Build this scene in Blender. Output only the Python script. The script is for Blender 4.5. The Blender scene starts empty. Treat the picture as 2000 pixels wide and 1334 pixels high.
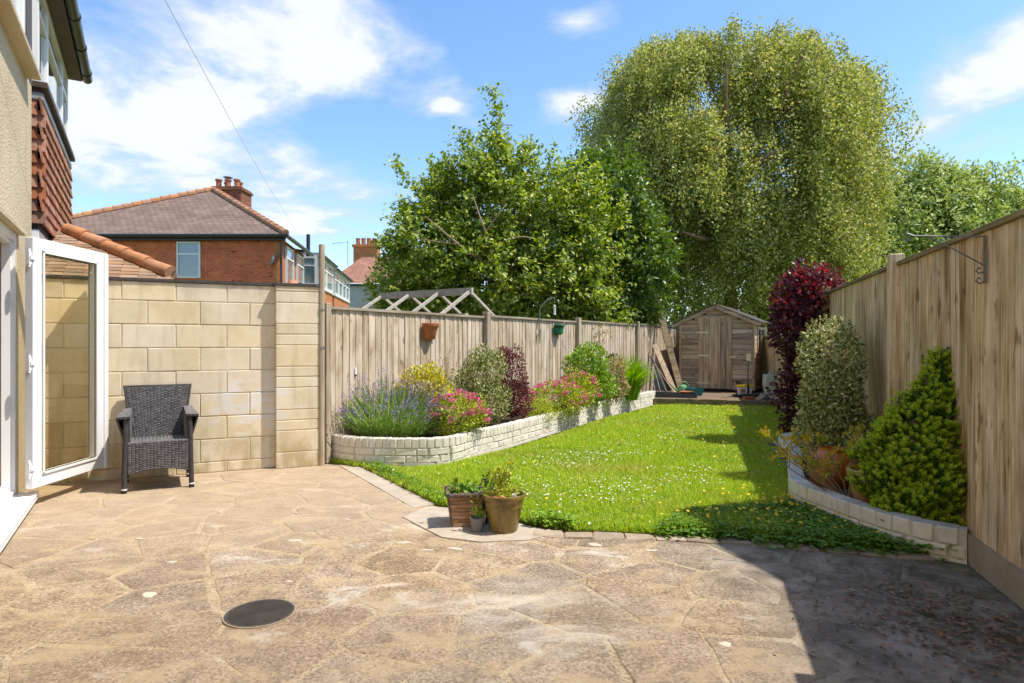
import bpy, bmesh, math, random
import numpy as np
from mathutils import Matrix, Vector

random.seed(7)
rng = np.random.default_rng(11)
S = bpy.context.scene
COL = S.collection
R = math.radians

# ------------------------------------------------------------------ camera
cam_d = bpy.data.cameras.new('camera')
cam = bpy.data.objects.new('camera', cam_d)
COL.objects.link(cam)
cam.location = (0, 0, 1.27)
cam.rotation_euler = (R(90), 0, 0)
cam_d.sensor_width = 36.0
cam_d.lens = 36.0 * 1230 / 2000
cam_d.shift_y = 5 / 2000
cam_d.clip_start = 0.05
cam_d.clip_end = 900
S.camera = cam

# ------------------------------------------------------------------ light
SUN_EL, SUN_AZ = 61.0, 100.0         # sun stands to the right (+x), a little behind the camera
SKY_STRENGTH, SUN_STRENGTH, EXPOSURE = 0.15, 3.8, 0.70
S.view_settings.view_transform = 'Standard'
S.view_settings.look = 'None'
S.view_settings.exposure = EXPOSURE
S.view_settings.gamma = 1.0
S.view_settings.use_curve_mapping = False
S.render.engine = 'CYCLES'
S.cycles.max_bounces = 8
S.cycles.transparent_max_bounces = 12
S.cycles.use_denoising = True

sun_d = bpy.data.lights.new('sun', 'SUN')
sun_d.energy = SUN_STRENGTH
sun_d.angle = R(0.5)
sun_d.color = (1.0, 0.935, 0.83)
sun = bpy.data.objects.new('sun', sun_d)
COL.objects.link(sun)
sun.rotation_euler = (0, R(90 - SUN_EL), R(90 - SUN_AZ))
sun.location = (20, 0, 40)


def nd(nt, t, ins=None, **props):
    n = nt.nodes.new(t)
    for k, v in props.items():
        setattr(n, k, v)
    for k, v in (ins or {}).items():
        s = n.inputs[k]
        if isinstance(v, bpy.types.NodeSocket):
            nt.links.new(v, s)
        elif isinstance(v, bpy.types.Node):
            nt.links.new(v.outputs[0], s)
        else:
            if s.type == 'RGBA' and len(v) == 3:
                v = (*v, 1)
            s.default_value = v
    return n


def math_(nt, op, a, b=0.0, clamp=False):
    n = nd(nt, 'ShaderNodeMath', {0: a, 1: b}, operation=op)
    n.use_clamp = clamp
    return n.outputs[0]


def vmath(nt, op, a, b=(0, 0, 0)):
    n = nd(nt, 'ShaderNodeVectorMath', {0: a, 1: b}, operation=op)
    return n.outputs['Value'] if op in ('LENGTH', 'DOT_PRODUCT', 'DISTANCE') else n.outputs[0]


def noise(nt, vec, scale, detail=4.0, rough=0.6, dist=0.0):
    return nd(nt, 'ShaderNodeTexNoise', {'Vector': vec, 'Scale': scale, 'Detail': detail, 'Roughness': rough, 'Distortion': dist}).outputs['Fac']


def ramp(nt, fac, stops):
    n = nd(nt, 'ShaderNodeValToRGB', {'Fac': fac})
    cr = n.color_ramp
    while len(cr.elements) < len(stops):
        cr.elements.new(0.5)
    for e, (p, c) in zip(cr.elements, stops):
        e.position = p
        e.color = (*c, 1) if len(c) == 3 else c
    return n.outputs[0]


def sstep(nt, v, a, b):
    return nd(nt, 'ShaderNodeMapRange', {'Value': v, 'From Min': a, 'From Max': b, 'To Min': 0.0, 'To Max': 1.0}, interpolation_type='SMOOTHSTEP').outputs[0]


def mixc(nt, fac, a, b, blend='MIX'):
    return nd(nt, 'ShaderNodeMix', {0: fac, 6: a, 7: b}, data_type='RGBA', blend_type=blend).outputs[2]


# world: Nishita sky with clouds mixed in by direction
W = bpy.data.worlds.new('World')
S.world = W
W.use_nodes = True
wt = W.node_tree
wt.nodes.clear()
sky = nd(wt, 'ShaderNodeTexSky', sky_type='NISHITA', sun_disc=False, sun_elevation=R(SUN_EL), sun_rotation=R(SUN_AZ),
         altitude=0, air_density=1.0, dust_density=0.6, ozone_density=2.5)
tc = nd(wt, 'ShaderNodeTexCoord').outputs['Generated']
sep = nd(wt, 'ShaderNodeSeparateXYZ', {0: tc})
zz = math_(wt, 'MAXIMUM', sep.outputs[2], 0.0)
zden = math_(wt, 'ADD', zz, 0.22)
flat = nd(wt, 'ShaderNodeCombineXYZ', {0: math_(wt, 'DIVIDE', sep.outputs[0], zden), 1: math_(wt, 'DIVIDE', sep.outputs[1], zden), 2: 3.7}).outputs[0]
n1 = noise(wt, flat, 2.3, 12.0, 0.6, 0.25)
n2 = noise(wt, flat, 0.34, 3.0, 0.5)


def pdir(px, py):
    return Vector(((px - 1000) / 1230, 1.0, -(py - 672) / 1230)).normalized()


dens = math_(wt, 'ADD', math_(wt, 'MULTIPLY', math_(wt, 'SUBTRACT', n1, 0.2), 1.65), math_(wt, 'MULTIPLY', math_(wt, 'SUBTRACT', n2, 0.5), 0.5))
# banks of cloud where the photograph has them: (px, py, half-width, half-height in px, amount)
BANKS = [(560, 80, 340, 130, 0.30), (300, 270, 360, 190, 0.28), (150, 120, 300, 280, 0.22), (420, 430, 460, 80, 0.24), (690, 360, 90, 40, 0.3),
         (560, 390, 150, 60, 0.2), (620, 470, 300, 60, 0.16), (1120, 50, 110, 50, 0.26), (1125, 205, 80, 45, 0.32),
         (870, 208, 50, 20, 0.26), (750, 245, 36, 22, 0.2), (1930, 100, 280, 85, 0.40), (1960, 170, 220, 65, 0.32), (1720, 15, 90, 30, 0.26),
         (1820, 230, 90, 40, 0.16), (1930, 280, 130, 40, 0.2),
         (880, 90, 130, 150, -0.16), (700, 260, 190, 60, -0.22), (980, 130, 90, 220, -0.16), (1700, 190, 120, 120, -0.18), (640, 250, 150, 34, -0.1),
         (1450, 60, 230, 90, -0.2)]
for (bx, by, bw, bh, amt) in BANKS:
    c = pdir(bx, by)
    rel = vmath(wt, 'SUBTRACT', tc, tuple(c))
    az = Vector((c.y, -c.x, 0)).normalized()
    up = az.cross(c)
    e1 = math_(wt, 'DIVIDE', vmath(wt, 'DOT_PRODUCT', rel, tuple(az)), bw / 1230 * c.y)
    e2 = math_(wt, 'DIVIDE', vmath(wt, 'DOT_PRODUCT', rel, tuple(up)), bh / 1230 * c.y)
    rr = math_(wt, 'SQRT', math_(wt, 'ADD', math_(wt, 'MULTIPLY', e1, e1), math_(wt, 'MULTIPLY', e2, e2)))
    front = math_(wt, 'GREATER_THAN', vmath(wt, 'DOT_PRODUCT', tc, tuple(c)), 0.0)
    b = math_(wt, 'MULTIPLY', math_(wt, 'SUBTRACT', 1.0, sstep(wt, rr, 0.0, 1.35)), amt)
    dens = math_(wt, 'ADD', dens, math_(wt, 'MULTIPLY', b, front))
cover = sstep(wt, dens, 0.52, 0.88)
thick = sstep(wt, dens, 0.62, 1.0)
fine = noise(wt, flat, 3.0, 6.0, 0.6)
cl = mixc(wt, sstep(wt, math_(wt, 'ADD', thick, math_(wt, 'MULTIPLY', math_(wt, 'SUBTRACT', fine, 0.5), 0.9)), 0.1, 0.9), (2.9, 3.4, 4.1), (4.25, 4.35, 4.45))
skyc = nd(wt, 'ShaderNodeHueSaturation', {'Hue': 0.5, 'Saturation': 1.12, 'Value': 1.12, 'Fac': 1.0, 'Color': sky.outputs[0]}).outputs[0]
col = mixc(wt, math_(wt, 'MULTIPLY', cover, 0.9), skyc, cl)
bg = nd(wt, 'ShaderNodeBackground', {'Color': col, 'Strength': SKY_STRENGTH})
nd(wt, 'ShaderNodeOutputWorld', {'Surface': bg})

# ------------------------------------------------------------------ materials


def newmat(name):
    m = bpy.data.materials.new(name)
    m.use_nodes = True
    m.node_tree.nodes.clear()
    return m, m.node_tree


def finish(nt, color, rough=0.8, height=None, bump=0.3, bdist=0.01, metal=0.0, spec=0.3, **extra):
    ins = {'Base Color': color, 'Roughness': rough, 'Metallic': metal, 'Specular IOR Level': spec}
    ins.update(extra)
    if height is not None and bump > 0:
        ins['Normal'] = nd(nt, 'ShaderNodeBump', {'Height': height, 'Strength': bump, 'Distance': bdist}).outputs[0]
    p = nd(nt, 'ShaderNodeBsdfPrincipled', ins)
    nd(nt, 'ShaderNodeOutputMaterial', {'Surface': p})


def coords(nt, world=False):
    if world:
        return nd(nt, 'ShaderNodeNewGeometry').outputs['Position']
    oc = nd(nt, 'ShaderNodeTexCoord').outputs['Object']
    rn = nd(nt, 'ShaderNodeObjectInfo').outputs['Random']
    off = nd(nt, 'ShaderNodeCombineXYZ', {0: math_(nt, 'MULTIPLY', rn, 37.0), 1: math_(nt, 'MULTIPLY', rn, 91.0), 2: math_(nt, 'MULTIPLY', rn, 53.0)}).outputs[0]
    return vmath(nt, 'ADD', oc, off)


def objrand(nt, color, amt=0.2, sat=0.15):
    rn = nd(nt, 'ShaderNodeObjectInfo').outputs['Random']
    v = math_(nt, 'ADD', math_(nt, 'MULTIPLY', math_(nt, 'SUBTRACT', rn, 0.5), 2 * amt), 1.0)
    r2 = math_(nt, 'FRACT', math_(nt, 'MULTIPLY', rn, 17.31))
    s = math_(nt, 'ADD', math_(nt, 'MULTIPLY', math_(nt, 'SUBTRACT', r2, 0.5), 2 * sat), 1.0)
    return nd(nt, 'ShaderNodeHueSaturation', {'Hue': 0.5, 'Saturation': s, 'Value': v, 'Fac': 1.0, 'Color': color}).outputs[0]


def basic(name, cols, scale=6.0, rough=0.8, bump=0.3, bscale=40.0, rand=0.0, stretch=(1, 1, 1), metal=0.0, spec=0.3, bdist=0.01, world=False, detail=5.0):
    m, nt = newmat(name)
    v = vmath(nt, 'MULTIPLY', coords(nt, world), stretch)
    f = noise(nt, v, scale, detail, 0.62)
    k = len(cols)
    c = ramp(nt, f, [(0.28 + 0.44 * i / max(1, k - 1), cc) for i, cc in enumerate(cols)]) if k > 1 else ramp(nt, f, [(0.3, [x * .93 for x in cols[0]]), (0.7, cols[0])])
    if rand:
        c = objrand(nt, c, rand, rand * .6)
    h = noise(nt, v, bscale, 5.0, 0.65)
    finish(nt, c, rough, h, bump, bdist, metal, spec)
    return m


def wood(name, light, mid, dark, axis=2, rand=0.2, rough=0.85, green=0.0, knots=True, scale=1.0, stain=0.0):
    m, nt = newmat(name)
    v = coords(nt)
    st = [58 * scale] * 3
    st[axis] = 1.3 * scale
    sv = vmath(nt, 'MULTIPLY', v, tuple(st))
    f = noise(nt, sv, 1.0, 6.0, 0.65, 0.4)
    st2 = [14.0] * 3
    st2[axis] = 1.6
    g = noise(nt, vmath(nt, 'MULTIPLY', v, tuple(st2)), 1.0, 4.0, 0.6)
    c = ramp(nt, math_(nt, 'ADD', math_(nt, 'MULTIPLY', f, 0.55), math_(nt, 'MULTIPLY', g, 0.45)), [(0.37, dark), (0.48, mid), (0.58, light)])
    if knots:
        st3 = [14.0] * 3
        st3[axis] = 5.0
        kn = noise(nt, vmath(nt, 'MULTIPLY', v, tuple(st3)), 1.0, 2.0, 0.5)
        c = mixc(nt, math_(nt, 'MULTIPLY', sstep(nt, kn, 0.63, 0.74), 0.75), c, tuple(x * 0.55 for x in dark))
    c = objrand(nt, c, rand, rand * .5)
    if stain:
        p = nd(nt, 'ShaderNodeNewGeometry').outputs['Position']
        sz = noise(nt, vmath(nt, 'MULTIPLY', p, (3.2, 3.2, 1.3)), 1.4, 5, 0.65)
        c = mixc(nt, math_(nt, 'MULTIPLY', sstep(nt, sz, 0.5, 0.68), stain), c, (0.26, 0.165, 0.085))
        c = mixc(nt, math_(nt, 'MULTIPLY', sstep(nt, sz, 0.48, 0.32), stain * .8), c, (0.66, 0.60, 0.52))
    if green:
        p = nd(nt, 'ShaderNodeNewGeometry').outputs['Position']
        gz = noise(nt, vmath(nt, 'MULTIPLY', p, (1.6, 1.6, 0.7)), 1.5, 4.0, 0.6)
        c = mixc(nt, math_(nt, 'MULTIPLY', sstep(nt, gz, 0.5, 0.75), green), c, (0.17, 0.16, 0.035))
    finish(nt, c, rough, f, 0.5, 0.004, spec=0.15)
    return m


def leafmat(name, stops, trans=0.35, tcol=None, rough=0.5, gain=1.6, spec=0.35):
    m, nt = newmat(name)
    g = nd(nt, 'ShaderNodeNewGeometry')
    k = len(stops)
    c = ramp(nt, g.outputs['Random Per Island'], [((i + .5) / k, cc) for i, cc in enumerate(stops)])
    c2 = nd(nt, 'ShaderNodeHueSaturation', {'Hue': 0.49, 'Saturation': 1.15, 'Value': gain, 'Fac': 1.0, 'Color': c}).outputs[0] if tcol is None else ramp(nt, g.outputs['Random Per Island'], [(0.2, tcol), (0.8, [x * .7 for x in tcol])])
    p = nd(nt, 'ShaderNodeBsdfPrincipled', {'Base Color': c, 'Roughness': rough, 'Specular IOR Level': spec})
    t = nd(nt, 'ShaderNodeBsdfTranslucent', {'Color': c2})
    mx = nd(nt, 'ShaderNodeMixShader', {0: trans, 1: p.outputs[0], 2: t.outputs[0]})
    nd(nt, 'ShaderNodeOutputMaterial', {'Surface': mx})
    return m


def glassmat(name, tint=(0.9, 0.95, 0.93), refl=0.12):
    # a thin pane: clear film with a mirror-like skin stronger at grazing angles
    m, nt = newmat(name)
    lw = nd(nt, 'ShaderNodeLayerWeight', {'Blend': 0.5}).outputs['Facing']
    fr = math_(nt, 'POWER', lw, 4.0)
    tr = nd(nt, 'ShaderNodeBsdfTransparent', {'Color': tint})
    gl = nd(nt, 'ShaderNodeBsdfGlossy', {'Color': (1, 1, 1), 'Roughness': 0.0})
    mx = nd(nt, 'ShaderNodeMixShader', {0: math_(nt, 'ADD', math_(nt, 'MULTIPLY', fr, 0.6), refl, True), 1: tr.outputs[0], 2: gl.outputs[0]})
    nd(nt, 'ShaderNodeOutputMaterial', {'Surface': mx})
    return m


MT = {}
MT['fence'] = wood('weathered fence boards', (0.64, 0.535, 0.405), (0.51, 0.405, 0.285), (0.28, 0.19, 0.115), rand=0.14, stain=0.5)
MT['fence_warm'] = wood('mossy fence boards', (0.72, 0.57, 0.375), (0.51, 0.365, 0.205), (0.21, 0.13, 0.06), rand=0.2, green=0.45, stain=0.4)
MT['post'] = wood('fence posts', (0.46, 0.39, 0.29), (0.36, 0.29, 0.2), (0.22, 0.17, 0.11), rand=0.1, knots=False)
MT['cap'] = wood('fence capping', (0.42, 0.36, 0.27), (0.32, 0.26, 0.18), (0.2, 0.15, 0.1), axis=0, rand=0.12, knots=False)
MT['cap_moss'] = wood('mossy capping', (0.3, 0.24, 0.14), (0.2, 0.16, 0.08), (0.1, 0.08, 0.04), axis=0, rand=0.12, knots=False, green=0.8)
MT['shed'] = wood('shed boards', (0.60, 0.45, 0.31), (0.43, 0.31, 0.205), (0.2, 0.135, 0.085), axis=0, rand=0.2)
MT['shed_v'] = wood('shed door planks', (0.64, 0.46, 0.29), (0.46, 0.32, 0.195), (0.2, 0.13, 0.075), axis=2, rand=0.18)
MT['sleeper'] = wood('old sleeper', (0.3, 0.22, 0.13), (0.2, 0.145, 0.08), (0.1, 0.07, 0.04), axis=0, rand=0.1)
MT['greyframe'] = wood('grey frame', (0.52, 0.46, 0.39), (0.42, 0.37, 0.31), (0.3, 0.26, 0.21), axis=0, rand=0.08, knots=False)
MT['brownwood'] = basic('brown stained timber', [(0.07, 0.045, 0.032), (0.1, 0.065, 0.045)], 8, 0.5, 0.1)
MT['upvc'] = basic('white plastic frame', [(0.80, 0.80, 0.79), (0.83, 0.83, 0.82)], 3, 0.28, 0.02, spec=0.5)
MT['upvc_far'] = basic('old white frame', [(0.68, 0.68, 0.66), (0.76, 0.76, 0.74)], 3, 0.4, 0.02)
MT['gasket'] = basic('rubber seal', [(0.02, 0.02, 0.02)], 3, 0.6, 0)
MT['black'] = basic('black plastic gutter', [(0.014, 0.014, 0.015), (0.022, 0.022, 0.023)], 5, 0.3, 0.03, spec=0.5)
MT['lead'] = basic('lead flashing', [(0.22, 0.23, 0.25), (0.36, 0.37, 0.39)], 14, 0.5, 0.2)
MT['dullsteel'] = basic('dull grey steel', [(0.16, 0.155, 0.15), (0.26, 0.255, 0.25)], 20, 0.5, 0.1, metal=0.4)
MT['steel'] = basic('grey steel', [(0.3, 0.3, 0.3), (0.42, 0.42, 0.41)], 20, 0.4, 0.1, metal=0.7)
MT['room'] = basic('painted room', [(0.68, 0.62, 0.58), (0.72, 0.66, 0.62)], 2, 0.8, 0.02)
MT['carpet'] = basic('carpet', [(0.35, 0.28, 0.22), (0.42, 0.34, 0.27)], 60, 0.95, 0.2)
MT['roomdark'] = basic('dim room', [(0.05, 0.055, 0.06), (0.1, 0.1, 0.1)], 0.8, 0.9, 0)
MT['curtain'] = basic('net curtain', [(0.55, 0.56, 0.57), (0.72, 0.73, 0.73)], 4, 0.9, 0.2, stretch=(8, 8, .4))
MT['glass'] = glassmat('clear pane')
MT['glass_amber'] = glassmat('door pane', (0.95, 0.93, 0.84), 0.03)
MT['mortar'] = basic('block mortar', [(0.42, 0.36, 0.245), (0.60, 0.53, 0.39)], 20, 0.95, 0.4, 90)
MT['whitemortar'] = basic('painted mortar', [(0.52, 0.47, 0.39), (0.68, 0.63, 0.54)], 14, 0.95, 0.3, 90)
MT['tile'] = basic('hung clay tile', [(0.21, 0.095, 0.06), (0.34, 0.15, 0.09), (0.43, 0.20, 0.125)], 9, 0.8, 0.25, 60, rand=0.32)
MT['rooftile'] = basic('weathered roof tile', [(0.25, 0.16, 0.10), (0.36, 0.23, 0.15)], 9, 0.85, 0.3, 60, rand=0.25)
MT['hiptile'] = basic('hip tile', [(0.22, 0.16, 0.10), (0.46, 0.215, 0.11), (0.52, 0.26, 0.14)], 7, 0.85, 0.3, 50, rand=0.15)
MT['terra'] = basic('terracotta', [(0.36, 0.125, 0.055), (0.46, 0.17, 0.08)], 9, 0.65, 0.15, rand=0.1)
MT['terra_pot'] = basic('chimney pot clay', [(0.32, 0.1, 0.045), (0.45, 0.17, 0.08)], 5, 0.8, 0.1)
MT['soil'] = basic('dark soil', [(0.035, 0.025, 0.018), (0.085, 0.06, 0.04)], 30, 0.95, 0.8, 70, bdist=0.02)
MT['slatechips'] = basic('grey slate chips', [(0.05, 0.055, 0.065), (0.2, 0.21, 0.23)], 3, 0.7, 0.1, rand=0.2)
MT['deck'] = basic('trodden earth', [(0.12, 0.085, 0.055), (0.24, 0.17, 0.11)], 14, 0.95, 0.6, 60)
MT['bark'] = basic('bark', [(0.10, 0.075, 0.055), (0.24, 0.19, 0.15)], 12, 0.9, 0.7, 30, stretch=(1, 1, .3))
MT['birchbark'] = basic('birch bark', [(0.16, 0.09, 0.055), (0.34, 0.22, 0.15)], 9, 0.85, 0.5, 30)
MT['twig'] = basic('pale twig', [(0.26, 0.18, 0.11), (0.36, 0.25, 0.16)], 20, 0.85, 0.2)
MT['stem'] = basic('green stem', [(0.10, 0.13, 0.04), (0.16, 0.2, 0.06)], 20, 0.7, 0.1)
MT['concrete'] = basic('pale concrete', [(0.36, 0.30, 0.23), (0.5, 0.43, 0.34)], 9, 0.95, 0.4, 90)
MT['kerb'] = basic('kerb stones', [(0.26, 0.20, 0.14), (0.40, 0.32, 0.235)], 8, 0.95, 0.4, 90, rand=0.15)
MT['grav'] = basic('gravel board', [(0.30, 0.235, 0.155), (0.42, 0.34, 0.235)], 6, 0.9, 0.4, 50, rand=0.05)
MT['coping'] = basic('bitumen coping', [(0.045, 0.04, 0.04), (0.10, 0.09, 0.085)], 20, 0.8, 0.5, 60)
MT['greyrender'] = basic('grey render', [(0.38, 0.36, 0.33), (0.46, 0.44, 0.41)], 1.2, 0.9, 0.2)
MT['brown_pot'] = None


def m_block():
    m, nt = newmat('cream concrete block')
    v = coords(nt)
    p = nd(nt, 'ShaderNodeNewGeometry').outputs['Position']
    f = noise(nt, v, 2.3, 6, 0.62)
    c = ramp(nt, f, [(0.3, (0.63, 0.52, 0.345)), (0.5, (0.745, 0.635, 0.45)), (0.72, (0.80, 0.71, 0.54))])
    speck = noise(nt, v, 85, 3, 0.7)
    c = mixc(nt, sstep(nt, speck, 0.6, 0.76), c, (0.36, 0.28, 0.16))
    pit = nd(nt, 'ShaderNodeTexVoronoi', {'Vector': v, 'Scale': 16.0}).outputs['Distance']
    c = mixc(nt, math_(nt, 'MULTIPLY', math_(nt, 'SUBTRACT', 1.0, sstep(nt, pit, 0.03, 0.07)), 0.6), c, (0.25, 0.19, 0.1))
    # algae low down and dirt below the coping, in uneven patches
    z = nd(nt, 'ShaderNodeSeparateXYZ', {0: p}).outputs[2]
    st = noise(nt, vmath(nt, 'MULTIPLY', p, (2.5, 2.5, 1.2)), 2.0, 5, 0.65)
    lo = math_(nt, 'MULTIPLY', math_(nt, 'SUBTRACT', 1.0, sstep(nt, z, 0.0, 0.6)), sstep(nt, st, 0.38, 0.62))
    c = mixc(nt, math_(nt, 'MULTIPLY', lo, 0.8), c, (0.36, 0.28, 0.11))
    hi = math_(nt, 'MULTIPLY', sstep(nt, z, 1.70, 1.9), sstep(nt, st, 0.45, 0.65))
    c = mixc(nt, math_(nt, 'MULTIPLY', hi, 0.45), c, (0.22, 0.18, 0.12))
    # whitish repair smears near the pilaster
    w = math_(nt, 'SUBTRACT', 1.0, sstep(nt, vmath(nt, 'LENGTH', vmath(nt, 'MULTIPLY', vmath(nt, 'SUBTRACT', p, (-2.62, 6.38, 0.66)), (1.5, 0.5, 2.0))), 0.35, 0.85))
    sm = noise(nt, vmath(nt, 'MULTIPLY', p, (3.0, 3.0, 7.0)), 1.7, 3, 0.5)
    c = mixc(nt, math_(nt, 'MULTIPLY', math_(nt, 'MULTIPLY', w, sstep(nt, sm, 0.47, 0.55)), 0.85), c, (0.74, 0.71, 0.66))
    st2 = noise(nt, vmath(nt, 'MULTIPLY', p, (7, 7, 0.9)), 1.2, 5, 0.6)
    c = mixc(nt, math_(nt, 'MULTIPLY', sstep(nt, st2, 0.52, 0.7), 0.35), c, (0.42, 0.35, 0.22))
    c = objrand(nt, c, 0.07, 0.14)
    h = noise(nt, v, 120, 4, 0.7)
    finish(nt, c, 0.95, h, 0.35, 0.004, spec=0.1)
    return m


MT['block'] = m_block()


def m_render():
    m, nt = newmat('roughcast render')
    p = coords(nt)
    f = noise(nt, p, 1.6, 6, 0.6)
    c = ramp(nt, f, [(0.3, (0.56, 0.455, 0.30)), (0.7, (0.68, 0.57, 0.41))])
    h = noise(nt, p, 38, 6, 0.7)
    h2 = nd(nt, 'ShaderNodeTexVoronoi', {'Vector': p, 'Scale': 60.0}).outputs['Distance']
    c = mixc(nt, sstep(nt, h, 0.60, 0.72), c, (0.40, 0.31, 0.19))
    st = noise(nt, vmath(nt, 'MULTIPLY', p, (5, 5, 0.7)), 1.5, 5, 0.6)
    c = mixc(nt, math_(nt, 'MULTIPLY', sstep(nt, st, 0.55, 0.75), 0.5), c, (0.36, 0.285, 0.19))
    finish(nt, c, 0.95, math_(nt, 'ADD', h, math_(nt, 'MULTIPLY', h2, 0.6)), 0.7, 0.012, spec=0.1)
    return m


MT['render'] = m_render()


def m_paint_brick():
    m, nt = newmat('cream painted brick')
    v = coords(nt)
    p = nd(nt, 'ShaderNodeNewGeometry').outputs['Position']
    f = noise(nt, v, 14, 5, 0.6)
    c = ramp(nt, f, [(0.3, (0.68, 0.62, 0.52)), (0.6, (0.77, 0.72, 0.625))])
    st = noise(nt, vmath(nt, 'MULTIPLY', p, (6, 6, 3)), 1.5, 5, 0.65)
    c = mixc(nt, math_(nt, 'MULTIPLY', sstep(nt, st, 0.55, 0.72), 0.4), c, (0.46, 0.41, 0.32))
    ch = noise(nt, vmath(nt, 'MULTIPLY', p, (1, 1, 1)), 9.0, 4, 0.6)
    c = mixc(nt, sstep(nt, ch, 0.735, 0.76), c, (0.26, 0.15, 0.07))
    nrm = nd(nt, 'ShaderNodeNewGeometry').outputs['Normal']
    up = nd(nt, 'ShaderNodeSeparateXYZ', {0: nrm}).outputs[2]
    c = mixc(nt, math_(nt, 'MULTIPLY', sstep(nt, up, 0.6, 0.9), math_(nt, 'MULTIPLY', sstep(nt, st, 0.3, 0.6), 0.6)), c, (0.36, 0.345, 0.32))
    c = objrand(nt, c, 0.06, 0.1)
    finish(nt, c, 0.75, noise(nt, v, 70, 4, 0.6), 0.35, 0.005, spec=0.25)
    return m


MT['pbrick'] = m_paint_brick()


def m_stone(name='crazy paving stone', mortar=False):
    m, nt = newmat(name)
    v = coords(nt)
    p = nd(nt, 'ShaderNodeNewGeometry').outputs['Position']
    big = noise(nt, p, 0.9, 5, 0.6)
    f = noise(nt, v, 5.0, 7, 0.68, 0.3)
    if mortar:
        c = ramp(nt, f, [(0.3, (0.27, 0.195, 0.11)), (0.46, (0.40, 0.30, 0.175)), (0.66, (0.54, 0.435, 0.28))])
    else:
        c = ramp(nt, f, [(0.30, (0.165, 0.118, 0.078)), (0.44, (0.275, 0.20, 0.133)), (0.57, (0.365, 0.272, 0.183)), (0.74, (0.48, 0.385, 0.28))])
        c = objrand(nt, c, 0.17, 0.16)
    # gritty speckle
    g = noise(nt, p, 62, 5, 0.85)
    c = mixc(nt, math_(nt, 'MULTIPLY', sstep(nt, g, 0.50, 0.58), 0.78), c, (0.10, 0.072, 0.048))
    c = mixc(nt, math_(nt, 'MULTIPLY', sstep(nt, g, 0.46, 0.38), 0.6), c, (0.62, 0.54, 0.43))
    # sand dragged over stone edges and pale lime bloom
    sand = noise(nt, vmath(nt, 'MULTIPLY', p, (1.0, 1.6, 1.0)), 3.1, 7, 0.66, 0.6)
    c = mixc(nt, math_(nt, 'MULTIPLY', sstep(nt, sand, 0.50, 0.62), 0.6), c, (0.47, 0.355, 0.205))
    lime = noise(nt, vmath(nt, 'MULTIPLY', p, (1.0, 1.8, 1.0)), 1.7, 8, 0.7, 0.8)
    c = mixc(nt, math_(nt, 'MULTIPLY', sstep(nt, lime, 0.56, 0.68), 0.75), c, (0.60, 0.55, 0.465))
    blot = noise(nt, p, 5.5, 6, 0.7, 0.4)
    c = mixc(nt, math_(nt, 'MULTIPLY', sstep(nt, blot, 0.55, 0.68), 0.5), c, (0.17, 0.125, 0.085))
    bl2 = math_(nt, 'SUBTRACT', 1.0, sstep(nt, vmath(nt, 'LENGTH', vmath(nt, 'MULTIPLY', vmath(nt, 'SUBTRACT', p, (0.10, 3.02, 0.0)), (1.0, 2.0, 0.0))), 0.25, 0.95))
    c = mixc(nt, math_(nt, 'MULTIPLY', math_(nt, 'MULTIPLY', bl2, sstep(nt, lime, 0.42, 0.6)), 0.5), c, (0.60, 0.55, 0.47))
    # cleaner, sandier paving up by the house
    spc = nd(nt, 'ShaderNodeSeparateXYZ', {0: p})
    cl_ = sstep(nt, math_(nt, 'ADD', math_(nt, 'SUBTRACT', spc.outputs[1], math_(nt, 'MULTIPLY', spc.outputs[0], 0.35)), math_(nt, 'MULTIPLY', big, 1.2)), 4.3, 6.2)
    c = mixc(nt, math_(nt, 'MULTIPLY', cl_, 0.6), c, mixc(nt, sand, (0.385, 0.28, 0.19), (0.54, 0.415, 0.285)))
    # damp grime: greyer, darker paving away from the house; in the fence corner, grime plus painted-in shade
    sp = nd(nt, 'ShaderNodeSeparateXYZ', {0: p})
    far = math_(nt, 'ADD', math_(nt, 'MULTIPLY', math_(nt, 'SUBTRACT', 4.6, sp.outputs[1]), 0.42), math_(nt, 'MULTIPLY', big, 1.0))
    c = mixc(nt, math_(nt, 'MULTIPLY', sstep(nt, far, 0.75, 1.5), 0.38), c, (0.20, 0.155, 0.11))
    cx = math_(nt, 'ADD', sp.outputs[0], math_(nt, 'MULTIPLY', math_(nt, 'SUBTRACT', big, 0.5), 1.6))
    dirt_shade = sstep(nt, cx, 0.85, 1.75)
    c = mixc(nt, math_(nt, 'MULTIPLY', dirt_shade, 0.88), c, mixc(nt, sstep(nt, f, .3, .7), (0.10, 0.085, 0.07), (0.34, 0.29, 0.235)))
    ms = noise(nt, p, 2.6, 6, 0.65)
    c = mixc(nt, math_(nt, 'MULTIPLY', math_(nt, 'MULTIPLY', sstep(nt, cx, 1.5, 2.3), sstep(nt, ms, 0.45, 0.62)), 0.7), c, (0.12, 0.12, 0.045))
    h = math_(nt, 'ADD', f, math_(nt, 'MULTIPLY', g, 0.5))
    finish(nt, c, 0.92, h, 0.95, 0.009, spec=0.15)
    return m


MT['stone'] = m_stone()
MT['joint'] = m_stone('sandy mortar joint', True)


def m_lawn():
    m, nt = newmat('turf soil')
    p = nd(nt, 'ShaderNodeNewGeometry').outputs['Position']
    c = ramp(nt, noise(nt, p, 9, 6, 0.65), [(0.3, (0.10, 0.13, 0.025)), (0.6, (0.19, 0.23, 0.04)), (0.8, (0.27, 0.25, 0.09))])
    finish(nt, c, 0.95, noise(nt, p, 60, 4, 0.7), 0.8, 0.02, spec=0.1)
    return m


MT['turf'] = m_lawn()


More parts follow.
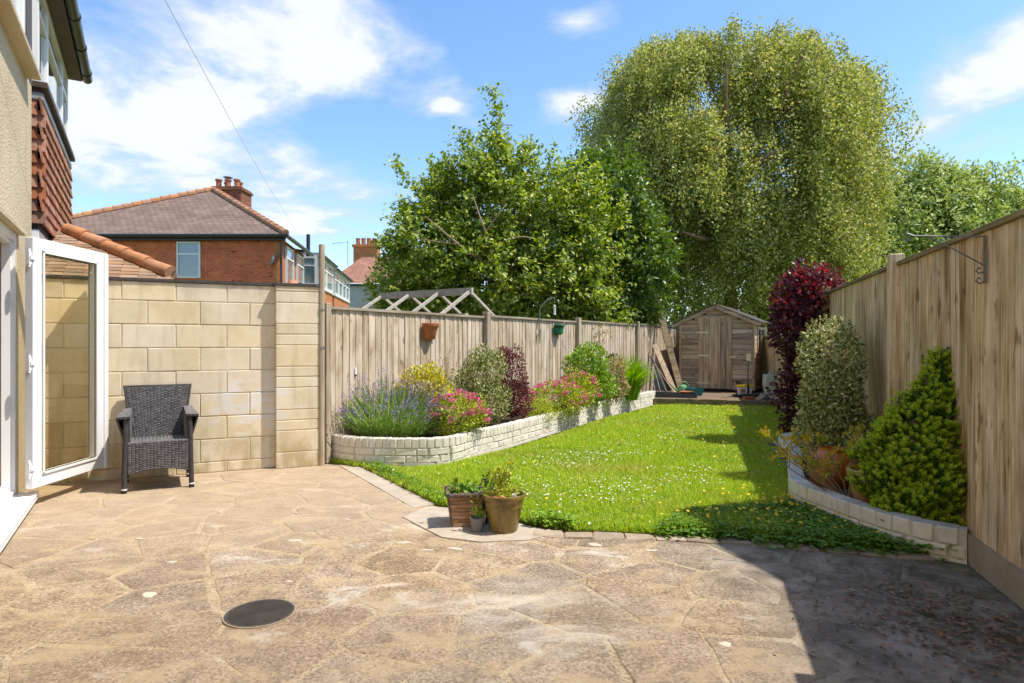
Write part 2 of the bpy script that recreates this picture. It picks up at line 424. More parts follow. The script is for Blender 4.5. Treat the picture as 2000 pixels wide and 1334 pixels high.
def m_brickwall(name, c1, c2, mort, axis='xz', scale=1.0):
    m, nt = newmat(name)
    oc = nd(nt, 'ShaderNodeTexCoord').outputs['Object']
    s = nd(nt, 'ShaderNodeSeparateXYZ', {0: oc})
    hx = math_(nt, 'ADD', s.outputs[0], s.outputs[1])
    uv = nd(nt, 'ShaderNodeCombineXYZ', {0: hx, 1: s.outputs[2], 2: 0.0}).outputs[0]
    b = nd(nt, 'ShaderNodeTexBrick', {'Vector': uv, 'Color1': c1, 'Color2': c2, 'Mortar': mort, 'Scale': 1.0, 'Mortar Size': 0.009, 'Mortar Smooth': 0.2, 'Bias': 0.0,
                                      'Brick Width': 0.225 * scale, 'Row Height': 0.075 * scale})
    n = noise(nt, oc, 2.0, 5, 0.65)
    c = mixc(nt, 0.6, b.outputs[0], ramp(nt, n, [(0.3, (0.55, 0.55, 0.55)), (0.7, (1.25, 1.2, 1.15))]), 'MULTIPLY')
    n2 = noise(nt, vmath(nt, 'MULTIPLY', uv, (4.4, 13.0, 1)), 1.0, 1, 0.4)
    c = mixc(nt, sstep(nt, n2, 0.67, 0.72), c, tuple(x * .35 for x in c1))
    finish(nt, c, 0.9, math_(nt, 'SUBTRACT', 1.0, b.outputs[1]), 0.5, 0.01, spec=0.15)
    return m


MT['redbrick'] = m_brickwall('red brickwork', (0.62, 0.105, 0.036), (0.70, 0.16, 0.05), (0.44, 0.27, 0.19))
MT['orangebrick'] = m_brickwall('orange brickwork', (0.55, 0.165, 0.05), (0.62, 0.22, 0.07), (0.36, 0.27, 0.18))
MT['chimbrick'] = m_brickwall('sooty brickwork', (0.20, 0.07, 0.035), (0.29, 0.10, 0.05), (0.22, 0.17, 0.13))


def m_slates(name, c1, c2, w=0.25, h=0.2):
    m, nt = newmat(name)
    uv = nd(nt, 'ShaderNodeTexCoord').outputs['UV']
    b = nd(nt, 'ShaderNodeTexBrick', {'Vector': uv, 'Color1': c1, 'Color2': c2, 'Mortar': tuple(x * .45 for x in c1), 'Scale': 1.0, 'Mortar Size': 0.012, 'Brick Width': w, 'Row Height': h, 'Bias': 0.0})
    n = noise(nt, uv, 1.3, 5, 0.65)
    c = mixc(nt, 0.7, b.outputs[0], ramp(nt, n, [(0.3, (0.65, 0.63, 0.62)), (0.7, (1.25, 1.2, 1.15))]), 'MULTIPLY')
    sp = nd(nt, 'ShaderNodeSeparateXYZ', {0: uv}).outputs[1]
    saw = math_(nt, 'FRACT', math_(nt, 'DIVIDE', sp, h))
    finish(nt, c, 0.85, saw, 0.8, 0.03, spec=0.2)
    return m


MT['slates'] = m_slates('brown roof tiles', (0.20, 0.142, 0.112), (0.26, 0.185, 0.148))
MT['redroof'] = m_slates('red roof tiles', (0.30, 0.15, 0.10), (0.36, 0.19, 0.13), 0.3, 0.34)


def m_wicker():
    m, nt = newmat('dark grey woven resin')
    v = coords(nt)
    rn = nd(nt, 'ShaderNodeNewGeometry').outputs['Random Per Island']
    c = ramp(nt, rn, [(0.0, (0.085, 0.08, 0.082)), (1.0, (0.18, 0.17, 0.172))])
    finish(nt, c, 0.38, noise(nt, v, 60, 3, .5), 0.15, 0.003, spec=0.5)
    return m


MT['wicker'] = m_wicker()
MT['wickerback'] = basic('dark woven core', [(0.035, 0.032, 0.033), (0.06, 0.056, 0.057)], 30, 0.7, 0.2)


def m_glaze(name, cols, dk, rough=0.22, zs=3.0):
    m, nt = newmat(name)
    v = coords(nt)
    f = noise(nt, vmath(nt, 'MULTIPLY', v, (9, 9, zs)), 1.0, 5, 0.65)
    c = ramp(nt, f, [(0.3, dk), (0.5, cols[0]), (0.75, cols[1])])
    finish(nt, c, rough, noise(nt, v, 30, 3, .6), 0.12, 0.004, spec=0.55)
    return m


MT['mustard'] = m_glaze('mustard glaze', [(0.19, 0.13, 0.028), (0.30, 0.22, 0.06)], (0.085, 0.048, 0.012))
MT['ginger'] = m_glaze('ginger glaze', [(0.46, 0.14, 0.02), (0.60, 0.22, 0.035)], (0.20, 0.05, 0.012), 0.15)
MT['tan'] = m_glaze('tan glaze', [(0.46, 0.25, 0.10), (0.55, 0.34, 0.16)], (0.36, 0.18, 0.07), 0.3)
MT['hole'] = basic('dark hollow', [(0.006, 0.006, 0.007)], 3, 0.4, 0)
MT['basket'] = basic('basket strip', [(0.22, 0.11, 0.055), (0.36, 0.21, 0.115), (0.45, 0.29, 0.18)], 9, 0.6, 0.2, 40, rand=0.3, stretch=(1, 1, 6))
MT['basketrim'] = basic('basket rim', [(0.08, 0.05, 0.042), (0.2, 0.145, 0.125)], 30, 0.7, 0.3, rand=0.2)
MT['greypot'] = basic('grey plastic pot', [(0.17, 0.16, 0.16), (0.24, 0.23, 0.225)], 9, 0.5, 0.05)
MT['blue'] = basic('cobalt plastic', [(0.012, 0.035, 0.17), (0.02, 0.06, 0.26)], 9, 0.3, 0.03, spec=.5)
MT['white'] = basic('white plastic', [(0.74, 0.74, 0.73), (0.8, 0.8, 0.79)], 9, 0.4, 0.02)
MT['yellowlid'] = basic('yellow plastic', [(0.72, 0.47, 0.02), (0.8, 0.55, 0.04)], 5, 0.4, 0.02)
MT['greencan'] = basic('green plastic', [(0.13, 0.30, 0.14), (0.2, 0.40, 0.2)], 5, 0.45, 0.05)
MT['tealcan'] = basic('teal plastic', [(0.008, 0.12, 0.13), (0.015, 0.17, 0.18)], 5, 0.4, 0.05)
MT['greenpot'] = basic('green bowl', [(0.02, 0.16, 0.075), (0.03, 0.22, 0.1)], 5, 0.4, 0.05)
MT['sack'] = basic('woven sack', [(0.40, 0.40, 0.33), (0.56, 0.56, 0.49)], 4, 0.75, 0.4, 20)
MT['iron'] = None


def m_iron():
    m, nt = newmat('cast iron cover')
    v = nd(nt, 'ShaderNodeTexCoord').outputs['Object']
    c = ramp(nt, noise(nt, v, 9, 5, .6), [(0.3, (0.06, 0.049, 0.041)), (0.7, (0.115, 0.096, 0.08))])
    finish(nt, c, 0.6, noise(nt, v, 90, 3, .6), 0.3, 0.003, metal=0.35, spec=0.4)
    return m


MT['iron'] = m_iron()
MT['hingemetal'] = basic('pale galvanised strap', [(0.72, 0.62, 0.38), (0.8, 0.72, 0.5)], 9, 0.5, 0.1, metal=0.2)

# leaves
LF = {}
LF['cherry'] = leafmat('cherry leaf', [(0.095, 0.155, 0.02), (0.165, 0.245, 0.025), (0.265, 0.345, 0.04), (0.44, 0.48, 0.12)], 0.36, gain=1.9, rough=0.42, spec=.5)
LF['cherry2'] = leafmat('deep green leaf', [(0.06, 0.12, 0.02), (0.1, 0.175, 0.025), (0.17, 0.24, 0.04)], 0.3, gain=1.7, rough=0.4, spec=.5)
LF['birch'] = leafmat('birch leaf', [(0.16, 0.195, 0.04), (0.25, 0.29, 0.055), (0.36, 0.385, 0.085), (0.52, 0.5, 0.19)], 0.34, gain=1.8, rough=0.5, spec=.4)
LF['far'] = leafmat('far tree leaf', [(0.19, 0.255, 0.06), (0.29, 0.37, 0.085), (0.48, 0.54, 0.2)], 0.3, gain=1.6)
LF['dark'] = leafmat('dark tree leaf', [(0.045, 0.093, 0.021), (0.075, 0.135, 0.027), (0.135, 0.203, 0.033)], 0.3, gain=1.6)
LF['hedge'] = leafmat('pale hedge leaf', [(0.3, 0.36, 0.07), (0.45, 0.48, 0.12)], 0.35)
LF['grass'] = leafmat('grass blade', [(0.228, 0.350, 0.025), (0.324, 0.464, 0.032), (0.438, 0.551, 0.044), (0.630, 0.630, 0.123)], 0.4, gain=1.5, rough=.55, spec=.25)
def m_grass():
    m, nt = newmat('grass blade')
    g = nd(nt, 'ShaderNodeNewGeometry')
    r = g.outputs['Random Per Island']
    pn = noise(nt, vmath(nt, 'MULTIPLY', g.outputs['Position'], (1, 1, 0)), 0.9, 5, 0.62)
    lush = ramp(nt, r, [(0.1, (0.24, 0.40, 0.02)), (0.4, (0.36, 0.52, 0.028)), (0.7, (0.47, 0.60, 0.045)), (0.95, (0.62, 0.63, 0.14))])
    dry = ramp(nt, r, [(0.1, (0.34, 0.36, 0.05)), (0.5, (0.48, 0.46, 0.09)), (0.9, (0.62, 0.54, 0.22))])
    c = mixc(nt, math_(nt, 'MULTIPLY', sstep(nt, pn, 0.48, 0.66), 0.6), lush, dry)
    p = nd(nt, 'ShaderNodeBsdfPrincipled', {'Base Color': c, 'Roughness': 0.55, 'Specular IOR Level': 0.25})
    t = nd(nt, 'ShaderNodeBsdfTranslucent', {'Color': nd(nt, 'ShaderNodeHueSaturation', {'Hue': .49, 'Saturation': 1.1, 'Value': 1.4, 'Fac': 1.0, 'Color': c}).outputs[0]})
    nd(nt, 'ShaderNodeOutputMaterial', {'Surface': nd(nt, 'ShaderNodeMixShader', {0: 0.38, 1: p.outputs[0], 2: t.outputs[0]})})
    return m


LF['grass'] = m_grass()
LF['clover'] = leafmat('ground cover leaf', [(0.095, 0.2, 0.025), (0.15, 0.29, 0.035), (0.22, 0.37, 0.045)], 0.35, gain=1.5)
LF['daisy'] = leafmat('daisy petals', [(0.78, 0.76, 0.74), (0.85, 0.83, 0.82)], 0.15, gain=1.0)
LF['butter'] = leafmat('buttercup petals', [(0.80, 0.50, 0.01), (0.85, 0.60, 0.02)], 0.15, gain=1.0)
LF['lavleaf'] = leafmat('lavender foliage', [(0.2, 0.37, 0.06), (0.3, 0.48, 0.09), (0.42, 0.53, 0.18)], 0.25, gain=1.4)
LF['lavflower'] = leafmat('lavender flower', [(0.200, 0.138, 0.375), (0.300, 0.213, 0.500), (0.413, 0.325, 0.625)], 0.25, gain=1.3)
LF['yellow'] = leafmat('golden leaf', [(0.322, 0.345, 0.023), (0.575, 0.540, 0.034), (0.759, 0.667, 0.069)], 0.3, gain=1.3)
LF['variegated'] = leafmat('variegated leaf', [(0.072, 0.123, 0.029), (0.174, 0.217, 0.043), (0.392, 0.406, 0.131), (0.667, 0.638, 0.290)], 0.25, gain=1.3)
LF['cream'] = leafmat('cream edged leaf', [(0.085, 0.125, 0.02), (0.18, 0.22, 0.045), (0.42, 0.43, 0.15), (0.62, 0.59, 0.27), (0.7, 0.67, 0.36)], 0.25, gain=1.2)
LF['purple'] = leafmat('purple leaf', [(0.072, 0.016, 0.021), (0.143, 0.033, 0.042), (0.221, 0.065, 0.072)], 0.3, tcol=(0.30, 0.03, 0.05))
LF['smoke'] = leafmat('wine red leaf', [(0.036, 0.010, 0.016), (0.065, 0.017, 0.026), (0.111, 0.039, 0.055)], 0.3, tcol=(0.30, 0.016, 0.03), rough=.4, spec=.5)
LF['smoke_backlit'] = leafmat('backlit red leaf', [(0.130, 0.020, 0.026), (0.240, 0.035, 0.035), (0.300, 0.100, 0.110)], 0.42, tcol=(0.80, 0.035, 0.03), rough=.4, spec=.5)  # redder copy for the top leaves, backlight put into the colour
LF['spirea'] = leafmat('lime spirea leaf', [(0.26, 0.36, 0.03), (0.42, 0.5, 0.045), (0.56, 0.58, 0.07)], 0.3, gain=1.3)
LF['pink'] = leafmat('pink floret', [(0.572, 0.077, 0.198), (0.726, 0.143, 0.308), (0.825, 0.308, 0.418)], 0.3, gain=1.1)
LF['shrub'] = leafmat('bright green leaf', [(0.120, 0.240, 0.018), (0.225, 0.375, 0.027), (0.360, 0.510, 0.045)], 0.3, gain=1.5, spec=.5)
LF['strap'] = leafmat('strap leaf', [(0.150, 0.285, 0.021), (0.225, 0.405, 0.027), (0.330, 0.510, 0.045)], 0.38, gain=1.5)
LF['yewin'] = leafmat('yew needle', [(0.05, 0.12, 0.015), (0.1, 0.2, 0.022), (0.17, 0.28, 0.03)], 0.25, gain=1.6)
LF['yewtip'] = leafmat('golden yew tip', [(0.3, 0.46, 0.03), (0.44, 0.57, 0.035), (0.6, 0.66, 0.06)], 0.32, gain=1.5)
LF['azalea'] = leafmat('yellowing leaf', [(0.264, 0.360, 0.036), (0.504, 0.480, 0.048), (0.660, 0.396, 0.048)], 0.35, gain=1.3)
LF['rose'] = leafmat('pale bush leaf', [(0.264, 0.288, 0.096), (0.456, 0.396, 0.180), (0.540, 0.336, 0.156)], 0.3, gain=1.2)
LF['litter'] = leafmat('dead leaf', [(0.08, 0.05, 0.028), (0.17, 0.105, 0.06), (0.3, 0.22, 0.14), (0.3, 0.14, 0.06)], 0.1, gain=1.0)

# ------------------------------------------------------------------ objects
WM = {}


def world_of(o):
    return WM.get(o.name, Matrix.Identity(4))


def link(o, parent, M):
    COL.objects.link(o)
    if parent is not None:
        o.parent = parent
        o.matrix_parent_inverse = world_of(parent).inverted()
    o.matrix_basis = M
    WM[o.name] = M.copy()
    return o


def tag(o, label=None, cat=None, group=None, kind=None):
    if label:
        o['label'] = label
    if cat:
        o['category'] = cat
    if group:
        o['group'] = group
    if kind:
        o['kind'] = kind
    return o


def thing(name, label, cat, loc=(0, 0, 0), group=None, M=None, kind=None):
    o = bpy.data.objects.new(name, None)
    o.empty_display_size = 0.2
    link(o, None, M if M is not None else Matrix.Translation(loc))
    return tag(o, label, cat, group, kind)


def inst(name, mesh, parent, M, mat=None):
    o = bpy.data.objects.new(name, mesh)
    return link(o, parent, M)


class MB:
    def __init__(s):
        s.v, s.f = [], []

    def add(s, vs, fs):
        n = len(s.v)
        s.v += [tuple(v) for v in vs]
        s.f += [tuple(i + n for i in f) for f in fs]
        return s

    def box(s, c, d, M=None):
        x, y, z = d[0] / 2, d[1] / 2, d[2] / 2
        vs = [Vector((sx * x, sy * y, sz * z)) for sz in (-1, 1) for sy in (-1, 1) for sx in (-1, 1)]
        if M is not None:
            vs = [M @ v for v in vs]
        vs = [v + Vector(c) for v in vs]
        return s.add(vs, [(0, 2, 3, 1), (4, 5, 7, 6), (0, 1, 5, 4), (2, 6, 7, 3), (0, 4, 6, 2), (1, 3, 7, 5)])

    def bx(s, a, b):
        return s.box([(a[i] + b[i]) / 2 for i in range(3)], [abs(b[i] - a[i]) for i in range(3)])

    def beam(s, p, q, w, h, up=(0, 0, 1)):
        p, q = Vector(p), Vector(q)
        d = (q - p)
        L = d.length
        d.normalize()
        up = Vector(up)
        if abs(d.dot(up)) > 0.98:
            up = Vector((0, 1, 0))
        sd = d.cross(up).normalized()
        u = sd.cross(d)
        M = Matrix((d, sd, u)).transposed()
        return s.box((p + q) / 2, (L, w, h), M)

    def tube(s, pts, r, n=8, caps=True):
        pts = [Vector(p) for p in pts]
        if not hasattr(r, '__len__'):
            r = [r] * len(pts)
        base = len(s.v)
        ref = None
        for i, p in enumerate(pts):
            t = (pts[min(i + 1, len(pts) - 1)] - pts[max(i - 1, 0)]).normalized()
            if ref is None:
                ref = Vector((1, 0, 0)) if abs(t.x) < 0.9 else Vector((0, 1, 0))
            a = (ref - t * ref.dot(t)).normalized()
            ref = a
            b = t.cross(a)
            for k in range(n):
                th = 2 * math.pi * k / n
                s.v.append(tuple(p + (a * math.cos(th) + b * math.sin(th)) * r[i]))
        for i in range(len(pts) - 1):
            for k in range(n):
                k2 = (k + 1) % n
                s.f.append((base + i * n + k, base + i * n + k2, base + (i + 1) * n + k2, base + (i + 1) * n + k))
        if caps:
            s.f.append(tuple(base + k for k in reversed(range(n))))
            m = base + (len(pts) - 1) * n
            s.f.append(tuple(m + k for k in range(n)))
        return s

    def lathe(s, prof, n=32, c=(0, 0, 0), close=True):
        base = len(s.v)
        c = Vector(c)
        for (r, z) in prof:
            for k in range(n):
                th = 2 * math.pi * k / n
                s.v.append((c.x + r * math.cos(th), c.y + r * math.sin(th), c.z + z))
        for i in range(len(prof) - 1):
            for k in range(n):
                k2 = (k + 1) % n
                s.f.append((base + i * n + k, base + i * n + k2, base + (i + 1) * n + k2, base + (i + 1) * n + k))
        if close:
            s.f.append(tuple(base + k for k in reversed(range(n))))
            m = base + (len(prof) - 1) * n
            s.f.append(tuple(m + k for k in range(n)))
        return s

    def poly(s, pts, z0, z1):
        n = len(pts)
        vs = [(x, y, z0) for x, y in pts] + [(x, y, z1) for x, y in pts]
        fs = [tuple(reversed(range(n))), tuple(range(n, 2 * n))] + [(i, (i + 1) % n, n + (i + 1) % n, n + i) for i in range(n)]
        return s.add(vs, fs)

    def mesh(s, name, mat, smooth=False, bevel=0.0, recalc=True):
        me = bpy.data.meshes.new(name)
        me.from_pydata(s.v, [], s.f)
        if bevel or recalc:
            bm = bmesh.new()
            bm.from_mesh(me)
            bmesh.ops.recalc_face_normals(bm, faces=bm.faces)
            if bevel:
                bmesh.ops.bevel(bm, geom=bm.edges[:], offset=bevel, segments=1, affect='EDGES', clamp_overlap=True)
            bm.to_mesh(me)
            bm.free()
        if mat is not None:
            me.materials.append(mat)
        if smooth:
            me.shade_smooth()
            try:
                me.set_sharp_from_angle(angle=R(40))
            except Exception:
                pass
        return me

    def build(s, name, mat, parent=None, M=None, smooth=False, bevel=0.0, origin=None, recalc=True):
        M = M.copy() if M is not None else Matrix.Identity(4)
        if origin is not None:
            o = Vector(origin)
            s.v = [(v[0] - o.x, v[1] - o.y, v[2] - o.z) for v in s.v]
            M = M @ Matrix.Translation(o)
        return inst(name, s.mesh(name, mat, smooth, bevel, recalc), parent, M)


_bb = {}


def bbox_mesh(name, d, b, mat, jit=0.0, var=0):
    key = (name, tuple(round(x, 4) for x in d), b, mat.name, var)
    if key not in _bb:
        mb = MB().box((0, 0, 0), d)
        me = mb.mesh(name, mat, bevel=b)
        if jit:
            r = random.Random(hash(key[1]) + var)
            for v in me.vertices:
                v.co.x += r.uniform(-jit, jit)
                v.co.y += r.uniform(-jit, jit)
                v.co.z += r.uniform(-jit, jit)
        _bb[key] = me
    return _bb[key]


def frame_m(o, ax):
    """local x along ax (2D), z up, origin o (3D)"""
    a = Vector((ax[0], ax[1], 0)).normalized()
    b = Vector((-a.y, a.x, 0))
    M = Matrix.Identity(4)
    for i in range(3):
        M[i][0], M[i][1], M[i][2], M[i][3] = a[i], b[i], (0, 0, 1)[i], o[i]
    return M


def T(x, y, z):
    return Matrix.Translation((x, y, z))


def RZ(a):
    return Matrix.Rotation(a, 4, 'Z')


def np_mesh(name, verts, tris, mats, midx=None):
    me = bpy.data.meshes.new(name)
    nv, nf = len(verts), len(tris)
    k = tris.shape[1]
    me.vertices.add(nv)
    me.vertices.foreach_set('co', np.ascontiguousarray(verts, dtype=np.float32).ravel())
    me.loops.add(nf * k)
    me.loops.foreach_set('vertex_index', np.ascontiguousarray(tris, dtype=np.int32).ravel())
    me.polygons.add(nf)
    me.polygons.foreach_set('loop_start', np.arange(0, nf * k, k, dtype=np.int32))
    try:
        me.polygons.foreach_set('loop_total', np.full(nf, k, dtype=np.int32))
    except Exception:
        pass
    for m in mats:
        me.materials.append(m)
    if midx is not None:
        me.polygons.foreach_set('material_index', np.ascontiguousarray(midx, dtype=np.int32))
    me.update(calc_edges=True)
    return me


def unit(a):
    return a / np.maximum(np.linalg.norm(a, axis=1, keepdims=True), 1e-9)


def leaf_geo(c, d, nrm, L, Wd, fold=0.12):
    """folded diamond leaves: base c, axis d, facing nrm; two triangles each"""
    d = unit(d)
    sd = unit(np.cross(d, nrm))
    up = np.cross(sd, d)
    L = np.asarray(L).reshape(-1, 1) * np.ones((len(c), 1))
    Wd = np.asarray(Wd).reshape(-1, 1) * np.ones((len(c), 1))
    mid = c + d * L * 0.45 + up * Wd * fold
    v = np.stack([c, mid - sd * Wd / 2, c + d * L - up * L * 0.1, mid + sd * Wd / 2], 1).reshape(-1, 3)
    b = np.arange(len(c)).reshape(-1, 1) * 4
    t = np.concatenate([b + np.array([[0, 2, 1]]), b + np.array([[0, 3, 2]])], 1).reshape(-1, 3)
    return v, t


def quad_leaves(name, c, d, nrm, L, Wd, mat, parent, fold=0.12):
    v, t = leaf_geo(c, d, nrm, L, Wd, fold)
    o = inst(name, np_mesh(name, v, t, [mat]), parent, Matrix.Identity(4))
    return o


def rdir(n, up=0.0):
    a = rng.normal(size=(n, 3))
    a[:, 2] += up
    return unit(a)


def lumps(p, f=3.0, seed=0):
    r = np.random.default_rng(seed)
    out = np.zeros(len(p))
    for k in range(5):
        w = r.normal(size=3) * f
        out += np.sin(p @ w + r.uniform(0, 6.28)) * 0.45
    return out


def blob_points(n, c, rad, shell=0.55, lump=0.18, seed=1):
    d = rdir(n)
    k = 1 + lump * lumps(d, 2.6, seed)
    r = (shell + (1 - shell) * rng.random(n) ** 0.6) * k
    p = np.array(c) + d * np.array(rad) * r.reshape(-1, 1)
    return p, d


def poly_area_pts(n, poly, weight=None):
    """random points in a polygon (list of xy); weight(x,y)->0..1 acceptance"""
    P = np.array(poly)
    lo, hi = P.min(0), P.max(0)
    out = []
    tot = 0
    while tot < n:
        q = lo + (hi - lo) * rng.random((n * 2, 2))
        inside = np.zeros(len(q), bool)
        j = len(P) - 1
        for i in range(len(P)):
            xi, yi = P[i]
            xj, yj = P[j]
            cnd = ((yi > q[:, 1]) != (yj > q[:, 1])) & (q[:, 0] < (xj - xi) * (q[:, 1] - yi) / (yj - yi + 1e-12) + xi)
            inside ^= cnd
            j = i
        if weight is not None:
            inside &= rng.random(len(q)) < weight(q[:, 0], q[:, 1])
        q = q[inside]
        out.append(q)
        tot += len(q)
    return np.concatenate(out)[:n]


def smooth_line(pts, n=8):
    pts = [Vector((p[0], p[1], 0)) for p in pts]
    out = []
    for i in range(len(pts) - 1):
        p0, p1, p2, p3 = pts[max(i - 1, 0)], pts[i], pts[i + 1], pts[min(i + 2, len(pts) - 1)]
        for k in range(n):
            t = k / n
            out.append(0.5 * ((2 * p1) + (p2 - p0) * t + (2 * p0 - 5 * p1 + 4 * p2 - p3) * t * t + (3 * p1 - p0 - 3 * p2 + p3) * t ** 3))
    out.append(pts[-1])
    return out


class Path:
    def __init__(s, pts):
        s.p = pts
        s.c = [0.0]
        for a, b in zip(pts, pts[1:]):
            s.c.append(s.c[-1] + (b - a).length)
        s.L = s.c[-1]

    def at(s, d):
        d = min(max(d, 0), s.L)
        for i in range(len(s.p) - 1):
            if d <= s.c[i + 1] or i == len(s.p) - 2:
                t = (d - s.c[i]) / max(s.c[i + 1] - s.c[i], 1e-9)
                return s.p[i].lerp(s.p[i + 1], t)

    def tan(s, d):
        return (s.at(d + 0.06) - s.at(d - 0.06)).normalized()

# ================================================================== SETTING
def uv_plane(o):
    pass


MB().bx((-400, -60, -0.30), (400, 700, -0.06)).build('ground', MT['turf']).__setitem__('kind', 'structure')

# ---- patio: mortar bed plus one mesh per paving stone
HA, HN = Vector((0.505, -0.863, 0)), Vector((0.863, 0.505, 0))     # along the house wall towards the camera; out of the wall
W0 = Vector((-4.247, 5.562, 0))
HM = frame_m(W0, HA)                                                # house frame: x along wall, y out of wall
F0 = Vector((-1.99, 6.70, 0))
FDIR = Vector((0.5354, 0.8446, 0))
FM = frame_m(F0, FDIR)                                              # left fence frame: garden on -y
R0 = Vector((2.67, 3.69, 0))
RDIR = Vector((0.2873, 0.9578, 0))
RM = frame_m(R0, RDIR)                                              # right fence frame: garden on +y
BM_ = frame_m((-2.40, 6.43, 0), (0.905, 0.425))                     # block wall frame: we stand on -y

hl = [W0 + HA * s for s in (-0.05, 8.0)]
fr = [R0 + RDIR * s for s in (-6.0, 0.05)]
patio_poly = [(hl[0].x - .1, hl[0].y + .12), (-2.40, 6.52), (-1.9, 6.8), (-1.70, 6.72), (-0.62, 4.95), (0.2, 4.34), (1.2, 4.14), (2.05, 3.90), (2.70, 3.72),
              (fr[0].x, fr[0].y), (hl[1].x, hl[1].y)]
patio = MB().poly(patio_poly, -0.08, -0.0005).build('patio', MT['joint'])
patio['kind'] = 'structure'

seeds = []
prnd = random.Random(5)
for _ in range(9000):
    q = (prnd.uniform(-5.2, 3.4), prnd.uniform(0.6, 7.3))
    near = 0.46 if q[1] < 4.2 else 0.42
    md = prnd.uniform(near * .55, near * 1.35)
    if all(((q[0] - a) * 0.75) ** 2 + ((q[1] - b) * 1.05) ** 2 > md * md for a, b in seeds):
        seeds.append(q)


def clip(poly, mx, my, nx, ny):
    out = []
    for i in range(len(poly)):
        a, b = poly[i], poly[(i + 1) % len(poly)]
        da = (a[0] - mx) * nx + (a[1] - my) * ny
        db = (b[0] - mx) * nx + (b[1] - my) * ny
        if da <= 0:
            out.append(a)
        if da * db < 0:
            t = da / (da - db)
            out.append((a[0] + (b[0] - a[0]) * t, a[1] + (b[1] - a[1]) * t))
    return out


def hp(p, d, inset):                      # half plane left/right boundary helper: normal (nx,ny) points outside
    n = Vector((d[1], -d[0]))
    return p[0] - n.x * inset, p[1] - n.y * inset, n.x, n.y


nh = (-HN.x, -HN.y)
nf = (0.9578, -0.2873)
MANHOLE = (-1.185, 2.96)
n_st = 0
for i, s in enumerate(seeds):
    cell = [(s[0] - 1, s[1] - 1), (s[0] + 1, s[1] - 1), (s[0] + 1, s[1] + 1), (s[0] - 1, s[1] + 1)]
    for j, q in enumerate(seeds):
        if j == i:
            continue
        dx, dy = q[0] - s[0], q[1] - s[1]
        L = math.hypot(dx, dy)
        if L > 2.2:
            continue
        g = 0.004 + 0.011 * (((min(i, j) * 7 + max(i, j) * 3) % 5) / 4) ** 1.5
        cell = clip(cell, (s[0] + q[0]) / 2 - dx / L * g, (s[1] + q[1]) / 2 - dy / L * g, dx / L, dy / L)
        if len(cell) < 3:
            break
    if len(cell) < 3:
        continue
    cell = clip(cell, W0.x + HN.x * .02, W0.y + HN.y * .02, *nh)
    cell = clip(cell, -2.40, 6.40, -0.425, 0.905) if len(cell) > 2 else cell
    cell = clip(cell, R0.x - nf[0] * .03, R0.y - nf[1] * .03, *nf) if len(cell) > 2 else cell
    if len(cell) < 3:
        continue
    # cut along the edge of the lawn
    for (ax, ay, bx_, by_) in ((-1.80, 6.72, -0.72, 4.87), (1.15, 4.06, 2.66, 3.66)):
        dx, dy = bx_ - ax, by_ - ay
        L = math.hypot(dx, dy)
        lo = min(ay, by_) - 0.0
        if ax > 0 and s[0] < 1.0:
            continue
        if ax < 0 and s[0] > -0.55:
            continue
        cell = clip(cell, ax, ay, -dy / L, dx / L)
        if len(cell) < 3:
            break
    if len(cell) < 3:
        continue
    if -0.75 < s[0] < 1.3:
        cell = clip(cell, 0.2, 4.20, 0.12, 0.993)
    if len(cell) < 3:
        continue
    A = 0.5 * abs(sum(cell[k][0] * cell[(k + 1) % len(cell)][1] - cell[(k + 1) % len(cell)][0] * cell[k][1] for k in range(len(cell))))
    if A < 0.012:
        continue
    # uneven outline: split edges and jitter, knock the corners off
    pts = []
    rr = random.Random(i)
    for k in range(len(cell)):
        a, b = Vector(cell[k]), Vector(cell[(k + 1) % len(cell)])
        L = (b - a).length
        if L < 0.02:
            continue
        cut = min(0.012, L * .2)
        m = max(2, int(L / 0.09))
        nrm = Vector((-(b - a).y, (b - a).x)).normalized()
        for q in range(m + 1):
            t = cut / L + (1 - 2 * cut / L) * q / m
            pts.append(a.lerp(b, t) + nrm * rr.uniform(-0.002, 0.012))
    if len(pts) < 5:
        continue
    cx = sum(p[0] for p in pts) / len(pts)
    cy = sum(p[1] for p in pts) / len(pts)
    # leave the drain cover clear
    if math.hypot(cx - MANHOLE[0], cy - MANHOLE[1]) < 0.2:
        pts = [p for p in pts]
    z = rr.uniform(0.001, 0.0045)
    tx, ty = rr.uniform(-.006, .006), rr.uniform(-.006, .006)
    mb = MB()
    n = len(pts)
    vs = []
    for (sc, zz_) in ((1.0, -0.03), (1.0, z - 0.0045), (None, z)):
        for p in pts:
            v = Vector((p[0] - cx, p[1] - cy))
            if sc is None:
                v = v * max(0.0, 1 - 0.008 / max(v.length, .02))
            dm = Vector((v.x + cx - MANHOLE[0], v.y + cy - MANHOLE[1]))
            if dm.length < 0.165:
                v = v + (dm.normalized() * 0.165 - dm if dm.length > 1e-4 else Vector((.18, 0)))
            vs.append((v.x, v.y, zz_ + v.x * tx + v.y * ty if zz_ > -0.02 else zz_))
    fs = [tuple(range(2 * n, 3 * n))]
    for lv in (0, 1):
        fs += [(lv * n + k, lv * n + (k + 1) % n, (lv + 1) * n + (k + 1) % n, (lv + 1) * n + k) for k in range(n)]
    mb.add(vs, fs)
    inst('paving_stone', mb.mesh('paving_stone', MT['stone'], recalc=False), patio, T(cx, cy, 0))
    n_st += 1

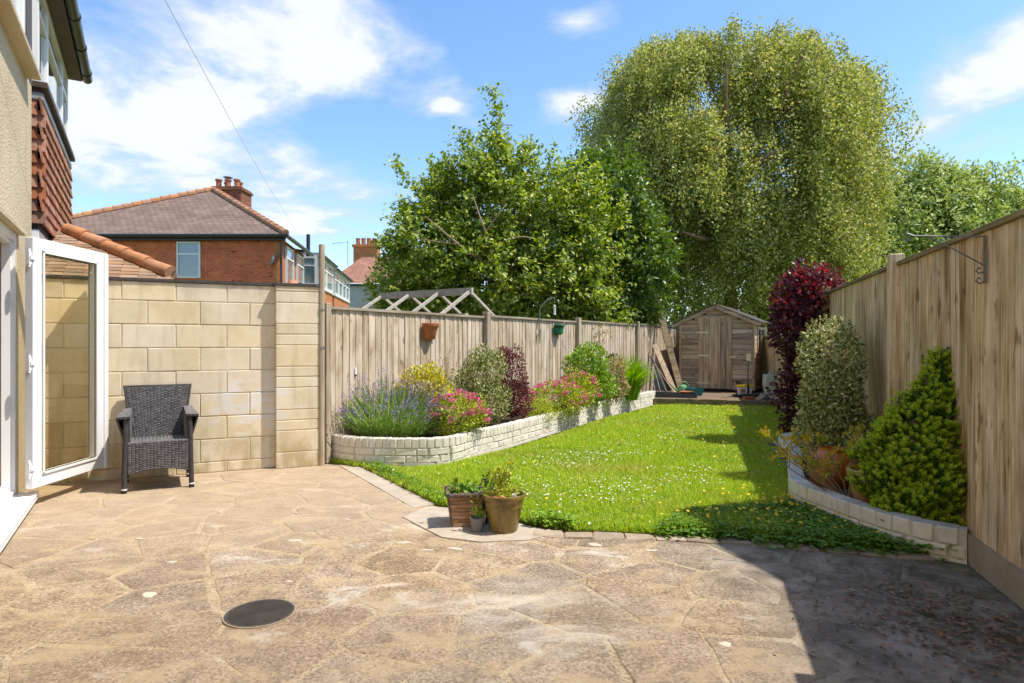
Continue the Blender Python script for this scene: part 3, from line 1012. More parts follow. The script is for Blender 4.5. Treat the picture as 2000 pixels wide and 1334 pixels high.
# stone chips and lime lumps lying in the joints
for (x, y, sx, sy) in [(-1.40, 4.06, .05, .022), (-.69, 4.02, .055, .02), (-1.83, 3.18, .05, .035), (-1.19, 3.36, .025, .014), (-2.43, 4.1, .03, .015), (-.35, 3.9, .06, .02),
                       (-1.98, 3.66, .03, .014), (-.06, 4.05, .028, .014), (.52, 3.98, .055, .028), (-1.2, 4.55, .04, .012), (-.52, 3.87, .05, .016), (.08, 3.85, .02, .012),
                       (.9, 2.66, .03, .022), (-3.2, 4.35, .03, .012), (-1.3, 4.9, .05, .012), (-1.62, 4.72, .03, .01), (-.8, 4.45, .03, .01), (.85, 3.86, .05, .016), (-2.2, 4.75, .035, .012)]:
    rr = random.Random(int(x * 100 + y * 1000))
    mb = MB()
    n = 9
    ring = [(math.cos(k * 6.283 / n) * sx * rr.uniform(.7, 1.2), math.sin(k * 6.283 / n) * sy * rr.uniform(.7, 1.2)) for k in range(n)]
    mb.add([(a, b, 0) for a, b in ring] + [(a * .8, b * .8, .0045) for a, b in ring], [tuple(range(n, 2 * n))] + [(k, (k + 1) % n, n + (k + 1) % n, n + k) for k in range(n)])
    inst('stone_chip', mb.mesh('stone_chip', basic('lime lump', [(0.46, 0.39, 0.29), (0.58, 0.51, 0.41)], 30, 0.9, 0.4) if 'lime lump' not in bpy.data.materials else bpy.data.materials['lime lump']), patio, T(x, y, 0.002) @ RZ(rr.uniform(-.6, .6)))

# pale concrete pad under the pots and the edging round the lawn
pad = MB().poly([(-.80, 4.60), (-.66, 4.90), (-.30, 4.80), (.12, 4.36), (.34, 4.24), (.10, 4.06), (-.20, 4.02), (-.46, 4.12)], -0.05, 0.009)
o = pad.build('concrete_pad', MT['concrete'])
o['kind'] = 'structure'

edging = MB().poly([(-1.86, 6.66), (-1.72, 6.74), (-.60, 4.97), (-.76, 4.86)], -.05, 0.007).build('edging_strip', MT['concrete'])
edging['kind'] = 'structure'
kp = Path(smooth_line([(.14, 4.20), (.34, 4.17), (.80, 4.13), (1.25, 4.08), (1.7, 3.96), (2.15, 3.83), (2.62, 3.70)], 6))
kerb = thing('kerb', None, None, (1.2, 4.08, 0), kind='structure')
kerb['kind'] = 'structure'
kmesh = [bbox_mesh('kerb_stone', (0.192, 0.125, 0.09), 0.009, MT['kerb'], 0.007, v) for v in range(5)]
d = 0.1
k = 0
while d < kp.L - 0.05:
    p, t = kp.at(d), kp.tan(d)
    inst('kerb_stone', kmesh[(k * 3) % 5], kerb, T(p.x + prnd.uniform(-.006, .006), p.y + prnd.uniform(-.012, .008), -0.033 + prnd.uniform(-.003, .004)) @ RZ(math.atan2(t.y, t.x) + prnd.uniform(-.02, .02)))
    d += 0.2
    k += 1

# ---- lawn
lawn_poly = [(-1.72, 6.75), (-.58, 4.94), (-.28, 4.84), (.16, 4.40), (.36, 4.27), (.82, 4.21), (1.27, 4.16), (1.74, 4.03), (2.2, 3.90), (2.38, 3.87), (2.36, 4.2), (2.3, 4.6), (2.26, 4.95), (2.5, 5.6),
             (2.86, 6.4), (3.2, 7.4), (4.0, 7.8), (4.6, 10.0), (5.3, 12.35), (2.9, 12.95), (3.0, 13.0), (1.66, 10.6), (.72, 8.9), (.02, 7.5), (-.34, 6.98), (-.66, 6.5), (-1.08, 6.40), (-1.62, 6.48), (-1.95, 6.72)]
lawn = MB().poly(lawn_poly, -0.05, 0.012).build('lawn_turf', MT['turf'])
lawn['kind'] = 'structure'

# ================================================================== BLOCK WALL
bw = thing('block_wall', 'cream concrete block wall with a pilaster and dark coping behind the wicker chair', 'wall', (-3.2, 6.05, 0))
x0, x1 = -2.32, 0.42
MB().bx((x0, 0.0645, 0), (x1, 0.24, 1.865)).bx((-0.008, -0.0355, 0), (0.408, 0.064, 1.865)).build('mortar', MT['mortar'], bw, BM_)
zj = [1.868, 1.685, 1.459, 1.233, 1.007, 0.781, 0.555, 0.329, 0.103, 0.0]
for r in range(len(zj) - 1):
    zt, zb = zj[r] - .004, zj[r + 1] + .004
    cols = []
    off = -0.466 if r % 2 == 0 else -0.255
    cuts = [off + 0.4495 * q for q in range(-6, 3)]
    cuts = [c for c in cuts if x0 < c < -0.03]
    edges = [x0] + cuts + [0.0]
    for a, b in zip(edges, edges[1:]):
        if b - a < 0.04:
            continue
        dd = (round(b - a - .008, 3), 0.14, round(zt - zb, 3))
        inst('block', bbox_mesh('block', dd, 0.005, MT['block'], 0.0015, (r + len(_bb)) % 2), bw, BM_ @ T((a + b) / 2, 0.13 + random.uniform(-.002, .002), (zt + zb) / 2))
pz = [1.868, 1.80, 1.735, 1.62, 1.56, 1.50, 1.29, 1.17, 1.06, 0.955, 0.84, 0.72, 0.61, 0.50, 0.39, 0.28, 0.16, 0.055, 0.0]
pz = [1.868, 1.81, 1.695, 1.478, 1.37, 1.26, 1.04, 0.935, 0.825, 0.60, 0.49, 0.385, 0.165, 0.0]
for a, b in zip(pz, pz[1:]):
    inst('block', bbox_mesh('block', (0.424, 0.16, round(a - b - .007, 3)), 0.005, MT['block'], 0.0012, int(a * 100) % 3), bw, BM_ @ T(0.20, 0.04, (a + b) / 2))
cp = MB().bx((x0, 0.045, 1.868), (-0.015, 0.26, 1.895)).bx((-0.03, -0.05, 1.866), (0.428, 0.25, 1.893))
cp.build('coping', MT['coping'], bw, BM_)

# old post at the end of the block wall
pp = thing('old_post', 'tall thin weathered pole at the corner of the block wall and fence', 'post', (-1.99, 6.60, 0))
MB().tube([(-1.995, 6.59, 0), (-1.995, 6.59, 1.2), (-1.992, 6.595, 2.31)], [.034, .034, .032], 10).build('pole', MT['post'], pp, smooth=True)
MB().tube([(-1.995, 6.59, 1.22), (-1.995, 6.59, 1.245)], .038, 10).build('strap', MT['steel'], pp)
MB().tube([(-1.995, 6.59, 1.62), (-1.995, 6.59, 1.64)], .038, 10).build('strap', MT['steel'], pp)

# ================================================================== FENCES
def board_mesh(w, h, mat, var):
    key = ('fb', w, round(h, 3), mat.name, var)
    if key not in _bb:
        r = random.Random(var)
        t0, t1 = 0.007, 0.016
        lean = r.uniform(-.003, .003)
        pts = [(-w / 2, 0), (w / 2 + .012, 0), (w / 2 + .012, -t0), (-w / 2, -t1)]
        mb = MB()
        vs = []
        for k in range(5):
            z = h * k / 4
            wob = r.uniform(-.002, .002)
            vs += [(x + lean * k / 4 + wob, y + r.uniform(-.0012, .0012), z) for x, y in pts]
        fs = [(3, 2, 1, 0), (16, 17, 18, 19)]
        for k in range(4):
            for q in range(4):
                a, b = k * 4 + q, k * 4 + (q + 1) % 4
                fs.append((a, b, b + 4, a + 4))
        _bb[key] = mb.add(vs, fs).mesh('board', mat)
    return _bb[key]


lf = thing('board_fence', 'weathered grey board fence behind the raised flower bed', 'fence', F0)
BAY = 2.99
for k in range(5):
    top = 1.665 + .022 * k
    post_h = top + 0.05
    if k > 0:
        inst('post', bbox_mesh('post', (.10, .09, round(post_h, 2)), .006, MT['post']), lf, FM @ T(k * BAY, -0.025, post_h / 2))
    else:
        inst('post', bbox_mesh('post', (.07, .075, round(post_h - .02, 2)), .006, MT['post']), lf, FM @ T(0.005, -0.02, post_h / 2))
    if k == 4:
        break
    s0 = k * BAY + (0.05 if k else .045)
    s1 = (k + 1) * BAY - 0.05
    n = round((s1 - s0) / 0.1)
    pw = (s1 - s0) / n
    for q in range(n):
        h = top - 0.17 + random.uniform(-.006, .006)
        m = board_mesh(round(pw, 3), round(top - .17, 2), MT['fence'], q % 5)
        inst('board', m, lf, FM @ T(s0 + pw * (q + .5), 0.012 + random.uniform(-.003, .003), 0.15 + random.uniform(-.008, .004)) @ RZ(random.uniform(-.02, .02)) @ Matrix.Rotation(random.uniform(-.0025, .0025), 4, 'Y'))
    MB().bx((s0, -0.028, top - .018), (s1, 0.035, top + .012)).build('capping_rail', MT['cap'], lf, FM, origin=(s0, 0, top))
    MB().bx((s0, -0.015, 0.0), (s1, 0.02, .152)).build('gravel_board', MT['grav'], lf, FM, origin=(s0, 0, 0))

rf = thing('board_fence', 'tall mossy brown board fence with gravel board along the yew and shaded patio', 'fence', R0)
RP = [1.347 + 2.93 * k for k in range(-2, 5)]
for i, s in enumerate(RP):
    ph = 1.98 if s < 8 else 1.52
    inst('post', bbox_mesh('post', (.10, .10, ph), .006, MT['fence_warm']), rf, RM @ T(s, 0.02, ph / 2))
for a, b in zip(RP, RP[1:]):
    s0, s1 = a + .05, b - .05
    n = round((s1 - s0) / 0.118)
    pw = (s1 - s0) / n
    bh0 = 1.72 if a < 7 else 1.26
    for q in range(n):
        m = board_mesh(round(pw, 3), bh0, MT['fence_warm'], q % 5)
        # boards face the garden (+y): turn the board mesh round
        inst('board', m, rf, RM @ T(s0 + pw * (q + .5), -0.012 + random.uniform(-.003, .003), 0.168 + random.uniform(-.006, .006)) @ RZ(math.pi + random.uniform(-.025, .025)) @ Matrix.Rotation(random.uniform(-.003, .003), 4, 'Y'))
    MB().bx((s0, -0.035, bh0 + .165), (s1, 0.028, bh0 + .195)).build('capping_rail', MT['cap_moss'], rf, RM, origin=(s0, 0, 1.9))
    MB().bx((s0, -0.02, 0.0), (s1, 0.022, .172)).build('gravel_board', MT['grav'], rf, RM, origin=(s0, 0, 0))

bf = thing('board_fence', 'dim board fence closing the garden behind the shed', 'fence', (5.6, 17.3, 0))
BF = frame_m((4.55, 17.15, 0), (1, .06))
for q in range(20):
    inst('board', board_mesh(.118, 1.72, MT['fence'], q % 5), bf, BF @ T(.1 + q * .11, 0, 0.05))
MB().bx((0, -.03, 1.77), (2.3, .03, 1.8)).build('capping_rail', MT['cap'], bf, BF)

# ================================================================== RAISED BED WALLS
def bed_wall(name, label, pts, courses, cap_h, base, thick=0.105, closed_end=None, cap_pitch=0.0735):
    path = Path(smooth_line(pts, 8))
    t = thing(name, label, 'wall', (path.p[0].x, path.p[0].y, 0))
    core = MB()
    ztop = base + courses * .0745 + cap_h
    for dz, off, zt in ((0, 0, ztop - .006),):
        n = max(8, int(path.L / .12))
        vs, fs = [], []
        for k in range(n + 1):
            p, tg = path.at(path.L * k / n), path.tan(path.L * k / n)
            nn = Vector((-tg.y, tg.x, 0))
            for sgn, z in ((-1, -.05), (-1, zt), (1, zt), (1, -.05)):
                q = p + nn * (thick / 2 - .006) * sgn
                vs.append((q.x, q.y, z))
        for k in range(n):
            for q in range(4):
                a, b = k * 4 + q, k * 4 + (q + 1) % 4
                fs.append((a, b, b + 4, a + 4))
        fs += [(0, 1, 2, 3), tuple(n * 4 + x for x in (3, 2, 1, 0))]
        core.add(vs, fs)
    core.build('mortar', MT['whitemortar'], t)
    if base > 0.01:
        pl = MB()
        vs, fs = [], []
        for k in range(n + 1):
            p, tg = path.at(path.L * k / n), path.tan(path.L * k / n)
            nn = Vector((-tg.y, tg.x, 0))
            for sgn, z in ((-1, -.05), (-1, base - .004), (1, base - .004), (1, -.05)):
                q = p + nn * (thick / 2 + .006) * sgn
                vs.append((q.x, q.y, z))
        for k in range(n):
            for q in range(4):
                a, b = k * 4 + q, k * 4 + (q + 1) % 4
                fs.append((a, b, b + 4, a + 4))
        pl.add(vs, fs)
        pl.build('footing', MT['pbrick'], t)
    rr = random.Random(len(pts))
    for c in range(courses):
        d = 0.11 if c % 2 else 0.0
        first = True
        while d < path.L - 0.03:
            L = 0.215 if rr.random() > .25 else 0.105
            if first and c % 2:
                d, L = 0.0, 0.105
            first = False
            L = min(L, path.L - d)
            p, tg = path.at(d + L / 2), path.tan(d + L / 2)
            m = bbox_mesh('brick', (round(L - .008, 2), thick, .0655), .006, MT['pbrick'], .003, rr.randrange(3))
            nn = Vector((-tg.y, tg.x, 0)) * rr.uniform(-.003, .003)
            inst('brick', m, t, T(p.x + nn.x, p.y + nn.y, base + .0745 * c + .036) @ RZ(math.atan2(tg.y, tg.x) + rr.uniform(-.012, .012)))
            d += L + .002
    d = cap_pitch / 2
    while d < path.L:
        p, tg = path.at(d), path.tan(d)
        m = bbox_mesh('brick', (round(cap_pitch - .0085, 4), thick + .006, round(cap_h - .004, 3)), .006, MT['pbrick'], .003, 5 + rr.randrange(3))
        inst('brick', m, t, T(p.x, p.y, ztop - cap_h / 2 + rr.uniform(-.002, .002)) @ RZ(math.atan2(tg.y, tg.x) + rr.uniform(-.012, .012)))
        d += cap_pitch
    return t, path


LBW, lpath = bed_wall('bed_wall', 'long curving cream painted brick edging of the flower bed', [(-1.96, 6.86), (-1.62, 6.60), (-1.08, 6.51), (-.68, 6.62), (-.40, 7.15), (-.04, 7.74), (.66, 9.1), (1.64, 10.9), (2.92, 13.08)], 2, .10, .05)
RBW, rpath = bed_wall('bed_wall', 'low curving cream painted brick edging around the potted plants and yew', [(3.7, 7.72), (3.42, 7.62), (3.16, 7.32), (2.89, 6.45), (2.53, 5.62), (2.27, 4.97), (2.29, 4.56), (2.35, 4.22), (2.475, 3.85), (2.655, 3.67)], 1, .10, .025, .115, cap_pitch=.112)
# end return of the long wall
e0 = Vector((2.92, 13.08, 0))
MB().beam((e0.x - .03, e0.y + .05, .14), (e0.x - .85, e0.y + .55, .14), .1, .28).build('return_wall', MT['pbrick'], LBW)

soil = []
ln = 40
inner = [lpath.at(lpath.L * k / ln) for k in range(ln + 1)]
fl = [F0 + FDIR * s for s in (8.6, 0.0)]
MB().poly([(p.x, p.y) for p in inner] + [(2.1, 13.55)] + [(q.x + .01, q.y - .01) for q in fl], -.04, .245).build('bed_soil', MT['soil']).__setitem__('kind', 'structure')
inner = [rpath.at(rpath.L * k / ln) for k in range(ln + 1)]
MB().poly([(p.x, p.y) for p in inner] + [((R0 + RDIR * s).x, (R0 + RDIR * s).y) for s in (0, 4.1)], -.04, .13).build('bed_soil', MT['soil']).__setitem__('kind', 'structure')
# slate chips on the right bed
mb = MB()
for _ in range(700):
    s = random.uniform(.1, 3.4)
    w = random.uniform(.05, .75)
    p = R0 + RDIR * s + Vector((-.9578, .2873, 0)) * w
    q = rpath.p
    if p.x < 2.36 - .0 and p.y < 5.3 and p.x < 2.36:
        continue
    M = Matrix.Rotation(random.uniform(0, 6.28), 3, 'Z') @ Matrix.Rotation(random.uniform(-.5, .5), 3, 'X')
    mb.box((p.x, p.y, .14 + random.uniform(0, .012)), (random.uniform(.03, .06), random.uniform(.015, .035), .008), M)
mb.build('slate_chips', MT['slatechips'], recalc=False)['kind'] = 'stuff'

# ================================================================== OUR HOUSE (left)
hs = thing('rendered_house', 'cream roughcast house wall with white patio door at the left edge', 'house', W0)
DS0, DS1, DZ0, DZ1 = 0.72, 2.66, 0.10, 2.13
TOP = 6.0
wall = MB()
wall.bx((-0.02, -.3, 0), (DS0, 0, 3.56)).bx((-.02, -.3, 3.56), (.28, -.012, TOP)).bx((DS0, -.3, DZ1), (DS1, 0, 3.56)).bx((DS1, -.3, 0), (9, 0, 3.56)).bx((.28, -.3, 5.0), (9, 0, TOP)).bx((2.3, -.3, 3.56), (9, 0, 5.0))
wall.bx((DS0, -.3, -.02), (DS1, -.02, .05))
wall.build('wall', MT['render'], hs, HM)
MB().bx((-.02, -4.2, 0), (.0, -.3, TOP)).bx((8.9, -4.2, 0), (9, -.3, TOP)).bx((-.02, -4.3, 0), (9, -4.2, TOP)).build('side_wall', MT['render'], hs, HM)
rfm = MB().add([(-.1, .35, 5.95), (9.1, .35, 5.95), (9.1, -2.1, 7.6), (-.1, -2.1, 7.6), (-.1, -4.5, 5.95), (9.1, -4.5, 5.95)], [(0, 1, 2, 3), (3, 2, 5, 4)])
rfm.build('roof', MT['rooftile'], hs, HM)
# drip moulding over the door
MB().bx((DS0 - .06, 0.0, DZ1 + .0), (DS1 + .1, .05, DZ1 + .045)).build('drip_ledge', MT['render'], hs, HM, bevel=.008)
# room seen through the open doorway
MB().bx((.1, -4.1, .06), (4.2, -.3, .10)).build('room_floor', MT['carpet'], hs, HM)
rm = MB().bx((.0, -4.19, .1), (4.3, -4.1, 2.5)).bx((.02, -4.1, .1), (.1, -.31, 2.5)).bx((4.2, -4.1, .1), (4.3, -.31, 2.5)).bx((.02, -4.19, 2.5), (4.3, -.31, 2.55))
rm.build('room_wall', MT['room'], hs, HM)
MB().bx((.1, -4.1, .1), (.118, -.31, .24)).bx((.1, -4.1, .1), (4.2, -4.08, .24)).build('skirting', MT['upvc'], hs, HM)
# door frame (outer frame with a stepped rebate)
fm = MB()
for (a, b, y0, y1) in ((0.0, .055, -.07, -.005), (.05, .085, -.085, -.03)):
    fm.bx((DS0 + a, y0, DZ0), (DS0 + b, y1, DZ1 - a)).bx((DS1 - b, y0, DZ0), (DS1 - a, y1, DZ1 - a)).bx((DS0 + b, y0, DZ1 - b), (DS1 - b, y1, DZ1 - a - .001)).bx((DS0 + b, y0, DZ0 + .0), (DS1 - b, y1 - .001, DZ0 + .03 + a))
fm.build('door_frame', MT['upvc'], hs, HM)
sl = MB().bx((DS0 - .05, -.05, .062), (DS1 + .1, .135, .098)).bx((DS0 - .05, .118, .045), (DS1 + .1, .135, .0625))
sl.build('door_sill', MT['upvc'], hs, HM, bevel=.004)

# the open glazed leaf
h0, h1 = Vector((-3.712, 4.84, 0)), Vector((-3.735, 5.71, 0))
DM = frame_m((h0.x, h0.y, 0), (h1 - h0)[:2])
LW = (h1 - h0).length
zb, zt = .155, 2.095
door = MB()
fw = .095
ty0, ty1 = -.032, .032
door.bx((0, ty0, zb), (fw, ty1, zt)).bx((LW - fw, ty0, zb), (LW, ty1, zt)).bx((fw, ty0, zt - fw), (LW - fw, ty1, zt)).bx((fw, ty0, zb), (LW - fw, ty1, zb + fw))
dleaf = door.build('door', MT['upvc'], hs, DM, bevel=.005)
dleaf['label'] = 'open white framed glass door leaf'
bd = MB()
for s in (-1, 1):
    y = ty1 * s
    for (a, b) in (((fw, zb + fw), (fw + .016, zt - fw)), ((LW - fw - .016, zb + fw), (LW - fw, zt - fw)), ((fw, zb + fw), (LW - fw, zb + fw + .016)), ((fw, zt - fw - .016), (LW - fw, zt - fw))):
        bd.bx((a[0], y - .012, a[1]), (b[0], y + .0035 * s, b[1]))
bd.build('glazing_bead', MT['upvc'], dleaf, DM)
g = MB()
for s in (-1, 1):
    y = ty1 * s - .006 * s
    for (a, b) in (((fw + .016, zb + fw + .016), (fw + .022, zt - fw - .016)), ((LW - fw - .022, zb + fw + .016), (LW - fw - .016, zt - fw - .016)), ((fw + .022, zb + fw + .016), (LW - fw - .022, zb + fw + .022)), ((fw + .022, zt - fw - .022), (LW - fw - .022, zt - fw - .016))):
        g.bx((a[0], y - .003, a[1]), (b[0], y + .003, b[1]))
g.build('gasket', MT['gasket'], dleaf, DM)
MB().bx((fw + .01, -.006, zb + fw + .01), (LW - fw - .01, .006, zt - fw - .01)).build('pane', MT['glass_amber'], dleaf, DM)
ft = MB().bx((LW, -.052, zb - .015), (LW + .045, .012, zt - .005)).bx((LW + .0, .012, zb + .012), (LW + .026, .03, zt - .02))
ft.build('meeting_strip', MT['upvc'], dleaf, DM, bevel=.008)
for z in (.31, 1.12, 1.93):
    hm = MB().tube([(-.028, -.02, z - .07), (-.028, -.02, z + .07)], .011, 8).bx((-.04, -.03, z - .05), (-.012, -.012, z + .05)).bx((-.035, -.04, z - .012), (.012, -.018, z + .012))
    hm.build('hinge', MT['white'], dleaf, DM)

# first floor window and its sill
MB().bx((-.02, -.011, 3.56), (.28, .004, TOP)).build('corner_board', MT['brownwood'], hs, HM)
MB().bx((.24, -.02, 3.525), (2.6, .10, 3.575)).build('window_sill', MT['render'], hs, HM, bevel=.008)
wf = MB()
wf.bx((.28, -.1, 3.577), (.36, -.004, 5.0)).bx((2.23, -.1, 3.577), (2.3, -.004, 5.0)).bx((.36, -.1, 3.577), (2.23, -.004, 3.64)).bx((.36, -.1, 4.93), (2.23, -.004, 5.0)).bx((1.2, -.09, 3.64), (1.26, -.01, 4.93))
w = wf.build('window', MT['upvc'], hs, HM, bevel=.004)
MB().bx((.35, -.06, 3.63), (2.24, -.052, 4.94)).build('pane', MT['glass'], w, HM)
MB().bx((.3, -2.0, 3.2), (2.6, -.32, 3.21)).bx((.1, -2.0, 3.2), (2.6, -1.99, 5.3)).build('room_back', MT['roomdark'], w, HM)

# ================================================================== NEIGHBOUR'S BAY (beyond the block wall)
nb = thing('bay_house', 'neighbouring house with tile hung bay window above the block wall', 'house', W0 - HA * 1.2)
BS0, BS1 = -1.12, -4.06
FACE = -0.055
MB().bx((BS1, -3.4, 0), (BS0, FACE - .62, 6.4)).bx((-8.5, -3.4, 0), (BS1, FACE - .62, 6.4)).bx((BS0, -3.4, 0), (-.5, FACE - .62, 6.4)).build('wall', MT['greyrender'], nb, HM)
MB().bx((BS1 + .04, FACE - .64, 2.46), (BS0 - .04, FACE - .03, 3.80)).build('bay_core', MT['roomdark'], nb, HM)
tm = [bbox_mesh('tile', (.160, .02, .185), .003, MT['tile'], .002, v) for v in range(3)]
rows = 10
for r in range(rows):
    z = 2.52 + r * .1235
    tilt = Matrix.Rotation(R(9), 4, 'X')
    n = 18
    for q in range(n + (r % 2)):
        x = BS1 + (q + .5) * (BS0 - BS1) / n - (.082 if r % 2 else 0)
        x = min(x, BS0 - .03)
        inst('tile', tm[(q + r) % 3], nb, HM @ T(x, FACE + .004 + random.uniform(-.002, .002), z + .08) @ tilt)
    for q in range(4):
        y = FACE - .04 - q * .16 - (.07 if r % 2 else 0)
        inst('tile', tm[(q + r) % 3], nb, HM @ T(BS0 + .004, y, z + .08) @ RZ(-math.pi / 2) @ tilt)
MB().bx((BS1 - .03, FACE - .64, 3.78), (BS0 + .02, FACE + .02, 3.86)).build('lead_flashing', MT['lead'], nb, HM, bevel=.01)
MB().bx((BS1 - .05, FACE - .64, 3.90), (BS0 + .05, FACE + .06, 3.965)).build('bay_sill', MT['brownwood'], nb, HM, bevel=.006)
MB().bx((BS1, FACE - .63, 3.86), (BS0, FACE, 3.90)).build('bay_sill', MT['brownwood'], nb, HM)


def bay_window(parent, z0, z1, top):
    f = MB()
    xs = [BS1, BS1 + .72, BS1 + 2.22, BS0]
    for x in xs:
        a = x if x == BS1 else x - .06
        f.bx((a, FACE - .09, z0), (a + .06, FACE - .02, z1))
    for a, b in zip(xs, xs[1:]):
        l = a + (.06 if a == BS1 else 0)
        f.bx((l, FACE - .088, z0), (b - .06, FACE - .022, z0 + .06)).bx((l, FACE - .088, z1 - .06), (b - .06, FACE - .022, z1)).bx((l, FACE - .086, top), (b - .06, FACE - .024, top + .05))
    # return pane on the side that faces our garden
    f.bx((BS0 - .09, FACE - .60, z0), (BS0 - .02, FACE - .53, z1)).bx((BS0 - .088, FACE - .53, z0), (BS0 - .022, FACE - .09, z0 + .06)).bx((BS0 - .088, FACE - .53, z1 - .06), (BS0 - .022, FACE - .09, z1))
    w = f.build('window', MT['upvc'], parent, HM, bevel=.004)
    p = MB()
    for a, b in zip(xs, xs[1:]):
        l = a + (.06 if a == BS1 else 0)
        p.bx((l, FACE - .06, z0 + .06), (b - .06, FACE - .052, top)).bx((l, FACE - .06, top + .05), (b - .06, FACE - .052, z1 - .06))
    p.bx((BS0 - .06, FACE - .53, z0 + .06), (BS0 - .052, FACE - .09, z1 - .06))
    p.build('pane', MT['glass'], w, HM)
    MB().bx((BS1 + .1, FACE - .58, z0 + .1), (BS0 - .1, FACE - .5, z1)).build('curtain', MT['roomdark'], w, HM)
    return w


bay_window(nb, 3.966, 5.10, 4.72)
bay_window(nb, .9, 2.45, 2.0)
MB().bx((BS0 - .06, FACE - .62, 3.97), (BS0 + .012, FACE - .605, 5.4)).build('corner_board', MT['brownwood'], nb, HM)
MB().bx((BS1 - .1, FACE - .7, 5.10), (BS0 + .1, FACE + .14, 5.2)).build('eaves_board', MT['brownwood'], nb, HM)
gt = MB().tube([(BS1 - .12, FACE + .20, 5.15), (BS0 + .12, FACE + .20, 5.15)], .065, 12)
gut = gt.build('gutter', MT['black'], nb, HM, smooth=True)
for s in (-3.9, -3.0, -2.1, -1.2):
    MB().tube([(s - .02, FACE + .20, 5.15), (s + .02, FACE + .20, 5.15)], .075, 12).build('gutter_bracket', MT['black'], gut, HM)
MB().add([(BS1 - .15, FACE + .2, 5.2), (BS0 + .15, FACE + .2, 5.2), (BS0 + .15, FACE - 2.6, 6.6), (BS1 - .15, FACE - 2.6, 6.6)], [(0, 1, 2, 3)]).build('roof', MT['rooftile'], nb, HM)
MB().bx((BS1, FACE - .05, .0), (BS0, FACE - .02, .9)).bx((BS0 - .05, FACE - .62, 0), (BS0 - .02, FACE - .05, .9)).build('bay_base', MT['redbrick'], nb, HM)

# lean-to roof with a hip just beyond the block wall
lr = thing('lean_to_roof', 'low tiled lean-to roof with orange hip tiles behind the block wall', 'roof', (-4.5, 7.0, 1.9))
E0, E1 = Vector((-3.80, 7.02, 2.02)), Vector((-5.35, 7.58, 2.62))
wdir = Vector((-.905, -.425, 0))
MB().add([tuple(E0 + Vector((0, 0, -.06))), tuple(E0 + wdir * 3 + Vector((0, 0, -.06))), tuple(E1 + wdir * 2 + Vector((0, 0, -.06))), tuple(E1 + Vector((0, 0, -.06))), tuple(E0 + Vector((-.35, .9, -.6))), tuple(E1 + Vector((-.3, .9, -.5)))],
         [(0, 1, 2, 3), (0, 3, 5, 4)]).build('roof_deck', MT['rooftile'], lr)
up = (E1 - E0) - wdir * (E1 - E0).dot(wdir)
slopeL = up.length
upn = up.normalized()
nrm = wdir.cross(upn)
if nrm.z < 0:
    nrm = -nrm
Mt = Matrix.Identity(4)
rt = bbox_mesh('roof_tile', (.165, .17, .016), .004, MT['rooftile'], .003, 0)
for r in range(14):
    hgt = r * .098
    if hgt > slopeL + .1:
        break
    hx = (E1 - E0).dot(wdir) * hgt / slopeL
    for q in range(12):
        d = hx + .06 + q * .169 + (.085 if r % 2 else 0)
        if d > 2.2:
            continue
        p = E0 + wdir * d + upn * (hgt - .02) - Vector((0, 0, .0)) + nrm * .0
        Mx = Matrix((-wdir, upn, nrm)).transposed().to_4x4()
        inst('tile', rt, lr, T(*p) @ Mx @ Matrix.Rotation(R(-5), 4, 'X'))
nseg = 5
seg = (E1 - E0) / nseg
for k in range(nseg):
    a = E0 + seg * k + Vector((0, 0, .03))
    b = a + seg * 1.03
    MB().tube([a + Vector((0, 0, .012)), b + Vector((0, 0, -.004))], [.082, .074], 12).build('hip_tile', MT['hiptile'], lr, smooth=True, origin=tuple(a))
MB().tube([E0 + Vector((.02, -.03, -.03)), E0 + Vector((.04, -.03, .05)), E0 + Vector((.08, -.04, .06)), E0 + Vector((.1, -.04, -.02))], .012, 6).build('hip_iron', MT['steel'], lr)
lr2 = thing('low_tiled_roof', 'sliver of low pinkish tiled roof peeping over the block wall', 'roof', (-3.1, 8.4, 1.8))
MB().add([(-4.4, 8.3, 1.86), (-2.98, 8.5, 1.86), (-3.2, 9.2, 2.12), (-4.6, 9.0, 2.12), (-4.4, 8.3, 0), (-2.98, 8.5, 0), (-3.2, 9.2, 0), (-4.6, 9.0, 0)], [(0, 1, 2, 3), (0, 4, 5, 1), (1, 5, 6, 2), (2, 6, 7, 3), (3, 7, 4, 0)]).build('roof', MT['hiptile'], lr2)
MB().tube([(-3.0, 8.5, 1.88), (-3.2, 9.2, 2.14)], .08, 10).build('hip_tile', MT['hiptile'], lr2, smooth=True)

# ================================================================== HOUSES ACROSS THE WAY
def uv_roof(name, quads, mat, parent):
    """roof planes; UV in metres (u along the eave, v up the slope)"""
    vs, fs, uvs = [], [], []
    for q in quads:
        q = [Vector(p) for p in q]
        b = len(vs)
        e = (q[1] - q[0]).normalized()
        nn = e.cross(q[2] - q[0]).normalized()
        u2 = nn.cross(e)
        for p in q:
            vs.append(tuple(p))
            uvs.append(((p - q[0]).dot(e), (p - q[0]).dot(u2)))
        fs.append(tuple(range(b, b + len(q))))
    me = bpy.data.meshes.new(name)
    me.from_pydata(vs, [], fs)
    uvl = me.uv_layers.new(name='UVMap')
    for p in me.polygons:
        for li in p.loop_indices:
            uvl.data[li].uv = uvs[me.loops[li].vertex_index]
    me.materials.append(mat)
    return inst(name, me, parent, Matrix.Identity(4))


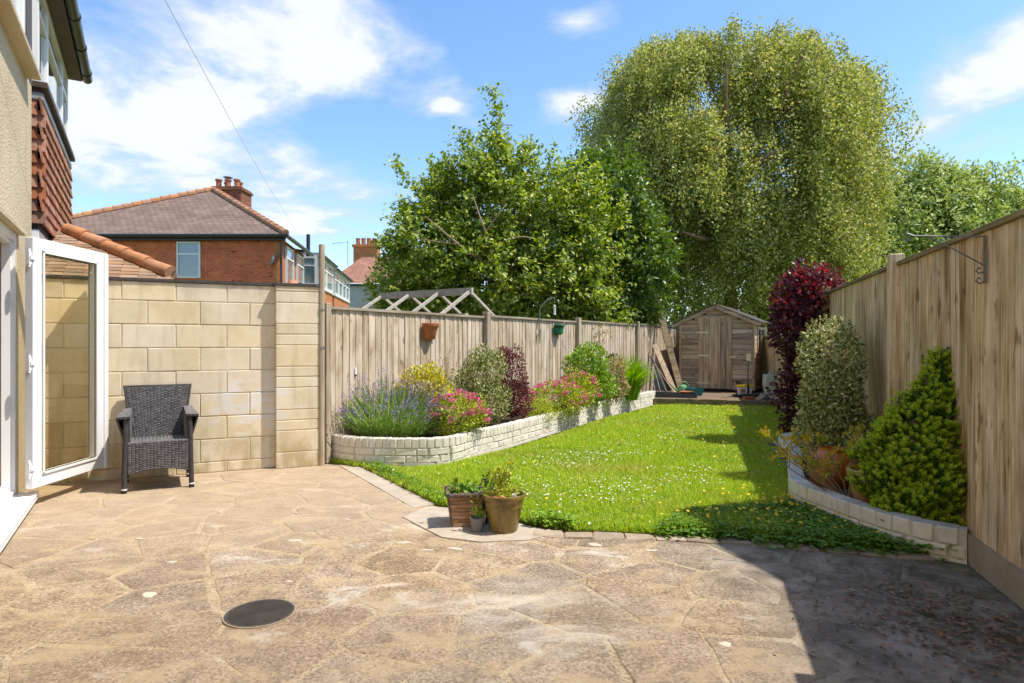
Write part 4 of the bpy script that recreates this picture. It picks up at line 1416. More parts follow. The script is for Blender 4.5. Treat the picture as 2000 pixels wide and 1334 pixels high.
def far_window(parent, x0, x1, z0, z1, y, split, M=None, fr_=.06, mat='upvc_far', cur='farcurtain'):
    f = MB().bx((x0, y - .05, z0), (x0 + fr_, y + .03, z1)).bx((x1 - fr_, y - .05, z0), (x1, y + .03, z1)).bx((x0 + fr_, y - .05, z0), (x1 - fr_, y + .03, z0 + fr_)).bx((x0 + fr_, y - .05, z1 - fr_), (x1 - fr_, y + .03, z1))
    if split:
        f.bx((x0 + fr_, y - .05, split), (x1 - fr_, y + .03, split + .06))
    w = f.build('window', MT[mat], parent, M)
    MB().bx((x0 + fr_, y - .012, z0 + fr_), (x1 - fr_, y - .006, z1 - fr_)).build('pane', MT['glass'], w, M)
    MB().bx((x0 + .02, y + .02, z0 + .02), (x1 - .02, y + .028, z1 - .02)).build('curtain', MT[cur], w, M)
    return w


MT['farcurtain'] = basic('grey blue curtain', [(0.16, 0.19, 0.22), (0.26, 0.29, 0.32)], 1.2, 0.9, 0)
bh = thing('brick_house', 'red brick house with brown hipped roof and clustered chimney pots', 'house', (-13, 24, 0))
BX0, BX1, BY0, BY1, BZ = -18.4, -8.45, 23.0, 31.0, 5.15
wl = MB().bx((BX0, BY0, 0), (BX1, BY0 + .25, BZ))
wl.build('wall', MT['redbrick'], bh)
rw = frame_m((BX1, BY0, 0), (-.14, .99))
MB().bx((0.0, 0, 0), (4.5, .25, BZ)).build('side_wall', MT['orangebrick'], bh, rw)  # same brick as the front; its sunlit look put into the orange colour
MB().bx((BX0, BY0 + .25, 0), (BX0 + .25, BY1, BZ)).build('wall', MT['redbrick'], bh)
ax, ay, az = -12.95, 27.3, 7.95
e = .3
c0, c1 = (BX0 - e, BY0 - e, BZ + .08), (BX1 + e, BY0 - e, BZ + .08)
c2, c3 = (BX1 + e - .66, BY0 + 4.7, BZ + .08), (BX0 - e - .6, BY0 + 4.7, BZ + .08)
uv_roof('roof', [[c0, c1, (ax, ay, az)], [c1, c2, (ax - .1, BY0 + 4.8, az - .02), (ax, ay, az)], [c3, c0, (ax, ay, az), (ax - .1, BY0 + 4.8, az - .02)]], MT['slates'], bh)
for (a, b, cnt) in ((c0, (ax, ay, az), 22), (c1, (ax, ay, az), 18)):
    a, b = Vector(a), Vector(b)
    for k in range(cnt):
        p, q = a.lerp(b, k / cnt), a.lerp(b, (k + 1.05) / cnt)
        MB().tube([p + Vector((0, 0, .05)), q + Vector((0, 0, .03))], [.13, .115], 8).build('ridge_tile', MT['hiptile'], bh, smooth=True, origin=tuple(p))
MB().bx((BX0 - e, BY0 - .22, BZ - .12), (BX1 + .2, BY0 - .02, BZ + .08)).build('soffit', MT['black'], bh)
MB().tube([(BX0 - e, BY0 - .34, BZ + .02), (BX1 + .34, BY0 - .34, BZ + .02)], .075, 8).tube([(BX1 + .34, BY0 - .36, BZ + .02), (BX1 - .3, BY0 + 4.6, BZ + .02)], .075, 8).build('gutter', MT['black'], bh, smooth=True)
w_ = far_window(bh, -12.22, -11.36, 3.68, 5.0, BY0 - .02, 4.52)
w2 = far_window(bh, .65, 1.95, 3.3, 4.95, -.04, 4.5, rw @ Matrix.Rotation(0, 4, 'Z'))
far_window(bh, 2.7, 4.1, 3.3, 4.95, -.04, 4.5, rw)
MB().tube([(BX1 + .06, BY0 - .1, BZ - .15), (BX1 + .06, BY0 - .1, 0)], .045, 8).build('downpipe', MT['black'], bh)
ch = MB().bx((-13.05, 27.3, 6.6), (-11.75, 28.4, 7.95)).bx((-13.11, 27.23, 7.95), (-11.69, 28.47, 8.06)).bx((-13.05, 27.3, 8.06), (-11.75, 28.4, 8.12))
chim = ch.build('chimney', MT['chimbrick'], bh)
for k, (x, y) in enumerate(((-12.85, 27.6), (-12.45, 27.62), (-12.05, 27.6), (-12.7, 28.1), (-12.15, 28.1))):
    MB().lathe([(.13, 0), (.11, .06), (.115, .29), (.15, .30), (.15, .36), (.09, .36)], 10, (x, y, 8.12)).build('chimney_pot', MT['terra_pot'], chim, smooth=True)
MB().tube([(-12.45, 27.62, 8.4), (-12.45, 27.62, 8.58)], .05, 8).lathe([(.2, 0), (.2, .03)], 10, (-12.45, 27.62, 8.56)).build('cowl', MT['lead'], chim)
dm = MB().lathe([(.02, 0), (.15, .03), (.22, .09), (.22, .1), (.14, .045), (.02, .012)], 14)
dish = dm.build('satellite_dish', MT['lead'], bh, T(-8.62, 22.85, 4.3) @ RZ(R(-62)) @ Matrix.Rotation(R(72), 4, 'X'), smooth=True)
MB().tube([(-8.62, 22.97, 4.2), (-8.62, 22.85, 4.28)], .02, 6).build('dish_arm', MT['steel'], dish)

th = thing('terrace_house', 'terraced house with white framed first floor bay windows past the brick house', 'house', (-10, 36, 0))
TM = frame_m((-9.2, 30.0, 0), (-.13, .99))
MB().bx((0, .9, 0), (12.6, 1.2, 5.7)).bx((-.1, .9, 0), (0, 5, 5.7)).build('wall', MT['orangebrick'], th, TM)
for (a, b, zc) in ((0.0, 4.4, 5.45), (5.0, 11.5, 5.35)):
    MB().bx((a, .02, 0), (b, .9, 3.95)).build('bay_base', MT['orangebrick'], th, TM)
    MB().bx((a - .05, -.05, 3.95), (b + .05, .9, 4.03)).build('bay_sill', MT['upvc_far'], th, TM)
    MB().bx((a - .15, -.15, zc), (b + .15, .95, zc + .16)).build('bay_roof', MT['lead'], th, TM)
    MB().tube([(a - .15, -.2, zc + .06), (b + .15, -.2, zc + .06)], .06, 8).build('gutter', MT['black'], th, TM)
    n = max(2, int((b - a) / 1.5))
    stp = (b - a) / n
    for k in range(n):
        far_window(th, a + k * stp + .01, a + (k + 1) * stp - .01, 4.03, zc, .02, zc - .5, TM, .11, cur='curtain')
    MB().bx((a + .05, .12, 4.03), (b - .05, .88, zc - .02)).build('bay_room', MT['curtain'], th, TM)
TS = frame_m((-10.16, 29.80, 0), (1, 0.13))
far_window(th, .0, .93, 4.03, 5.45, -.08, 4.95, TS, .12, cur='curtain')
uv_roof('roof', [[TM @ Vector((-.2, .6, 5.7)), TM @ Vector((12.8, .6, 5.7)), TM @ Vector((12.8, 4.5, 6.3)), TM @ Vector((-.2, 4.5, 6.3))]], MT['slates'], th)
MB().tube([(-9.35, 28.9, 5.3), (-9.35, 28.9, 6.3)], .09, 8).build('flue_pipe', MT['black'], th)
MB().tube([(-9.5, 29.9, 5.4), (-9.5, 29.95, 5.1), (-9.5, 29.95, 0)], .045, 8).build('downpipe', MT['black'], th)

fh = thing('grey_house', 'distant house with red tiled roof and pale grey gable behind the greenhouse', 'house', (-10, 50, 0))
MB().bx((-13.6, 48, 0), (-5.5, 48.3, 5.75)).build('wall', MT['greyrender'], fh)
MB().bx((-13.6, 47.9, 5.7), (-5.4, 48.3, 5.85)).build('eaves_board', MT['black'], fh)
apx = (-12.6, 52.0, 9.0)
uv_roof('roof', [[(-14.2, 47.6, 5.85), (-5.2, 47.6, 5.85), (-7.5, 52.0, 8.6), (-12.3, 51.5, 8.35)], [(-14.4, 54.5, 5.85), (-14.2, 47.6, 5.85), (-12.3, 51.5, 8.35)]], MT['redroof'], fh)
fc = MB().bx((-13.1, 52.0, 7.0), (-11.1, 53, 9.4)).bx((-13.2, 51.9, 9.3), (-11.0, 53.1, 9.5)).build('chimney', MT['orangebrick'], fh)
for x in (-12.8, -12.35, -11.9, -11.45):
    MB().lathe([(.2, 0), (.17, .1), (.18, .5), (.2, .5), (.2, .56)], 10, (x, 52.4, 9.5)).build('chimney_pot', MT['terra_pot'], fc, smooth=True)
MB().tube([(-13.3, 51, 7.6), (-13.3, 51, 9.6)], .03, 6).tube([(-14.6, 51, 9.4), (-13.2, 51, 9.55)], .02, 5).tube([(-14.5, 50.8, 9.4), (-14.5, 51.2, 9.4)], .015, 5).tube([(-14.0, 50.7, 9.46), (-14.0, 51.3, 9.46)], .015, 5).build('aerial', MT['steel'], fh)

# neighbour's house on the right, out of frame: its shade falls across the patio and lawn corner
rn_ = thing('rendered_house', 'rendered house wall beyond the right fence shading the patio corner', 'house', (6, 2, 0))
NM = frame_m((4.01, 4.14, 0), (.24, -.9708))
MB().bx((0, 0, 0), (.25, 5, 5.0)).bx((.25, 0, 0), (8, .25, 5.0)).bx((0, 5, 0), (8, 5.2, 5.0)).build('wall', MT['render'], rn_, NM)
MB().add([(-.02, -.15, 5.0), (8, -.15, 5.0), (8, 2.6, 6.4), (-.02, 2.6, 6.4), (-.02, 5.3, 5.0), (8, 5.3, 5.0), (-.02, 2.6, 5.0)], [(0, 1, 2, 3), (3, 2, 5, 4)]).build('roof', MT['rooftile'], rn_, NM)
far_window(rn_, 2.0, 3.6, 3.2, 4.5, -.0, 4.0, NM)

# ================================================================== WICKER CHAIR
def strands(mb, A, B, C, D, nu, nv, proud=0.004, gap=0.12):
    """woven strands on the patch A(0,0) B(1,0) C(1,1) D(0,1): short raised pads, alternate columns half a step up"""
    A, B, C, D = map(Vector, (A, B, C, D))
    nrm = (B - A).cross(D - A).normalized()

    def P(u, v):
        return (A * (1 - u) + B * u) * (1 - v) + (D * (1 - u) + C * u) * v
    for i in range(nu):
        for j in range(-1, nv):
            o = 0.5 if i % 2 else 0.0
            v0, v1 = (j + o + gap) / nv, (j + o + 1 - gap) / nv
            v0, v1 = max(v0, 0), min(v1, 1)
            if v1 - v0 < 0.3 / nv:
                continue
            u0, u1 = (i - 0.04) / nu, (i + 1.04) / nu
            q = [P(max(u0, 0), v0), P(min(u1, 1), v0), P(min(u1, 1), v1), P(max(u0, 0), v1)]
            um, vm = (u0 + u1) / 2, (v0 + v1) / 2
            t = [P(um - .25 / nu, v0 + (v1 - v0) * .25) + nrm * proud, P(um + .25 / nu, v0 + (v1 - v0) * .25) + nrm * proud, P(um + .25 / nu, v1 - (v1 - v0) * .25) + nrm * proud, P(um - .25 / nu, v1 - (v1 - v0) * .25) + nrm * proud]
            mb.add(q + t, [(4, 5, 6, 7), (0, 1, 5, 4), (1, 2, 6, 5), (2, 3, 7, 6), (3, 0, 4, 7)])
    return mb


fl_, fr_ = Vector((-3.275, 5.33, 0)), Vector((-2.845, 5.575, 0))
fx = (fr_ - fl_).normalized()
CM = frame_m(((fl_ + fr_) / 2 + Vector((-fx.y, fx.x, 0)) * .26), fx[:2])
chair = thing('wicker_chair', 'dark grey woven armchair standing on the patio against the cream block wall', 'chair', M=CM)
hw, hd = .26, .26
SEAT = .44
# seat
st = MB()
st.box((0, 0.0, SEAT - .03), (2 * hw - .02, 2 * hd - .02, .03))
seat = st.build('seat', MT['wickerback'], chair, CM)
sm = MB()
strands(sm, (-hw + .02, -hd, SEAT - .012), (hw - .02, -hd, SEAT - .012), (hw - .02, hd - .06, SEAT - .022), (-hw + .02, hd - .06, SEAT - .022), 17, 14, .006)
sm.build('weave', MT['wicker'], seat, CM, recalc=False)
# apron under the seat front with an arched lower edge
ap = MB()
n = 10
vs, fs = [], []
for k in range(n + 1):
    x = -hw + .03 + (2 * hw - .06) * k / n
    zl = .145 + .045 * (1 - (x / hw) ** 2)
    for y in (-hd + .005, -hd + .025):
        vs += [(x, y, zl), (x, y, SEAT - .012)]
for k in range(n):
    a = k * 4
    fs += [(a, a + 4, a + 5, a + 1), (a + 2, a + 3, a + 7, a + 6), (a, a + 2, a + 6, a + 4), (a + 1, a + 5, a + 7, a + 3)]
ap.add(vs, fs)
apron = ap.build('apron', MT['wickerback'], chair, CM)
aw = MB()
nu = 17
for i in range(nu):
    x0, x1 = -hw + .03 + (2 * hw - .06) * i / nu, -hw + .03 + (2 * hw - .06) * (i + 1) / nu
    zl = .148 + .045 * (1 - ((x0 + x1) / 2 / hw) ** 2)
    m = int((SEAT - .012 - zl) / .0145)
    strands(aw, (x0, -hd + .002, zl), (x1, -hd + .002, zl), (x1, -hd + .002, SEAT - .012), (x0, -hd + .002, SEAT - .012), 1, m, .005)
aw.build('weave', MT['wicker'], apron, CM, recalc=False)
# side and rear skirts
sk = MB()
for sx in (-1, 1):
    sk.box((sx * (hw - .012), 0, .31), (.02, 2 * hd - .04, .24))
sk.box((0, hd - .02, .31), (2 * hw - .05, .02, .24))
sk.build('skirt', MT['wickerback'], chair, CM)
# back: flares outward to the top, leans back
b0, b1 = hw - .055, hw + .015
back_y0, back_y1 = hd - .04, hd + .09
A, B, C, D = (-b0, back_y0, SEAT - .03), (b0, back_y0, SEAT - .03), (b1, back_y1, .875), (-b1, back_y1, .875)
bk = MB()
vs = [Vector(p) for p in (A, B, C, D)]
vs2 = [v + Vector((0, .03, .008)) for v in vs]
bk.add(vs + vs2, [(0, 1, 2, 3), (7, 6, 5, 4), (0, 4, 5, 1), (1, 5, 6, 2), (2, 6, 7, 3), (3, 7, 4, 0)])
back = bk.build('backrest', MT['wickerback'], chair, CM)
w_ = MB()
strands(w_, Vector(A) + Vector((.012, -.003, 0)), Vector(B) + Vector((-.012, -.003, 0)), Vector(C) + Vector((-.012, -.003, -.008)), Vector(D) + Vector((.012, -.003, -.008)), 17, 30, .006)
w_.build('weave', MT['wicker'], back, CM, recalc=False)
MB().tube([A, Vector(D) + Vector((0, .01, 0)), Vector(C) + Vector((0, .01, 0)), B], .014, 8).build('edge_roll', MT['wickerback'], back, CM, smooth=True)
# arms: broad flat tops flaring outwards over tapering side panels
for sx in (-1, 1):
    xi, xo = sx * (hw - .045), sx * (hw - .02)
    yf, yb = -hd + .01, hd - .02
    tin, tout = sx * (hw - .05), sx * (hw + .055)
    am = MB()
    # flat flared top
    top = [(tin, yf - .03, .655), (tout, yf - .03, .650), (tout - sx * .03, yb + .05, .672), (tin, yb + .05, .678)]
    am.add([(x, y, z - .022) for x, y, z in top] + top, [(3, 2, 1, 0), (4, 5, 6, 7), (0, 1, 5, 4), (1, 2, 6, 5), (2, 3, 7, 6), (3, 0, 4, 7)])
    arm = am.build('armrest', MT['wickerback'], chair, CM, bevel=.009)
    pm = MB()
    pm.add([(xi, yf, SEAT - .06), (xo, yf, SEAT - .06), (xo, yb, SEAT - .06), (xi, yb, SEAT - .06), (xi, yf, .64), (xo, yf, .64), (xo, yb, .66), (xi, yb, .66)], [(3, 2, 1, 0), (4, 5, 6, 7), (0, 1, 5, 4), (1, 2, 6, 5), (2, 3, 7, 6), (3, 0, 4, 7)])
    # flaring outer skin, hollow at the front
    fo = [(xo, yf + .03, SEAT - .06), (xo, yb, SEAT - .06), (tout - sx * .02, yb + .03, .652), (tout - sx * .004, yf, .632)]
    fi = [(x - sx * .012, y, z) for x, y, z in fo]
    pm.add(fo + fi, [(0, 1, 2, 3), (7, 6, 5, 4), (0, 4, 5, 1), (1, 5, 6, 2), (2, 6, 7, 3), (3, 7, 4, 0)])
    pm.build('side_panel', MT['wickerback'], arm, CM)
    wv = MB()
    ins = [Vector((xi - sx * .002, yf, SEAT - .05)), Vector((xi - sx * .002, yb, SEAT - .05)), Vector((xi - sx * .002, yb, .652)), Vector((xi - sx * .002, yf, .632))]
    out = [Vector(p) + Vector((sx * .002, 0, 0)) for p in fo]
    if sx > 0:
        strands(wv, ins[1], ins[0], ins[3], ins[2], 15, 13, .005)
        strands(wv, out[0], out[1], out[2], out[3], 15, 13, .005)
    else:
        strands(wv, ins[0], ins[1], ins[2], ins[3], 15, 13, .005)
        strands(wv, out[1], out[0], out[3], out[2], 15, 13, .005)
    tv = [Vector(p) + Vector((0, 0, .001)) for p in top]
    strands(wv, *((tv[0], tv[1], tv[2], tv[3]) if sx > 0 else (tv[1], tv[0], tv[3], tv[2])), 6, 26, .004)
    wv.build('weave', MT['wicker'], arm, CM, recalc=False)
for sx in (-1, 1):
    for sy in (-1, 1):
        z1 = .62 if sy < 0 else .45
        lg = MB().tube([(sx * (hw - .005), sy * (hd - .01), .03), (sx * (hw - .018), sy * (hd - .018), z1)], .021, 10).build('leg', MT['wickerback'], chair, CM, smooth=True)
        MB().tube([(sx * (hw - .004), sy * (hd - .009), 0), (sx * (hw - .005), sy * (hd - .01), .03)], .0225, 10).build('foot', MT['gasket'], lg, CM)
        MB().tube([(sx * (hw - .005), sy * (hd - .01), .03), (sx * (hw - .0055), sy * (hd - .0105), .042)], .0228, 10).build('foot_ring', MT['white'], lg, CM)

# ================================================================== DRAIN COVER
mc = thing('drain_cover', 'round dark ribbed iron drain cover set in the paving', 'drain cover', (MANHOLE[0], MANHOLE[1], 0))
MBm = T(MANHOLE[0], MANHOLE[1], 0)
MB().lathe([(.1555, -.02), (.1555, .0092), (.161, .0092), (.1625, -.02)], 48, close=False).build('ring', MT['kerb'], mc, MBm)
plate = MB().lathe([(.155, -.01), (.155, .0088), (.001, .0088)], 48, close=False).build('plate', MT['iron'], mc, MBm)
rb = MB()
for i in range(-12, 13):
    for j in range(-16, 17):
        x, y = i * .0135, j * .0104
        if math.hypot(x, y) < .143 and (i + j) % 1 == 0:
            rb.box((x + (.0067 if j % 2 else 0), y, .0098), (.0105, .0042, .0036))
ribs = rb.build('ribs', MT['iron'], plate, MBm @ RZ(.25), recalc=False)
ribs['kind'] = 'stuff'

# ================================================================== POTS ON THE PAD
def pot(name, label, cat, prof, loc, mat, n=40, group=None, extra=None):
    t = thing(name, label, cat, loc, group)
    MB().lathe(prof, n).build('pot', mat, t, T(*loc), smooth=True)
    return t


PX, PY = -.055, 4.27
gp = pot('glazed_pot', 'mustard glazed round planter with a rolled rim and leafy plant on the concrete pad', 'planter',
         [(.0, .0), (.088, .0), (.094, .01), (.118, .13), (.128, .165), (.130, .17), (.128, .176), (.134, .20), (.137, .215), (.145, .222), (.150, .235), (.147, .249), (.136, .251), (.128, .24), (.122, .19), (.0, .19)], (PX, PY, .009), MT['mustard'])
MB().lathe([(0, .2), (.121, .2), (.123, .195), (0, .19)], 24).build('potting_soil', MT['soil'], gp, T(PX, PY, .012))
for (dx, dy, r) in ((-.05, -.05, .028), (-.02, -.03, .03), (.0, -.06, .024), (-.07, -.02, .026)):
    MB().lathe([(0.005, -r * .7), (r * .8, -r * .4), (r, 0), (r * .7, r * .5), (.004, r * .7)], 10).build('pebble', MT['terra'], gp, T(PX + dx, PY + dy, .235), smooth=True)
MB().bx((-.012, -.002, 0), (.022, .002, .075)).build('plant_label', MT['white'], gp, T(PX + .068, PY - .075, .2) @ Matrix.Rotation(R(-12), 4, 'X') @ RZ(.1))


def twigs(name, parent, base, n, h, spread, r, mat, bend=.3, seed=3, nseg=5, rseed=None):
    rr = random.Random(seed)
    mb = MB()
    tips = []
    for k in range(n):
        a = rr.uniform(0, 6.28)
        s = rr.uniform(.2, 1) * spread
        H = h * rr.uniform(.65, 1)
        pts = []
        for q in range(nseg + 1):
            t = q / nseg
            pts.append(Vector(base) + Vector((math.cos(a) * s * t ** (1 + bend) + rr.uniform(-.01, .01) * (q > 0), math.sin(a) * s * t ** (1 + bend) + rr.uniform(-.01, .01) * (q > 0), H * t)))
        mb.tube(pts, [r * (1 - .6 * q / nseg) for q in range(nseg + 1)], 5)
        tips.append(pts)
    mb.build(name, mat, parent, recalc=False)
    return tips


tp = twigs('stem', gp, (PX, PY, .2), 14, .27, .13, .004, MT['twig'], seed=9)
c = np.array([tuple(p[q].lerp(p[q + 1], random.random())) for p in tp for q in range(1, 5) for _ in range(8)])
c = np.concatenate([c, np.array([PX, PY, .27]) + rng.normal(size=(260, 3)) * np.array([.062, .062, .035])])
quad_leaves('foliage', c, rdir(len(c), .5), rdir(len(c), .8), rng.uniform(.02, .036, len(c)), .014, LF['azalea'] if False else LF['spirea'], gp)
c = np.array([tuple(p[-1]) for p in tp[:5] for _ in range(5)]) + rng.normal(size=(25, 3)) * .012
quad_leaves('foliage', c, rdir(len(c), .2), rdir(len(c), .8), .035, .02, LF['yellow'], gp)

# square woven basket planter
BXc, BYc = -.335, 4.44
bt = thing('basket_planter', 'square woven brown basket planter with strawberry leaves beside the glazed pot', 'planter', (BXc, BYc, .009))
BTM = T(BXc, BYc, .009) @ RZ(.16)


def sq(h, z):
    return [(-h, -h, z), (h, -h, z), (h, h, z), (-h, h, z)]


lay = 8
MB().add(sq(.088, 0) + sq(.118, .232), [(0, 1, 5, 4), (1, 2, 6, 5), (2, 3, 7, 6), (3, 0, 4, 7), (3, 2, 1, 0)]).build('liner', MT['basketrim'], bt, BTM)
for k in range(lay):
    z0, z1 = .004 + k * .0262, .004 + k * .0262 + .0235
    ha, hb = .0895 + .030 * z0 / .232, .0895 + .030 * z1 / .232
    s = MB()
    for side in range(4):
        Rm = Matrix.Rotation(side * math.pi / 2, 3, 'Z')
        for q in range(4):
            u0, u1 = -1 + q * .5, -1 + (q + 1) * .5
            off = .004 if (q + k) % 2 else .0
            vs = [Rm @ Vector((u * h, -h - off - .003, z)) for (u, h, z) in ((u0, ha, z0), (u1, ha, z0), (u1, hb, z1), (u0, hb, z1))]
            vi = [Rm @ Vector((u * h, -h + .004, z)) for (u, h, z) in ((u0, ha, z0), (u1, ha, z0), (u1, hb, z1), (u0, hb, z1))]
            s.add(vs + vi, [(0, 1, 2, 3), (0, 4, 5, 1), (2, 6, 7, 3), (1, 5, 6, 2), (0, 3, 7, 4)])
    s.build('basket_strip', MT['basket'], bt, BTM, origin=(0, 0, z0), recalc=False)
for sx, sy in ((-1, -1), (1, -1), (1, 1), (-1, 1)):
    MB().tube([(sx * .09, sy * .09, 0), (sx * .121, sy * .121, .225)], .007, 6).build('corner_stake', MT['basketrim'], bt, BTM)
for k in range(4):
    Rm = Matrix.Rotation(k * math.pi / 2, 4, 'Z')
    pts = [Vector((-.125 + .25 * q / 16, -.122 + .005 * math.sin(q * 2.1), .226 + .006 * math.cos(q * 2.1))) for q in range(17)]
    MB().tube(pts, .014, 7).build('rim_braid', MT['basketrim'], bt, BTM @ Rm)
MB().bx((-.112, -.112, .17), (.112, .112, .205)).build('potting_soil', MT['soil'], bt, BTM)
c = np.array([BXc, BYc, .235]) + rng.normal(size=(170, 3)) * np.array([.06, .06, .022])
quad_leaves('foliage', c, rdir(len(c), .4), rdir(len(c), 1.5), rng.uniform(.03, .05, len(c)), .03, LF['clover'], bt)
c = np.array([BXc - .07, BYc + .02, .25]) + rng.normal(size=(30, 3)) * .03
quad_leaves('foliage', c, rdir(len(c), .6), rdir(len(c), 1), .05, .03, LF['variegated'], bt)

g2 = thing('grey_plastic_pot', 'small grey plastic pot with a green seedling in front of the basket', 'plant pot', (-.235, 4.24, .009))
MB().lathe([(0, 0), (.034, 0), (.046, .082), (.049, .084), (.049, .095), (.043, .095), (.04, .075), (0, .075)], 24).build('pot', MT['greypot'], g2, T(-.235, 4.24, .009), smooth=True)
c = np.array([-.225, 4.245, .125]) + rng.normal(size=(150, 3)) * np.array([.026, .026, .03])
quad_leaves('foliage', c, rdir(len(c), .8), rdir(len(c), .5), rng.uniform(.015, .03, len(c)), .008, LF['shrub'], g2)
b2 = thing('blue_pot', 'cobalt blue tall plastic pot squeezed between basket and glazed pot', 'plant pot', (-.19, 4.46, .009))
MB().lathe([(0, 0), (.04, 0), (.048, .19), (.052, .19), (.052, .215), (.045, .215), (.043, .18), (0, .18)], 24).build('pot', MT['blue'], b2, T(-.185, 4.45, .009), smooth=True)
c = np.array([-.17, 4.46, .27]) + rng.normal(size=(120, 3)) * np.array([.03, .03, .05])
quad_leaves('foliage', c, rdir(len(c), .8), rdir(len(c), .5), .035, .018, LF['cherry2'], b2)
cr = thing('cracked_clay_pot', 'small broken terracotta pot behind the grey seedling pot', 'plant pot', (-.225, 4.345, .009))
MB().lathe([(0, 0), (.035, 0), (.048, .12), (.05, .12), (.042, .10), (0, .09)], 16).build('pot', MT['tan'], cr, T(-.225, 4.345, .009), smooth=True)

# ================================================================== THINGS ON THE LEFT FENCE
def on_fence(s, z, off=0.0):
    return FM @ Vector((s, -.03 - off, z))


# brown wall pot
p = on_fence(1.67, 1.33)
wp = thing('terracotta_wall_pot', 'brown terracotta half pot hung on the left fence', 'wall planter', p)
WP = FM @ T(1.67, -.028, 1.33)
prof = [(.07, 0), (.085, .02), (.118, .15), (.128, .155), (.135, .165), (.135, .205), (.122, .207), (.11, .15)]
hl_ = MB()
n = 16
vs, fs = [], []
for (r, z) in prof:
    for k in range(n + 1):
        a = math.pi + math.pi * k / n
        vs.append((r * math.cos(a), r * math.sin(a), z))
for i in range(len(prof) - 1):
    for k in range(n):
        a = i * (n + 1) + k
        fs.append((a, a + 1, a + n + 2, a + n + 1))
fs.append(tuple(reversed(range(n + 1))))
hl_.add(vs, fs).build('pot', MT['terra'], wp, WP, smooth=True, recalc=False)
MB().bx((-.125, -.006, .0), (.125, 0, .205)).build('back_plate', MT['terra'], wp, WP)
MB().poly([(.11 * math.cos(math.pi + math.pi * k / n), .11 * math.sin(math.pi + math.pi * k / n)) for k in range(n + 1)], .15, .17).build('potting_soil', MT['soil'], wp, WP)
# green bowl
gb = thing('green_wall_pot', 'small dark green half bowl hung on the far part of the left fence', 'wall planter', on_fence(5.15, 1.43))
GB = FM @ T(5.15, -.03, 1.43)
prof = [(.06, 0), (.10, .03), (.118, .15), (.135, .155), (.135, .18), (.12, .18)]
vs, fs = [], []
for (r, z) in prof:
    for k in range(n + 1):
        a = math.pi + math.pi * k / n
        vs.append((r * math.cos(a), r * math.sin(a), z))
for i in range(len(prof) - 1):
    for k in range(n):
        a = i * (n + 1) + k
        fs.append((a, a + 1, a + n + 2, a + n + 1))
fs.append(tuple(reversed(range(n + 1))))
MB().add(vs, fs).build('pot', MT['greenpot'], gb, GB, smooth=True, recalc=False)
MB().bx((-.135, -.005, 0), (.135, .0, .18)).build('back_plate', MT['greenpot'], gb, GB)
MB().poly([(.118 * math.cos(math.pi + math.pi * k / n), .118 * math.sin(math.pi + math.pi * k / n)) for k in range(n + 1)], .13, .15).build('potting_soil', MT['soil'], gb, GB)
MB().beam((.04, -.05, .15), (.13, -.09, .23), .02, .012).build('dry_stalk', MT['twig'], gb, GB)
# hanging hook
hk = thing('hanging_hook', 'thin grey hooked pole fixed to the top of the left fence', 'hook', on_fence(4.5, 1.45))
HK = FM @ T(4.5, -.045, 1.35)
MB().tube([(0, 0, 0), (0, 0, .48), (.02, -.02, .55), (.10, -.1, .66), (.16, -.16, .70), (.19, -.19, .68)], .0085, 8).build('pole', MT['dullsteel'], hk, HK, smooth=True)
MB().bx((-.02, .0, .05), (.02, .03, .09)).bx((-.02, .0, .25), (.02, .03, .29)).build('clip', MT['steel'], hk, HK)
fe = thing('hanging_feeder', 'pale clear bird feeder tube dangling from the hooked pole', 'bird feeder', HK @ Vector((.18, -.18, .6)))
MB().tube([(.185, -.185, .685), (.185, -.185, .60)], .004, 5).build('hanger', MT['steel'], fe, HK)
MB().lathe([(.0, 0), (.022, 0), (.019, .01), (.018, .13), (.022, .15), (0, .17)], 12).build('tube', MT['curtain'], fe, HK @ T(.185, -.185, .41), smooth=True)
# thermometer strip
tmn = thing('thermometer', 'tiny white thermometer strip fixed to the left fence', 'thermometer', on_fence(.42, .93))
MB().bx((-.012, -.012, 0), (.012, 0, .075)).build('strip', MT['white'], tmn, FM @ T(.43, -.004, .93))
MB().bx((-.007, -.017, -.016), (.007, 0, -.001)).build('bulb', MT['gasket'], tmn, FM @ T(.43, -.004, .93))
# bracket on the right fence
bk_ = thing('hanging_basket_bracket', 'rusty scrolled iron basket bracket screwed to the right fence', 'bracket', RM @ Vector((-.3, .01, 1.7)))
BK = RM @ T(-.28, .014, 1.60)
br = MB().bx((-.009, .0, 0), (.009, .008, .26))
br.tube([(0, .01, .10), (0, .16, .20), (0, .28, .27), (0, .34, .275)], .0042, 6)
br.tube([(0, .004, .255), (0, .33, .275)], .0042, 6)
br.tube([(0, .34, .275), (0, .375, .29), (0, .39, .265), (0, .375, .245), (0, .355, .26)], .006, 6)
for z in (.02, .075):
    br.tube([(0, .01, z - .012), (0, .03, z - .02), (0, .045, z - .004), (0, .035, z + .012), (0, .022, z + .004)], .005, 6)
br.build('iron_scroll', MT['dullsteel'], bk_, BK)

